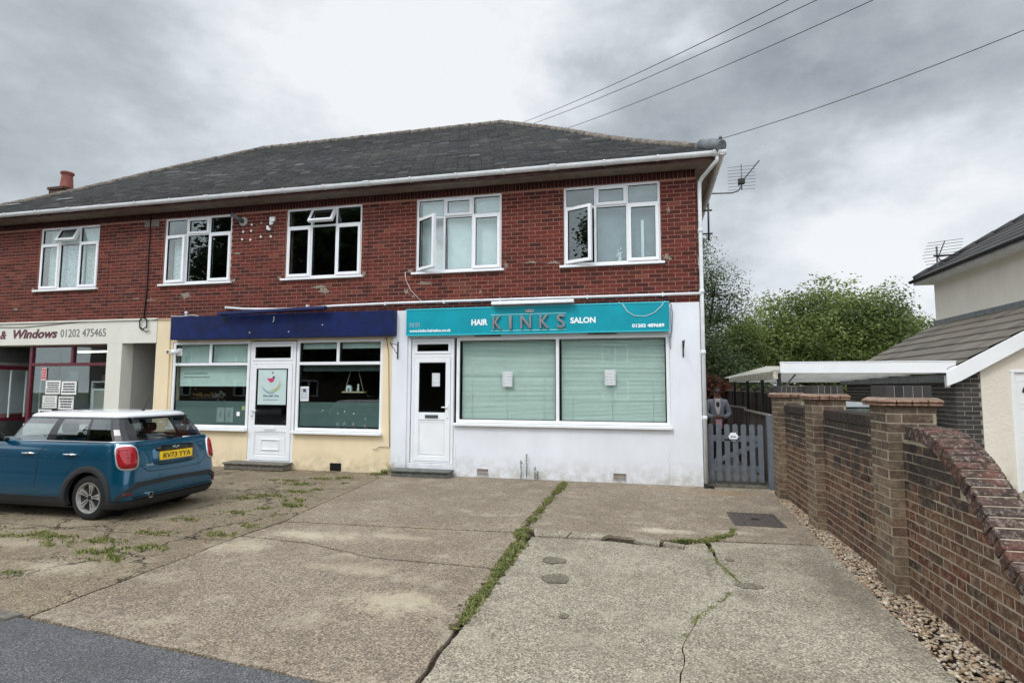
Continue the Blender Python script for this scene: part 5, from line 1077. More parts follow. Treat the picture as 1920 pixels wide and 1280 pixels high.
# joint mortar under the coping
mb = MB()
for a, b in zip(topc, topc[1:]):
    za, zb = a[1]-.012, b[1]-.012; mb.face([(XW+.004, a[0], za), (XW+.004, b[0], zb), (XW+wt_-.004, b[0], zb), (XW+wt_-.004, a[0], za)]); mb.face([(XW+.0, a[0], za-.1), (XW+.0, b[0], zb-.1), (XW+.0, b[0], zb), (XW+.0, a[0], za)])
mb.box(XW+.003, XW+wt_-.003, -4.5, -.52, 1.28, 1.375); mb.build('coping_mortar', M_wm, GW)
for i, (ya, yb, zt, lb) in enumerate(((-.90, -.53, 1.50, 'pier farthest, by the gate'), (-2.76, -2.41, 1.50, 'middle pier'), (-4.86, -4.51, 1.49, 'nearest pier'))):
    x0, x1 = 1.895, 2.245; mb = MB(); rows = int((zt+.06)/.0747)
    mb.box(x0, x1, ya, yb, -.06, zt-.004, 1)
    bricks(mb, lambda a, z, d: (x0-d, -a, z), -yb, -ya, -.06, zt, [], rr, d=.003, jx=.0135, Hb=.0747)
    bricks(mb, lambda a, z, d: (x1+d, a, z), ya, yb, -.06, zt, [], rr, Hb=.0747)
    bricks(mb, lambda a, z, d: (a, ya-d, z), x0, x1, -.06, zt, [], rr, Hb=.0747); bricks(mb, lambda a, z, d: (-a, yb+d, z), -x1, -x0, -.06, zt, [], rr, Hb=.0747)
    p = mb.build('pier', [M_wbp, M_wm], GW, label=lb)
    mb = MB()
    for k, (o, z) in enumerate(((.045, zt), (.05, zt+.026))):
        for q in range(4):
            xa = x0-o+(x1-x0+2*o)*q/4; xb = x0-o+(x1-x0+2*o)*(q+1)/4-.006; mb.box(xa, xb, ya-o+rr.uniform(-.004, .004), yb+o, z, z+.020+rr.uniform(-.002, .002), 0)
    mb.build('creasing_tiles', M_crease, p, bevel=.006)
    mb = MB(); mb.prism([(x0-.045, zt+.045), (x1+.045, zt+.045), (x1-.0, zt+.068), (x0+.0, zt+.068)], lambda a, z, d: (a, d, z), ya-.04, yb+.04); mb.build('mortar_bed', m_mortar('pier_top_mortar', s(160, 140, 124)) if i == 0 else bpy.data.materials['pier_top_mortar'], p)
    mb = MB(); n = 5
    for q in range(n): xa = x0+.008+(x1-x0-.016)*q/n; mb.box(xa, xa+(x1-x0-.016)/n-.006, ya+.015, yb-.015, zt+.060, zt+.165, 0, max(.001, rr.random()))
    mb.box(x0+.012, x1-.012, ya+.02, yb-.02, zt+.06, zt+.160, 1); mb.build('cap_bricks', [M_eng, M_engm], p, bevel=.004)

# ------------------------------------------------------------------ gate
T = thing('garden_gate', (1.42, .13, 0), 'grey painted wooden picket gate between the white corner and the brick wall', 'gate')
for k in range(7):
    x = 1.045+k*.131; mb = MB(); w = .042; arc = [(x+w*math.cos(PI*q/8), 1.0+w*.75*math.sin(PI*q/8)) for q in range(9)]
    mb.prism([(x-w, .09), (x+w, .09)]+arc, front(.13), 0, .02); mb.build('picket', M_gate, T, bevel=.003)
mb = MB(); mb.box(1.0, 1.88, .131, .17, .74, .84); mb.build('rail', M_gate, T, bevel=.004)
mb = MB(); mb.box(1.0, 1.88, .131, .17, .24, .34); mb.build('rail', M_gate, T, bevel=.004)
mb = MB(); mb.prism([(1.0, .34), (1.08, .34), (1.87, .70), (1.87, .74), (1.79, .74), (1.0, .40)], front(.165), 0, .03); mb.build('brace', M_gate, T)
mb = MB(); mb.box(1.26, 1.46, .098, .108, .765, .785); mb.build('latch', M_black, T)
mb = MB(); mb.prism([(1.405+.078*math.cos(PI*k/3), .825+.078*math.sin(PI*k/3)) for k in range(6)], front(.108), 0, .008); npl = mb.build('number_plate', M_letter, T)
mb = MB(); text_into(mb, '80A', front(.0995), 1.36, 1.45, .808, .842, .001, 0, 0, .02); mb.build('number', M_ink, npl)
mb = MB(); mb.box(1.93, 2.03, .06, .16, -.05, 1.17); mb.box(1.925, 2.035, .055, .165, 1.17, 1.19); tag(mb.build('gate_post', M_gate, bevel=.006, loc=(1.98, .11, 0)), 'square grey gate post against the far end of the brick wall', 'post')

# ------------------------------------------------------------------ fences
rr = random.Random(77)
def board_fence(name, a, b, z1, lab, z1b=None, rail=True, w=.1, post=True, postm=None):
    a, b = Vector(a), Vector(b); d = b-a; Ln = d.length; d.normalize(); nrm_ = Vector((d.y, -d.x)); t = thing(name, (a.x, a.y, 0), lab, 'fence'); mb = MB(); n = int(Ln/w); z1b = z1 if z1b is None else z1b
    for k in range(n):
        u0, u1 = k*w, k*w+w*.96; zz = z1+(z1b-z1)*(k/n)+rr.uniform(-.01, .01); o = nrm_*(rr.uniform(-.006, .006)+(.008 if k % 2 else 0)); p0, p1 = a+d*u0+o, a+d*u1+o
        q = [(p0.x, p0.y), (p1.x, p1.y), (p1.x+nrm_.x*.015, p1.y+nrm_.y*.015), (p0.x+nrm_.x*.015, p0.y+nrm_.y*.015)]
        mb.prism(q, lambda x, y, dd: (x, y, dd), 0, zz, 0, max(.001, rr.random()))
    mb.build('boards', M_fence, t)
    mb = MB(); q = [(a.x-nrm_.x*.03, a.y-nrm_.y*.03), (b.x-nrm_.x*.03, b.y-nrm_.y*.03), (b.x+nrm_.x*.03, b.y+nrm_.y*.03), (a.x+nrm_.x*.03, a.y+nrm_.y*.03)]
    A = [mb.vert((q[i][0], q[i][1], (z1 if i in (0, 3) else z1b)+.012)) for i in range(4)]; C = [mb.vert((q[i][0], q[i][1], (z1 if i in (0, 3) else z1b)+.045)) for i in range(4)]
    mb.idx(A[::-1]); mb.idx(C)
    for i in range(4): j = (i+1) % 4; mb.idx((A[i], A[j], C[j], C[i]))
    mb.build('cap_rail', M_woodl, t)
    if post:
        for k in range(int(Ln/1.8)+1):
            p = a+d*min(Ln, k*1.8); mb = MB(); mb.box(p.x-.05, p.x+.05, p.y-.05, p.y+.05, 0, z1+.1); mb.build('post', M_wood if postm is None else postm, t)
    return t
M_fence = m_attr('fence_boards', [(0, s(66, 58, 54)), (.4, s(88, 78, 72)), (.8, s(104, 92, 84)), (1, s(76, 62, 56))], .9)
board_fence('wooden_fence', (2.02, .18), (2.0, 2.6), 1.15, 'low dark board fence with a pale capping, first length beyond the gate', 1.16, post=False)
board_fence('wooden_fence', (2.0, 2.62), (1.98, 5.3), 1.20, 'low dark board fence with a pale capping, second length beyond the gate', 1.18, post=False)
board_fence('wooden_fence', (2.42, 1.9), (2.42, 9.6), 1.53, 'tall dark board fence standing behind the low fence and under the carport edge', 1.55)
board_fence('wooden_fence', (.9, 9.65), (2.4, 9.65), 1.55, 'board fence across the end of the side path', None)
board_fence('wooden_fence', (2.45, 12.4), (16, 12.4), 1.7, 'long back fence under the big tree beyond the garage', None, w=.14)

# ------------------------------------------------------------------ neighbouring house and garage
H = thing('neighbour_house', (7.0, 3, 0), 'cream rendered house with a dark tiled roof at the right edge', 'house')
XH = 7.0; YH = 5.87
mb = MB(); mb.box(XH, 15, -3.5, YH, 0, 4.3); mb.build('wall', M_pebble, H)
tp = [(0, 4.38), (5, 4.38+5*.66)]
def ntiles(mb, fn, a0, a1, L_, zf, st, wt, hl, hr, th=.03):
    n = int(L_/st)
    for k in range(n+1):
        e0 = k*st; e1 = min(L_, e0+st*1.2); z0, z1 = zf(e0)+th, zf(e1)+.006; x = a0+e0*hl-(k % 2)*wt/2; A1 = a1-e0*hr
        while x < A1:
            x0, x1 = max(x, a0+e0*hl), min(x+wt-.006, A1); x += wt
            if x1-x0 < .02: continue
            v = max(.001, rr.random()); y0, y1 = max(x0, a0+e1*hl), min(x1, a1-e1*hr); y1 = max(y1, y0)
            mb.face([fn(x0, e0, z0), fn(x1, e0, z0), fn(y1, e1, z1), fn(y0, e1, z1)], 0, v); mb.face([fn(x0, e0, z0-th), fn(x1, e0, z0-th), fn(x1, e0, z0), fn(x0, e0, z0)], 0, v)
E0 = 6.66
mb = MB(); ntiles(mb, lambda a, e, z: (E0+e, -a, z), -(YH+.34), 3.8, 5.0, lambda e: 4.38+.66*e, .27, .32, 1, 0)
ntiles(mb, lambda a, e, z: (a, YH+.34-e, z), E0, 15.3, 5.0, lambda e: 4.38+.66*e, .27, .32, 1, 1)
zf = lambda e: 4.37+.66*e
mb.face([(E0, YH+.34, zf(0)), (E0, -3.8, zf(0)), (E0+5, -3.8, zf(5)), (E0+5, YH+.34-5, zf(5))], 0, .3); mb.face([(E0, YH+.34, zf(0)), (E0+5, YH-4.66, zf(5)), (15.3, YH-4.66, zf(5)), (15.3, YH+.34, zf(0))], 0, .3)
M_tiled = m_attr('dark_roof_tile', [(0, s(70, 70, 70)), (.5, s(84, 83, 80)), (1, s(62, 63, 63))])
r2 = mb.build('roof', M_tiled, H)
mb = MB(); ridge_line(mb, [(E0+e, YH+.34-e, zf(e)+.04) for e in (0.05, 1, 2, 3, 4, 5)], .09, .4); mb.build('hip_tiles', M_tiled, r2)
mb = MB(); mb.box(E0+.03, XH, -3.7, YH+.3, 4.26, 4.3); mb.box(E0+.02, E0+.045, -3.7, YH+.32, 4.26, 4.37); mb.box(XH, 15, YH, YH+.3, 4.26, 4.3); mb.build('soffit', M_upvc2, H)
mb = MB(); gutter(mb, (E0-.03, -3.8, 4.36), (E0-.03, YH+.36, 4.36), (-1, 0, 0), .05); mb.build('gutter', M_black, H)
# garage, joined to the house
t = H
Gx0, Gx1, Gy0, Gy1 = 4.95, 7.0, .7, 5.9; gz = lambda x: 1.93+.58*(x-4.80)
mb = MB(); bricks(mb, lambda a, z, d: (Gx0-d, -a, z), -Gy1, -Gy0, -.06, 1.84, [], rr, Hb=.0747); bricks(mb, lambda a, z, d: (a, Gy0-d, z), Gx0, 5.30, -.06, 1.92, [], rr, Hb=.0747)
mb.box(Gx0, Gx0+.2, Gy0, Gy1, -.06, 1.9, 1); mb.box(Gx0+.2, 5.3, Gy0, Gy0+.15, -.06, 2.05, 1); mb.build('garage_side_wall', [M_eng, M_engm], t)
mb = MB(); gd0, gd1, gdz = 5.72, 7.75, 1.90
mb.prism([(5.305, -.06), (gd0, -.06), (gd0, gdz), (gd1, gdz), (gd1, -.06), (8.6, -.06), (8.6, 3.2), (6.9, gz(6.9)-.06), (5.305, gz(5.305)-.06)], front(Gy0), -.12, .012)
mb.build('garage_front_wall', M_pebble, t)
mb = MB(); mb.box(gd0, gd0+.05, Gy0-.03, Gy0+.06, 0, gdz); mb.box(gd1-.05, gd1, Gy0-.03, Gy0+.06, 0, gdz); mb.box(gd0-.01, gd1+.01, Gy0-.035, Gy0+.06, gdz, gdz+.045); mb.build('garage_door_frame', M_upvc, t, bevel=.004)
mb = MB(); mb.box(gd0+.05, gd1-.05, Gy0+.0, Gy0+.04, .02, gdz)
for k in range(4):
    for j in range(4): mb.ring(gd0+.10+k*.47, gd0+.10+k*.47+.40, .08+j*.44, .08+j*.44+.38, .012, Gy0-.007, Gy0)
gd = mb.build('garage_door', M_upvc, t, bevel=.004)
for k in range(4):
    cx = gd0+.30+k*.47; mb = MB(); mb.prism([(cx+.15*math.cos(PI*q/10), 1.58+.15*math.sin(PI*q/10)) for q in range(11)], front(Gy0-.0075), 0, .006); mb.build('arched_pane', M_dark, gd)
mb = MB(); ntiles(mb, lambda a, e, z: (4.80+e, -a, z), -(Gy1+.1), -(Gy0-.12), 2.25, lambda e: 1.93+.58*e, .30, .30, 0, 0, .045)
mb.face([(4.80, Gy1+.1, 1.925), (4.80, Gy0-.12, 1.925), (9, Gy0-.12, gz(9)-.005), (9, Gy1+.1, gz(9)-.005)], 0, .3)
ntiles(mb, lambda a, e, z: (4.80+2.2+e, -a, z), -.62, 3.6, 1.6, lambda e: 1.93+.58*(2.2+e), .30, .30, 0, 0, .045)
r3 = mb.build('garage_roof', M_tile, t)
mb = MB(); mb.box(6.94, 7.0, .6, YH, gz(7)-.02, gz(7)+.10); mb.build('flashing', M_lead, r3)
bx = [(4.78, gz(4.78)-.24), (4.98, gz(4.98)-.27), (8.6, gz(8.6)-.22), (8.6, gz(8.6)+.0), (4.78, gz(4.78)+.0)]
mb = MB(); mb.prism(bx, front(Gy0-.10), 0, .025); mb.box(4.78, 8.6, Gy0-.1, Gy0, 1.66, 1.68) if False else None; mb.build('bargeboard', M_upvc, t, bevel=.004)
mb = MB(); mb.tube([(4.86, Gy0+.05, 1.85), (4.86, Gy0+.05, 1.66)], .04, 8); mb.build('downpipe', M_upvc2, t)
# house aerial
t = thing('tv_aerial', (6.72, 5.2, 4.4), 'silver grid television aerial on the eaves of the cream house', 'aerial')
q = P3(1759, 520, 5.5); top = P3(1756, 462, 5.5); mb = MB(); mb.tube([(q.x+.05, 5.5, q.z-.05), (q.x, 5.5, q.z), (top.x, 5.5, top.z)], .022, 8); mb.build('mast', M_galv, t)
c = (q+top)/2+Vector((0, 0, .12)); mb = MB()
for k in range(5):
    for sg in (1, -1): z = c.z+sg*(.04+k*.075); ox = .03+k*.035; mb.tube([(c.x-.36+ox*.9, 5.45, z), (c.x+.42+ox*.5, 5.35, z+.05)], .006, 4)
mb.build('reflector_rods', M_galv, t); mb = MB(); mb.tube([(c.x-.08, 5.5, c.z+.03), (c.x+.55, 5.2, c.z-.02)], .022, 6); mb.tube([(c.x+.02, 5.48, c.z), (c.x+.14, 5.4, c.z+.37)], .012, 6); mb.tube([(c.x+.02, 5.48, c.z), (c.x+.12, 5.4, c.z-.36)], .012, 6); mb.build('boom', M_black, t)

# ------------------------------------------------------------------ carport
t = thing('carport', (3.6, 3.4, 0), 'white fascia carport with a translucent sheet roof beside the garage', 'carport')
CX0, CX1, CY0, CY1 = 2.27, 4.93, .62, 6.1; zc = lambda x, y: 2.04-.012*(x-CX0)-.018*(y-CY0)
mb = MB(); mb.box(CX0, CX1, CY0-.03, CY0, 1.895, 2.085); mb.box(CX0-.005, CX1+.005, CY0-.038, CY0+.0, 2.078, 2.094); mb.box(CX0, CX0+.05, CY0-.034, CY0, 1.90, 2.08); mb.build('fascia', M_upvc, t, bevel=.005)
M_poly = bpy.data.materials.new('polycarbonate_sheet'); M_poly.use_nodes = True; nt_ = M_poly.node_tree; nt_.nodes.clear(); o_ = nt_.nodes.new('ShaderNodeOutputMaterial'); a_ = nt_.nodes.new('ShaderNodeBsdfTranslucent'); b_ = nt_.nodes.new('ShaderNodeBsdfDiffuse'); m_ = nt_.nodes.new('ShaderNodeMixShader')
a_.inputs[0].default_value = s(236, 234, 224); b_.inputs[0].default_value = s(214, 208, 190); m_.inputs[0].default_value = .6; nt_.links.new(b_.outputs[0], m_.inputs[1]); nt_.links.new(a_.outputs[0], m_.inputs[2]); nt_.links.new(m_.outputs[0], o_.inputs[0])
mb = MB(); n = 90
for k in range(n):
    y0 = CY0+.0+(CY1-CY0)*k/n; y1 = CY0+(CY1-CY0)*(k+1)/n; w0, w1 = .014*math.sin(k*1.57), .014*math.sin((k+1)*1.57)
    mb.face([(CX0-.22, y0, zc(CX0-.22, y0)+w0-.03), (CX1, y0, zc(CX1, y0)+w0), (CX1, y1, zc(CX1, y1)+w1), (CX0-.22, y1, zc(CX0-.22, y1)+w1-.03)], 0, 0, True)
mb.build('roof_sheet', M_poly, t)
mb = MB(); mb.box(CX0-.1, CX0-.03, CY0+.02, CY1, 1.80, 1.93); mb.build('side_beam', simple('weathered_cream_timber', s(196, 188, 168), .85, 0, .3, 8), t)
for k in range(6): y = CY0+.5+k*1.0; mb = MB(); mb.box(CX0-.03, CX1-.05, y, y+.05, 1.89-.02*k*.9, 1.97-.02*k*.9); mb.build('rafter', M_upvc2, t)
mb = MB(); mb.box(CX1-.06, CX1-.0, CY0+.0, CY1, 1.74, 1.87); mb.build('wall_plate', M_lead, t)
for k, y in enumerate((.72, 2.2, 3.9, 5.9)): mb = MB(); mb.box(CX0-.03, CX0+.03, y-.03, y+.03, 0, 1.9-.012*k); mb.build('post', M_black, t)
mb = MB(); mb.tube([(CX0, .75, 1.55), (CX0+.28, .75, 1.88)], .015, 6); mb.build('brace', M_galv, t)

# ------------------------------------------------------------------ cars
def lerp(a, b, t): return a+(b-a)*t
class Car:
    # u = distance forward from the rear bumper, v = to the car's left, z up
    LV = [(.17, .07, .83, 3.80), (.22, .03, .862, 3.90), (.30, .0, .880, 3.96), (.42, .0, .884, 3.99), (.54, .004, .878, 4.0), (.66, .014, .866, 3.99), (.78, .030, .862, 3.97), (.87, .045, .855, 3.93), (.95, .064, .842, 3.86), (1.01, .085, .822, 3.74), (1.05, .115, .80, 3.66)]
    def outline(s_, z):
        LV = s_.LV
        for a, b in zip(LV, LV[1:]):
            if z <= b[0] or b is LV[-1]:
                t = max(0, min(1, (z-a[0])/(b[0]-a[0]))); u0, w, u1 = (lerp(a[i], b[i], t) for i in (1, 2, 3)); break
        P = []; cu_, cv = .24, .21
        for k in range(6): v = (w-cv)*k/6; P.append((u0+.02*(v/w)**2, v))
        for k in range(10):
            a = PI/2*k/10; P.append((u0+.012+cu_*(1-math.cos(a)**.92), (w-cv)+cv*math.sin(a)**.8 if a else w-cv))
        for k in range(30):
            u = u0+cu_+.012+(u1-.55-u0-cu_)*k/30; q = (u-2.0)/2.0; P.append((u, w*(1.0-.012*q*q)))
        for k in range(11):
            a = PI/2*k/10; P.append((u1-.55+.55*math.sin(a), w*.988*(.45+.55*math.cos(a)**.8)))
        for k in range(1, 5): P.append((u1+.02*k/4, w*.988*.45*(1-k/4)))
        return P
    def surf(s_, sd, z, off=0.0):
        P = s_.outline(z); a = abs(sd); sg = 1 if sd >= 0 else -1
        for i in range(len(P)-1):
            l = math.hypot(P[i+1][0]-P[i][0], P[i+1][1]-P[i][1])
            if a <= l or i == len(P)-2:
                t = a/l; u, v = lerp(P[i][0], P[i+1][0], t), lerp(P[i][1], P[i+1][1], t); du, dv = (P[i+1][0]-P[i][0])/l, (P[i+1][1]-P[i][1])/l; return (u-dv*off, sg*(v+du*off), z)
            a -= l
    def patch(s_, mb, sc, zc_, w, h, n, off, mat=0, N_=28, sgn=1, rings=3, edge=.012, lean=0):
        b = []
        for r_ in range(rings+1):
            q = 1-r_/rings*.98; o = off*(1 if r_ else 0)
            row = []
            for k in range(N_):
                a = 2*PI*k/N_; cx, cy = math.cos(a), math.sin(a); x = math.copysign(abs(cx)**(2/n), cx)*w/2; y = math.copysign(abs(cy)**(2/n), cy)*h/2
                if r_ == 1: f = 1
                elif r_ == 0: f = 1
                else: f = 1-(r_-1)/(rings-1)*.98
                row.append(mb.vert(s_.surf(sgn*(sc+x*f+lean*y*f), zc_+y*f, off if r_ else -.004)))
            b.append(row)
        for i in range(rings):
            for k in range(N_): j = (k+1) % N_; mb.idx((b[i][k], b[i][j], b[i+1][j], b[i+1][k]), mat, 0, i > 0)
        mb.idx(b[-1], mat)
    def strip(s_, mb, pts, off, wid, mat=0, sgn=1):
        """ribbon of half height wid along (arc, z) points"""
        for (a, za), (b, zb) in zip(pts, pts[1:]):
            n = max(1, int(abs(b-a)/.06))
            for k in range(n):
                s0, s1 = lerp(a, b, k/n), lerp(a, b, (k+1)/n); z0, z1 = lerp(za, zb, k/n), lerp(za, zb, (k+1)/n)
                dx, dz = (b-a), (zb-za); l = math.hypot(dx, dz); nx, nz = -dz/l*wid, dx/l*wid
                o = [(s0-nx, z0-nz), (s1-nx, z1-nz), (s1+nx, z1+nz), (s0+nx, z0+nz)]
                P = [s_.surf(sgn*x, z, off) for x, z in o]; Q = [s_.surf(sgn*x, z, -.002) for x, z in o]
                mb.face(P, mat, 0, True); mb.face([Q[0], Q[1], P[1], P[0]], mat); mb.face([P[3], P[2], Q[2], Q[3]], mat)
def build_car(root, M, paint, roofm, glass, full=True, name_glass=True):
    C = Car(); MBc = lambda: (lambda m: (setattr(m, 'M', M), m)[1])(MB())
    mats = [paint, M_trim]
    # body
    mb = MBc(); rows = []
    zs = [.17, .20, .25, .30, .36, .42, .50, .56, .62, .68, .74, .80, .86, .92, .97, 1.01, 1.035, 1.05]
    for z in zs:
        P = C.outline(z); full_ = [(u, v) for u, v in P]+[(u, -v) for u, v in P[::-1] if v > 1e-6]
        full_ = P[1:] + [(u, -v) for u, v in P[::-1] if v > 1e-4]; full_ = [P[0]]+full_
        ring = []
        for (u, v) in full_:
            zz = z
            if z > .62 and u > 2.6: zz = z-(z-.62)*min(1, ((u-2.6)/1.35)**2)*.8      # bonnet falls to the nose
            ring.append(mb.vert((u, v, zz)))
        rows.append(ring)
    n = len(rows[0])
    for i in range(len(rows)-1):
        for k in range(n): j = (k+1) % n; mb.idx((rows[i][k], rows[i][j], rows[i+1][j], rows[i+1][k]), 0, 0, True)
    # lid: link mirrored points
    m = len(C.outline(1.05)); top = rows[-1]
    for k in range(m-2):
        a, b = top[k], top[k+1]; c, d = top[(n-k-1) % n] if k else top[0], top[n-k-1]
        left0 = top[k]; left1 = top[k+1]; r0 = top[(n-k) % n]; r1 = top[n-k-1]
        if left1 == r1: break
        mb.idx([x for x in (left0, left1, r1, r0) if True] if left0 != r0 else (left0, left1, r1), 0, 0, True)
    mb.idx(rows[0][::-1], 1)
    body = mb.build('body', mats, root)
    # cut wheel arches
    cut = MB(); cut.M = M
    for u in (.64, 3.21): cut.lathe([(.352, -1.0), (.352, 1.0)], (u, 0, .305), 40, 1, 'y', False)
    co = cut.build('cutter', [paint, M_trim], root)
    bm_ = body.modifiers.new('arches', 'BOOLEAN'); bm_.operation = 'DIFFERENCE'; bm_.object = co; bm_.solver = 'EXACT'
    bpy.context.view_layer.update(); dg = bpy.context.evaluated_depsgraph_get(); me = bpy.data.meshes.new_from_object(body.evaluated_get(dg)); body.modifiers.clear(); body.data = me
    bpy.data.objects.remove(co)
    # inner wheel wells and floor
    mb = MBc(); mb.box(.25, 3.5, -.70, .70, .13, .30)
    for u in (.64, 3.21):
        for sg in (1, -1): mb.lathe([(.35, 0), (.35, .05)], (u, sg*.52, .305), 24, 0, 'y')
    mb.box(.3, 3.5, -.5, .5, .18, .6); mb.build('underbody', M_black, root)
    # greenhouse: (u_bottom, v_bottom, u_top, v_top, type)
    K = [(.125, 0, .40, 0, 'g'), (.128, .2, .402, .17, 'g'), (.135, .40, .408, .33, 'g'), (.15, .56, .42, .46, 'p'), (.175, .66, .445, .53, 'p'), (.22, .73, .48, .575, 'p'), (.30, .768, .54, .598, 'p'), (.335, .778, .585, .605, 'q'), (.45, .785, .65, .61, 'q'), (.60, .79, .75, .615, 'q'), (.725, .795, .85, .62, 'p'), (.785, .797, .895, .622, 'r'),
         (.95, .80, 1.03, .625, 'r'), (1.15, .80, 1.20, .626, 'r'), (1.325, .80, 1.355, .626, 'p'), (1.49, .80, 1.462, .625, 'f'), (1.7, .795, 1.62, .62, 'f'), (1.9, .79, 1.80, .612, 'f'), (2.095, .775, 1.985, .60, 'p'), (2.175, .75, 2.04, .575, 'p'), (2.26, .69, 2.09, .53, 'w'), (2.34, .5, 2.14, .38, 'w'), (2.39, .25, 2.17, .19, 'w'), (2.41, 0, 2.175, 0, 'w')]
    Zr = [(0, 1.045), (.06, 1.062), (.28, 1.135), (.5, 1.21), (.72, 1.285), (.90, 1.345), (1, 1.372)]
    pil = MBc(); gl = {'g': MBc(), 'q': [MBc(), MBc()], 'r': [MBc(), MBc()], 'f': [MBc(), MBc()], 'w': MBc()}
    def gp(k, r_, sg, off=0):
        ub, vb, ut, vt, _ = K[k]; t, z = Zr[r_]; bl = .022*math.sin(PI*t); u = lerp(ub, ut, t); v = lerp(vb, vt, t)
        if k < 4: u -= bl+off
        elif k > 19: u += bl+off
        else: v += bl+off
        return (u, sg*v, z)
    for sg in (1, -1):
        for k in range(len(K)-1):
            ty = K[k][4]
            for r_ in range(len(Zr)-1):
                q = [gp(k, r_, sg), gp(k+1, r_, sg), gp(k+1, r_+1, sg), gp(k, r_+1, sg)]
                win = ty != 'p' and 1 <= r_ < len(Zr)-2
                if not win: pil.face(q, 0, 0, True)
                else:
                    g = gl[ty]
                    if isinstance(g, list): g = g[0 if sg > 0 else 1]
                    g.face(q, 0, 0, True)
    # bottom closing of greenhouse + parcel shelf so the cabin reads as a shell
    pil.box(.2, .6, -.66, .66, .99, 1.045)
    pil.build('pillars', M_gloss, root)
    gl['g'].build('rear_window', glass, root); gl['w'].build('windscreen', glass, root)
    for ty, nm in (('q', 'quarter_window'), ('r', 'rear_door_window'), ('f', 'front_door_window')):
        for i in (0, 1): gl[ty][i].build(nm, M_pvglass if ty == 'q' and full else glass, root)
    # roof
    mb = MBc(); rr_ = []
    for (z, du, dv, inn) in ((1.362, 0, .012, 0), (1.388, -.006, .012, 0), (1.418, .02, -.02, 0), (1.440, .09, -.12, 0), (1.452, .25, -.32, 0)):
        ring = []
        for sg in (1, -1):
            ks = K if sg > 0 else K[::-1][1:-1]
            for (_, _, ut, vt, _) in ks:
                cxu = 1.42; f = (ut-cxu); u = ut-math.copysign(min(abs(f), du), f) if du > 0 else ut+math.copysign(-du, f)
                if f < 0 and z < 1.40: u -= .045*(1-abs(vt)/.9)
                v = max(0, vt+dv) if vt > .001 else 0; ring.append(mb.vert((u, sg*v, z-.018*max(0, (ut-1.6))**1.5)))
        rr_.append(ring)
    n = len(rr_[0])
    for i in range(len(rr_)-1):
        for k in range(n): j = (k+1) % n; mb.idx((rr_[i][k], rr_[i][j], rr_[i+1][j], rr_[i+1][k]), 0, 0, True)
    top = rr_[-1]; 
    for k in range(1, n//2): mb.idx((top[k-1], top[k], top[(n-k) % n], top[(n-k+1) % n]), 0, 0, True)
    mb.idx(rr_[0][::-1], 0); mb.build('roof', roofm, root)
    # wheels
    for u in (.64, 3.21):
        for sg in (1, -1):
            mb = MBc(); mb.lathe([(.20, sg*.62), (.27, sg*.63), (.298, sg*.66), (.302, sg*.70), (.302, sg*.79), (.296, sg*.815), (.27, sg*.832), (.225, sg*.838), (.208, sg*.832), (.205, sg*.79)][::1 if sg < 0 else 1], (u, 0, .302), 40, 0, 'y')
            w = mb.build('wheel', M_rubber, root)
            if not full: continue
            mb = MBc(); y = -sg
            def pt(r_, a, d): return (u+r_*math.cos(a), sg*d, .302+r_*math.sin(a))
            nn = 40
            for k in range(nn):
                a, b = 2*PI*k/nn, 2*PI*(k+1)/nn
                for (ra, da), (rb, db) in zip([(.210, .822), (.205, .836), (.192, .832), (.180, .80), (.172, .78)], [(.205, .836), (.192, .832), (.180, .80), (.172, .78), (.172, .70)]):
                    mb.face([pt(ra, a, da), pt(ra, b, da), pt(rb, b, db), pt(rb, a, db)], 0, 0, True)
            for q in range(5):
                a0 = 2*PI*q/5+PI/2+.2
                prof_ = [(.03, .36, .808), (.07, .30, .812), (.11, .235, .818), (.15, .235, .822), (.185, .26, .826)]
                for (ra, wa, da), (rb, wb, db) in zip(prof_, prof_[1:]):
                    mb.face([pt(ra, a0-wa, da), pt(ra, a0+wa, da), pt(rb, a0+wb, db), pt(rb, a0-wb, db)], 0)
                    mb.face([pt(ra, a0-wa, da), pt(rb, a0-wb, db), pt(rb, a0-wb, db-.03), pt(ra, a0-wa, da-.03)], 0); mb.face([pt(ra, a0+wa, da), pt(rb, a0+wb, db), pt(rb, a0+wb, db-.03), pt(ra, a0+wa, da-.03)], 0)
                mb.face([pt(.055, a0-.12, .8135), pt(.16, a0-.045, .8235), pt(.16, a0+.045, .8235), pt(.055, a0+.12, .8135)], 1)
            for k in range(16): a, b = 2*PI*k/16, 2*PI*(k+1)/16; mb.face([pt(.0, 0, .815), pt(.034, a, .813), pt(.034, b, .813)], 1); mb.face([pt(.034, a, .813), pt(.05, a, .806), pt(.05, b, .806), pt(.034, b, .813)], 0)
            for q in range(5): a0 = 2*PI*(q+.5)/5+PI/2+.2; c = pt(.052, a0, .815); mb.lathe([(.009, sg*-.006), (.009, sg*.004)], (c[0], c[1], c[2]), 8, 1, 'y')
            mb.build('alloy_rim', [M_alloy, M_black], w)
            mb = MBc()
            for k in range(24): a, b = 2*PI*k/24, 2*PI*(k+1)/24; mb.face([pt(.0, 0, .74), pt(.18, a, .74), pt(.18, b, .74)], 0)
            mb.build('brake_disc', M_black, w)
    return C, MBc
M_trim = simple('black_plastic_trim', s(34, 36, 38), .6, 0, .1, 30)
M_gloss = simple('gloss_black_pillar', s(12, 13, 15), .12, 0, .05, 3, .6)
M_rubber = simple('tyre_rubber', s(22, 22, 23), .8, 0, .15, 40)
M_alloy = simple('silver_alloy', s(186, 184, 180), .35, .6, .08, 10)
t_ = NT('blue_car_paint'); t_.p.inputs['Coat Weight'].default_value = 1.0; t_.p.inputs['Coat Roughness'].default_value = .03; M_paint = t_.fin(s(0, 76, 104), .26, .5, .5)
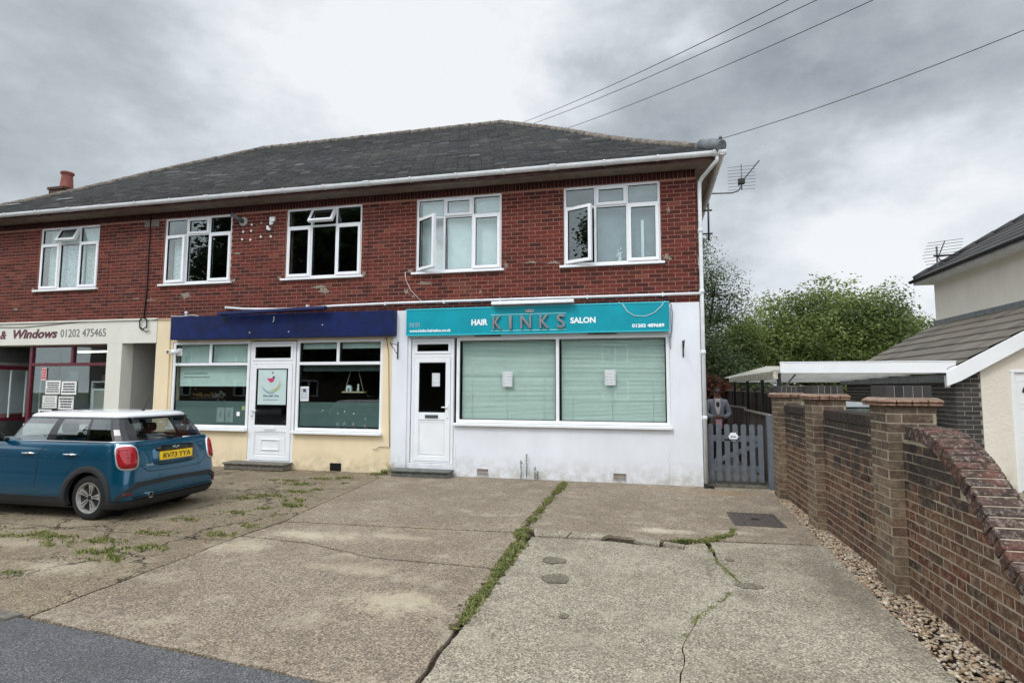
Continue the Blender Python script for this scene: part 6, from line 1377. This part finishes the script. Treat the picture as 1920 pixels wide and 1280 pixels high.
M_roofw = simple('white_car_paint', s(236, 238, 240), .22, 0, .02, 2, .5, coat=.6)
M_seat = simple('dark_seat_cloth', s(34, 34, 36), .85)
M_red = NT('red_lamp_lens').fin(s(160, 10, 24), .10, 0, .6); M_redd = simple('dark_red_lens', s(110, 8, 20), .2)
M_chr = simple('chrome', s(225, 226, 228), .08, 1.0, .02)
def car_matrix(x, y, yaw=0.0): return Matrix.Translation((x, y, 0)) @ Matrix.Rotation(PI+yaw, 4, 'Z') @ Matrix.Diagonal((.88, .89, .9, 1))     # forward = -x, left = -y
CARX, CARY = -6.09, -3.675
car = thing('hatchback_car', (CARX-2, CARY, 0), 'blue five-door hatchback with white roof and yellow rear number plate parked on the forecourt', 'car')
CM = car_matrix(CARX, CARY, .012); C, MBc = build_car(car, CM, M_paint, M_roofw, M_carglass)
# arch cladding
for sg in (1, -1):
    for u in (.64, 3.21):
        mb = MBc(); n = 26
        def ap_(r_, a, o): 
            uu, zz = u+r_*math.cos(a), max(.17, .305+r_*math.sin(a)); P = C.outline(zz)
            # width at uu
            w = .8
            for p, q in zip(P, P[1:]):
                if p[0] <= uu <= q[0]: w = lerp(p[1], q[1], (uu-p[0])/max(1e-6, q[0]-p[0])); break
            return (uu, sg*(w+o), zz)
        for k in range(n):
            a, b = lerp(-.30, PI+.30, k/n), lerp(-.30, PI+.30, (k+1)/n)
            for (r0, o0), (r1, o1) in (((.345, -.05), (.348, .014)), ((.348, .014), (.39, .018)), ((.39, .018), (.425, .012)), ((.425, .012), (.428, -.01))):
                mb.face([ap_(r0, a, o0), ap_(r0, b, o0), ap_(r1, b, o1), ap_(r1, a, o1)], 0, 0, True)
        mb.build('wheel_arch_trim', M_trim, car)
    mb = MBc()
    for k in range(14):
        u0, u1 = 1.0+k*.135, 1.0+(k+1)*.135+.002; 
        for (z0, o0), (z1, o1) in (((.15, -.05), (.17, .0)), ((.17, .0), (.22, -.0)), ((.22, .0), (.31, .006)), ((.31, .006), (.312, -.02))):
            W = lambda z: [p for p in C.outline(max(.17, z)) if p[0] > 1.5][0][1] if z > .2 else .83
            mb.face([(u0, sg*(W(z0)+.008+o0), z0), (u1, sg*(W(z0)+.008+o0), z0), (u1, sg*(W(z1)+.008+o1), z1), (u0, sg*(W(z1)+.008+o1), z1)], 0, 0, True)
    mb.build('sill_trim', M_trim, car)
    # door shut lines, handles, belt chrome
    def sideline(pts, wd=.004):
        mb_ = MBc()
        for (ua, za), (ub, zb) in zip(pts, pts[1:]):
            for k in range(4):
                u0, u1, z0, z1 = lerp(ua, ub, k/4), lerp(ua, ub, (k+1)/4), lerp(za, zb, k/4), lerp(za, zb, (k+1)/4)
                def W(u, z):
                    P = C.outline(z)
                    for p, q in zip(P, P[1:]):
                        if p[0] <= u <= q[0]: return lerp(p[1], q[1], (u-p[0])/max(1e-6, q[0]-p[0]))
                    return .8
                mb_.face([(u0-wd, sg*(W(u0, z0)+.0015), z0), (u0+wd, sg*(W(u0, z0)+.0015), z0), (u1+wd, sg*(W(u1, z1)+.0015), z1), (u1-wd, sg*(W(u1, z1)+.0015), z1)])
        return mb_
    ml = sideline([(1.405, 1.04), (1.53, .87), (1.53, .34)]); ml.build('door_seam', M_black, car)
    ml = sideline([(.69, 1.04), (.76, .9), (.90, .74), (1.03, .6)]); ml.build('door_seam', M_black, car)
    ml = sideline([(2.42, 1.02), (2.46, .7), (2.46, .34)]); ml.build('door_seam', M_black, car)
    for u in (1.59, .855):
        mb = MBc(); 
        w0 = .86
        mb.tube([(u, sg*(w0-.01), .875), (u+.02, sg*(w0+.022), .878), (u+.19, sg*(w0+.024), .878), (u+.21, sg*(w0-.01), .875)], [.010, .013, .013, .010], 8); hd = mb.build('door_handle', M_chr, car)
        mb = MBc(); mb.sphere((u+.10, sg*(w0-.024), .868), .048, 0, 14, 8, (1.2, .5, .9)); mb.build('handle_recess', M_trim, hd)
    mb = MBc(); pts = [(.12, .2), (.13, .45), (.15, .59), (.19, .70), (.26, .768), (.40, .795), (.62, .803), (1.1, .808), (1.9, .80), (2.2, .785)]
    mb.tube([(u, sg*(v+.004), 1.048) for u, v in pts], .008, 6); mb.build('belt_trim', M_chr, car)
    mb = MBc(); mb.sphere((2.22, sg*.93, 1.09), .085, 0, 14, 8, (.9, 1.15, .8)); mb.tube([(2.2, sg*.78, 1.05), (2.21, sg*.88, 1.055)], .03, 8); mr_ = mb.build('door_mirror', M_gloss, car)
    mb = MBc(); mb.sphere((2.255, sg*.935, 1.105), .082, 0, 14, 8, (.8, 1.1, .78)); mb.build('mirror_cap', M_roofw, mr_)
    # tail lamps
    mb = MBc(); C.patch(mb, .775, .85, .29, .345, 3.2, .010, 0, 34, sg); tl = mb.build('tail_light', simple('pale_chrome', s(235, 236, 238), .25, .6, .02) if sg > 0 else bpy.data.materials['pale_chrome'], car)
    mb = MBc(); C.patch(mb, .775, .85, .24, .292, 3.4, .022, 0, 34, sg); mb.build('red_lens', M_red, tl)
    mb = MBc()
    for k in range(5): C.strip(mb, [(.695-.002*k, .75+k*.05), (.86, .75+k*.05)], .0235, .006, 0, sg)
    C.strip(mb, [(.735, .735), (.815, .965)], .0235, .004, 0, sg); C.strip(mb, [(.815, .735), (.735, .965)], .0235, .004, 0, sg); mb.build('lens_pattern', M_redd, tl)
# rear bumper trim
mb = MBc()
for z0, z1, o in ((.165, .215, .010), (.215, .27, .014), (.27, .275, .012)):
    for k in range(-22, 22):
        a, b = k*.05, (k+1)*.05; mb.face([C.surf(a, z0, o), C.surf(b, z0, o), C.surf(b, z1, o), C.surf(a, z1, o)], 0, 0, True)
bmp = mb.build('bumper_trim', M_trim, car)
mb = MBc(); C.strip(mb, [(-.92, .30), (-.80, .40), (-.66, .475), (0, .49), (.66, .475), (.80, .40), (.92, .30)], .022, .028); mb.build('bumper_moulding', M_trim, car)
mb = MBc(); C.strip(mb, [(-.70, .30), (.70, .30)], .045, .006); mb.build('diffuser', M_trim, car)
for sg in (1, -1): mb = MBc(); C.patch(mb, .80, .36, .12, .035, 3, .016, 0, 20, sg); mb.build('reflector', M_redd, car)
mb = MBc(); mb.lathe([(.036, -.04), (.040, .10), (.030, .10), (.028, .02)], (.02, .47, .275), 18, 0, 'x') if False else None
def ringtube(mb, u0, u1, v, z, r0, r1, n=20):
    for k in range(n):
        a, b = 2*PI*k/n, 2*PI*(k+1)/n
        A = lambda r_, t_, u_: (u_, v+r_*math.cos(t_), z+r_*math.sin(t_))
        for (ra, ua), (rb, ub) in (((r0, u1), (r0, u0)), ((r0, u0), (r1, u0)), ((r1, u0), (r1, u1))): mb.face([A(ra, a, ua), A(ra, b, ua), A(rb, b, ub), A(rb, a, ub)], 0, 0, True)
mb = MBc(); ringtube(mb, -.035, .1, .47, .315, .042, .031); mb.build('exhaust_pipe', M_chr, car)
mb = MBc(); C.patch(mb, 0, .82, .80, .27, 4.5, .003, 0, 40); rec = mb.build('plate_recess', M_paint, car)
mb = MBc(); C.patch(mb, 0, .925, .70, .085, 2.6, .022, 0, 36); mb.build('boot_handle', M_gloss, car)
# emblem: winged roundel
mb = MBc(); o = .028
for k in range(20):
    a, b = 2*PI*k/20, 2*PI*(k+1)/20; f = lambda r_, t_, oo: C.surf(r_*math.cos(t_), .932+r_*math.sin(t_), oo)
    mb.face([f(.016, a, o+.002), f(.016, b, o+.002), f(.023, b, o), f(.023, a, o)], 0)
for sg in (1, -1):
    for k, (l, z) in enumerate(((.075, .940), (.066, .932), (.055, .924))): mb.face([C.surf(sg*.024, z-.003, o), C.surf(sg*l, z-.001, o), C.surf(sg*l, z+.002, o), C.surf(sg*.024, z+.003, o)], 0)
mb.build('emblem', M_chr, car)
mb = MBc(); mb.box(-.001, .04, -.29, .29, .762, .878); pl_ = mb.build('number_plate', simple('yellow_plate', s(244, 200, 20), .35, 0, .03), car, bevel=.002)
mb = MBc(); text_into(mb, 'RV73 YYA', lambda x, z, d: (-.0015-d, -x, z), -.255, .255, .783, .858, .001, 0, 0, .014, .98); mb.build('registration', M_black, pl_)
mb = MBc(); text_into(mb, 'COOPER', lambda x, z, d: (C.surf(-x, z, .004+d)), -.52, -.40, .71, .732, .002, 0, 0, .02); mb.build('badge', M_chr, car)
# shut line of the tailgate
mb = MBc(); C.strip(mb, [(-.60, 1.03), (-.61, .9), (-.60, .72), (-.48, .63), (0, .615), (.48, .63), (.60, .72), (.61, .9), (.60, 1.03)], .0015, .004); mb.build('tailgate_seam', M_black, car)
# spoiler, brake light, wiper, roof antenna
mb = MBc(); mb.prism([(.31, 1.335), (.47, 1.352), (.47, 1.378), (.33, 1.366)], lambda a, z, d: (a, d, z-.0), -.50, .50); mb.build('rear_spoiler', M_gloss, car, bevel=.01, seg=2)
mb = MBc(); mb.tube([(.13, .02, 1.075), (.16, .16, 1.10), (.18, .42, 1.09)], [.012, .007, .005], 6); mb.sphere((.12, .0, 1.075), .03, 0, 10, 6, (.7, 1.6, .7)); mb.build('rear_wiper', M_black, car)
mb = MBc(); mb.tube([(.62, .05, 1.44), (.60, .05, 1.465)], [.03, .014], 10); mb.tube([(.60, .05, 1.45), (.52, .05, 1.66)], [.004, .0025], 6); mb.build('roof_antenna', M_black, car)
for v in (-.38, .38):
    mb = MBc(); mb.box(.85, 1.0, v-.26, v+.26, .55, 1.08); mb.box(.88, .97, v-.13, v+.13, 1.10, 1.24); mb.build('rear_seat', M_seat, car, bevel=.05, seg=3)
    mb = MBc(); mb.box(1.5, 1.65, v-.24, v+.24, .5, 1.1); mb.box(1.52, 1.62, v-.12, v+.12, 1.13, 1.28); mb.build('front_seat', M_seat, car, bevel=.05, seg=3)
mb = MBc(); mb.lathe([(.17, 0), (.18, .01), (.19, 0)], (2.05, -.38, 1.02), 20, 0, 'x'); mb.build('steering_wheel', M_black, car)
mb = MBc(); mb.box(.3, 2.9, -.70, .70, .40, .50); mb.box(2.2, 2.6, -.7, .7, .5, 1.02); mb.build('cabin_floor', M_seat, car)
# car under the carport
c2 = thing('hatchback_car', (3.55, 3.0, 0), 'pale blue grey car under the carport, only its roof showing over the brick wall', 'car')
M2 = Matrix.Translation((3.5, .9, -.06)) @ Matrix.Rotation(PI/2, 4, 'Z'); build_car(c2, M2, simple('pale_car_paint', s(176, 188, 196), .3, .2, .02, 2, .5, coat=.5), simple('pale_car_roof', s(200, 210, 216), .25, .1, .02, 2), M_carglass, False)

# ------------------------------------------------------------------ person behind the gate
def skinned(name, verts, edges, radii, mat, parent=None, sub=2, loc=(0, 0, 0), root=0):
    me = bpy.data.meshes.new(name); me.from_pydata([tuple(Vector(v)-Vector(loc)) for v in verts], edges, []); o = bpy.data.objects.new(name, me); col.objects.link(o)
    m = o.modifiers.new('skin', 'SKIN'); m.use_smooth_shade = True
    if not me.skin_vertices: 
        bpy.context.view_layer.objects.active = o
        me.attributes.new('x', 'FLOAT', 'POINT') if False else None
    for i, r_ in enumerate(radii):
        sv = me.skin_vertices[0].data[i]; sv.radius = r_ if isinstance(r_, tuple) else (r_, r_); sv.use_root = (i == root)
    m2 = o.modifiers.new('sub', 'SUBSURF'); m2.levels = sub; m2.render_levels = sub
    bpy.context.view_layer.update(); dg = bpy.context.evaluated_depsgraph_get(); me2 = bpy.data.meshes.new_from_object(o.evaluated_get(dg)); o.modifiers.clear(); o.data = me2; me2.materials.clear(); me2.materials.append(mat)
    for p in me2.polygons: p.use_smooth = True
    if parent is not None: o.parent = parent
    else: o.location = loc
    return o
PX, PY = 1.50, 3.05; M_skin = simple('dark_brown_skin', s(112, 78, 66), .45, 0, .08, 20); M_jack = simple('grey_jacket', s(132, 134, 140), .85, 0, .12, 60); M_trou = simple('dark_trousers', s(44, 40, 42), .8); M_shirt = simple('pale_shirt', s(206, 196, 198), .8, 0, .1, 30); M_pink = simple('pink_bag', s(196, 150, 158), .7)
def pv(x, y, z): return (PX+x, PY+y, z)
V = [pv(0, 0, .86), pv(0, 0, 1.0), pv(0, 0, 1.18), pv(0, .0, 1.32), pv(0, .0, 1.40), pv(0, -.01, 1.46), pv(0, -.02, 1.53), pv(0, -.015, 1.585), pv(0, -.005, 1.61)]
Ed = [(i, i+1) for i in range(8)]; Rd = [(.15, .10), (.13, .09), (.14, .09), (.13, .085), (.055, .055), (.048, .05), (.068, .082), (.07, .085), (.05, .06)]
def chain(start, pts, rads):
    k = start
    for p, r_ in zip(pts, rads): V.append(pv(*p)); Rd.append(r_); Ed.append((k, len(V)-1)); k = len(V)-1
    return k
for sg in (-1, 1):
    h = chain(3, [(sg*.175, 0, 1.345), (sg*.215, .01, 1.22), (sg*.235, -.0, 1.07), (sg*.14, -.15, 1.02), (sg*.065, -.20, 1.02), (sg*.03, -.215, 1.015)], [.06, .046, .04, .034, .026, .03])
    for f in range(4): chain(h, [(sg*.005, -.235+f*.006, 1.035-f*.018), (-sg*.025, -.235+f*.006, 1.025-f*.018), (-sg*.045, -.225+f*.006, 1.018-f*.018)], [.010, .009, .008])
    chain(h, [(sg*.02, -.21, 1.05), (-sg*.005, -.225, 1.062)], [.011, .009])
    chain(0, [(sg*.10, 0, .80), (sg*.105, -.01, .48), (sg*.11, .01, .12), (sg*.115, .0, .055), (sg*.125, -.10, .05)], [.085, .058, .042, .038, .035])
person = skinned('person', V, Ed, Rd, M_skin, None, 2, (PX, PY, 0)); tag(person, 'person in grey jacket and dark glasses standing with clasped hands behind the gate', 'person'); ORG[person.name] = Vector((PX, PY, 0))
def psk(name, vs, es, rs, mat): return skinned(name, [pv(*v) for v in vs], es, rs, mat, person, 2, (PX, PY, 0))
jv = [(0, .005, .84), (0, .005, 1.0), (0, .005, 1.18), (0, .01, 1.33), (0, .012, 1.405)]; jr = [(.175, .115), (.155, .11), (.16, .108), (.15, .10), (.085, .07)]; je = [(i, i+1) for i in range(4)]
for sg in (-1, 1):
    b = len(jv); jv += [(sg*.16, .002, 1.335), (sg*.212, .01, 1.22), (sg*.245, .0, 1.07), (sg*.15, -.145, 1.02), (sg*.095, -.185, 1.02)]; jr += [.078, .066, .06, .052, .045]; je += [(3, b), (b, b+1), (b+1, b+2), (b+2, b+3), (b+3, b+4)]
psk('jacket', jv, je, jr, M_jack)
tv = [(0, 0, .90), (0, 0, .84)]; tr = [(.155, .11), (.15, .11)]; te = [(0, 1)]
for sg in (-1, 1): b = len(tv); tv += [(sg*.10, 0, .74), (sg*.108, -.01, .48), (sg*.112, .01, .10)]; tr += [.10, .075, .06]; te += [(1, b), (b, b+1), (b+1, b+2)]
psk('trousers', tv, te, tr, M_trou)
def pmb(): m = MB(); return m
mb = MB(); mb.prism([(PX-.065, 1.41), (PX+.065, 1.41), (PX+.055, 1.22), (PX+.02, 1.06), (PX-.02, 1.06), (PX-.055, 1.22)], front(PY-.098), -.03, .012); mb.build('shirt', M_shirt, person, bevel=.01)
mb = MB(); mb.prism([(PX-.03, 1.34), (PX+.03, 1.34), (PX+.035, 1.26), (PX, 1.21), (PX-.035, 1.26)], front(PY-.1105), 0, .002); mb.build('shirt_print', M_trim, person)
for sg in (-1, 1): mb = MB(); mb.prism([(PX+sg*.05, 1.45), (PX+sg*.085, 1.42), (PX+sg*.10, 1.25), (PX+sg*.03, 1.08), (PX+sg*.06, 1.28)], front(PY-.104), -.01, .010); mb.build('lapel', simple('lapel_grey%d' % sg, s(140, 140, 144), .85), person, bevel=.004)
mb = MB(); mb.sphere((PX, PY+.012, 1.60), .092, 0, 16, 10, (.86, .98, .72)); mb.build('hair', simple('greying_hair', s(62, 54, 54), .95, 0, .3, 120, .2, .6, 200, .004), person)
mb = MB()
for sg in (-1, 1): mb.sphere((PX+sg*.033, PY-.093, 1.565), .027, 0, 12, 8, (1.1, .35, .8)); mb.tube([(PX+sg*.055, PY-.09, 1.57), (PX+sg*.078, PY-.01, 1.572)], .004, 5)
mb.tube([(PX-.03, PY-.10, 1.573), (PX+.03, PY-.10, 1.573)], .004, 5); mb.build('sunglasses', M_gloss, person)
mb = MB(); mb.tube([(PX, PY-.095, 1.56), (PX, PY-.112, 1.535), (PX, PY-.10, 1.525)], [.008, .014, .012], 8); mb.build('nose', M_skin, person)
mb = MB(); mb.sphere((PX, PY-.088, 1.498), .022, 0, 10, 6, (1.1, .5, .35)); mb.build('mouth', simple('lips', s(110, 66, 62), .5), person)
for sg in (-1, 1): mb = MB(); mb.sphere((PX+sg*.075, PY-.005, 1.548), .022, 0, 8, 6, (.4, .7, 1.1)); mb.build('ear', M_skin, person)
for sg in (-1, 1): mb = MB(); mb.box(PX+sg*.12-.045, PX+sg*.12+.045, PY-.17, PY+.08, .035, .10); mb.build('shoe', M_black, person, bevel=.03, seg=2)
mb = MB(); mb.box(PX-.06, PX+.06, PY-.235, PY-.175, .78, .97); mb.tube([(PX-.03, PY-.2, .96), (PX-.02, PY-.22, 1.02), (PX+.02, PY-.22, 1.02), (PX+.03, PY-.2, .96)], .008, 6); tag(mb.build('pink_bag', M_pink, bevel=.02, seg=2, loc=(PX, PY-.2, .8)), 'small pink bag held in the clasped hands of the person behind the gate', 'bag')

# ------------------------------------------------------------------ trees
def tree(name, lab, base, trunk_h, blobs, nclump, per, leaf, mat, seed, cat='tree', spread=.22, droop=0.0, trunk_r=.14, bare=0, group=None):
    rr = random.Random(seed); t = thing(name, base, lab, cat, group); B_ = Vector(base); mb = MB()
    top = B_+Vector((0, 0, trunk_h)); mb.tube([B_, B_.lerp(top, .5)+Vector((.06, 0, 0)), top], [trunk_r*1.3, trunk_r, trunk_r*.75], 9)
    for (x, y, z, r_) in blobs:
        c = B_+Vector((x, y, z)); m = top.lerp(c, .5)+Vector((rr.uniform(-.3, .3), rr.uniform(-.3, .3), .15)); mb.tube([top-Vector((0, 0, rr.uniform(0, trunk_h*.3))), m, c], [trunk_r*.6, trunk_r*.35, trunk_r*.12], 6)
        for q in range(4+bare):
            d = Vector((rr.gauss(0, 1), rr.gauss(0, 1), rr.gauss(.3, 1))).normalized()*r_*rr.uniform(.8, 1.08); mb.tube([c.lerp(m, .3), c+d*.55+Vector((0, 0, .05)), c+d], [trunk_r*.2, trunk_r*.1, .008], 5)
    mb.build('trunk', M_bark, t)
    mb = MB(); W = [b[3]**2 for b in blobs]; tot = sum(W)
    for k in range(nclump):
        q = rr.random()*tot
        for (x, y, z, r_), w in zip(blobs, W):
            q -= w
            if q <= 0: break
        d = Vector((rr.gauss(0, 1), rr.gauss(0, 1), rr.gauss(0, 1))).normalized(); f = rr.random()**.42
        lump = 1+.34*noise.noise(d*2.2+Vector((x, y, z)))+.16*noise.noise(d*6+Vector((z, x, y)))
        c = B_+Vector((x, y, z))+d*r_*f*lump*(1.12 if rr.random() < .05 else 1)
        if c.z < B_.z+.05: continue
        tone = max(.01, min(.99, .42+.55*noise.noise(c*.8)+rr.uniform(-.12, .12)))
        for j in range(per):
            o = c+Vector((rr.gauss(0, spread), rr.gauss(0, spread), rr.gauss(0, spread*.6)-droop*abs(rr.gauss(0, 1)))); a = Vector((rr.gauss(0, 1), rr.gauss(0, 1), rr.gauss(0, .5)-droop*2)).normalized(); up = Vector((rr.gauss(0, .6), rr.gauss(0, .6), 1)); b = a.cross(up)
            if b.length < .1: continue
            b.normalize(); l = leaf*rr.uniform(.6, 1.3); w = l*.33; tip = o+a*l+Vector((0, 0, -.15*l)); v = max(.01, min(.99, tone+rr.uniform(-.2, .2)))
            mb.face([o, o+a*l*.45+b*w, tip, o+a*l*.45-b*w], 0, v)
    mb.build('crown', mat, t); return t
def P3d(px, py, dist): return P3(px, py, dist)
tree('broadleaf_tree', 'wide rounded green tree rising behind the garage and carport', (7.05, 14.5, 0), 2.0, [(-2.9, 0, 2.8, 1.85), (-1.6, .3, 3.85, 1.7), (.1, 0, 4.3, 1.7), (1.5, -.2, 4.1, 1.6), (2.5, .2, 3.2, 1.65), (-.6, -.8, 3.2, 2.1), (1.2, -.9, 3.0, 2.0), (3.1, 0, 2.3, 1.2), (-3.9, 0, 2.2, 1.5), (0, -1, 2.0, 2.0)], 6400, 16, .12, M_leaf, 1, spread=.17, bare=3)
tree('birch_tree', 'tall loose-twigged tree just right of the building corner', (2.1, 13.5, 0), 3.2, [(-.1, 0, 6.6, 1.0), (.6, 0, 5.6, 1.25), (-.3, 0, 5.0, 1.4), (.9, 0, 4.4, 1.2), (.2, .0, 3.7, 1.5), (0, 0, 7.5, .55)], 1500, 13, .085, M_leafd, 2, spread=.17, droop=.12, bare=5)
tree('dark_shrub', 'dense dark green shrub low behind the white building corner', (1.9, 11.2, 0), 1.0, [(-.2, 0, 1.6, 1.0), (.5, .2, 2.3, 1.1), (-.3, .2, 3.0, 1.0), (1.2, .3, 1.9, .9)], 1300, 14, .10, M_leafd, 3, 'shrub', trunk_r=.07)
tree('yellow_green_shrub', 'brighter yellow green shrub between the dark shrub and the wide tree', (3.35, 12.6, 0), 1.0, [(0, 0, 2.6, 1.0), (.3, 0, 3.5, .85), (-.3, 0, 1.7, .9)], 900, 14, .10, M_leaf, 4, 'shrub', trunk_r=.06)
tree('red_leaved_bush', 'reddish brown leaved bush above the fence behind the person', (1.75, 8.7, 0), .7, [(-.25, 0, 1.35, .5), (.25, 0, 1.55, .48), (-.1, 0, 1.75, .4), (.6, .1, 1.45, .35)], 520, 12, .085, M_leafr, 5, 'bush', trunk_r=.04, spread=.11)
tree('garden_bush', 'small green plant poking up behind the first capped wall pier', (2.62, .1, 0), .7, [(0, 0, 1.42, .15), (.1, .05, 1.32, .16), (-.05, .2, 1.2, .15)], 90, 8, .05, M_leaf, 6, 'bush', trunk_r=.015, spread=.05)
# ------------------------------------------------------------------ the street behind the viewer (seen mirrored in the glass)
tree('street_tree', 'tall tree across the road, mirrored dark in the upstairs panes over the cream shop', (-21, -20, 0), 3, [(0, 0, 6, 3.6), (-3, 0, 8, 3.4), (2.5, 0, 8.5, 3.4), (0, 0, 11, 3.6), (-3, 0, 12.5, 2.6), (3, -1, 5, 3), (5, 0, 10, 2.4)], 8500, 14, .30, M_leafd, 12, spread=.4, trunk_r=.3)
tree('street_tree', 'broad hedge-like tree across the road, mirrored dark in the salon door', (-10.5, -24, 0), 2, [(0, 0, 3, 2.2), (-3, 0, 3, 2.2), (3, 0, 2.5, 2.2), (-1, 0, 5, 2), (-6, 0, 2.6, 2.2), (6, 0, 2.4, 2)], 4600, 14, .2, M_leafd, 13, spread=.35, trunk_r=.2)
hs = thing('street_house', (-4, -33, 0), 'pale house across the road, mirrored in the shop windows', 'house')
HXS = (-45, -39, -33, -27, -21, -15, -9, -3, 3, 9)
mb = MB(); wall(mb, -48, 14, 0, 5.2, -30, -29.8, [(x, x+1.8, z, z+1.3) for x in HXS for z in (.9, 3.4)]); mb.box(-48, 14, -36, -30.3, 0, 5.2, 1); mb.build('wall', [simple('brown_render', s(96, 78, 66), .9), M_dark], hs)
mb = MB(); mb.prism([(-29.4, 5.1), (-36.6, 5.1), (-33, 8.2)], lambda a, z, d: (d, a, z), -48.5, 14.5); mb.build('roof', M_tiled, hs)
mb = MB()
for x in HXS:
    for z in (.9, 3.4): mb.ring(x, x+1.8, z, z+1.3, .1, -29.9, -29.75); mb.box(x+.85, x+.95, -29.9, -29.76, z+.1, z+1.2)
mb.build('window_frames', M_upvc, hs)
print('faces', sum(len(o.data.polygons) for o in bpy.data.objects if o.type == 'MESH'))
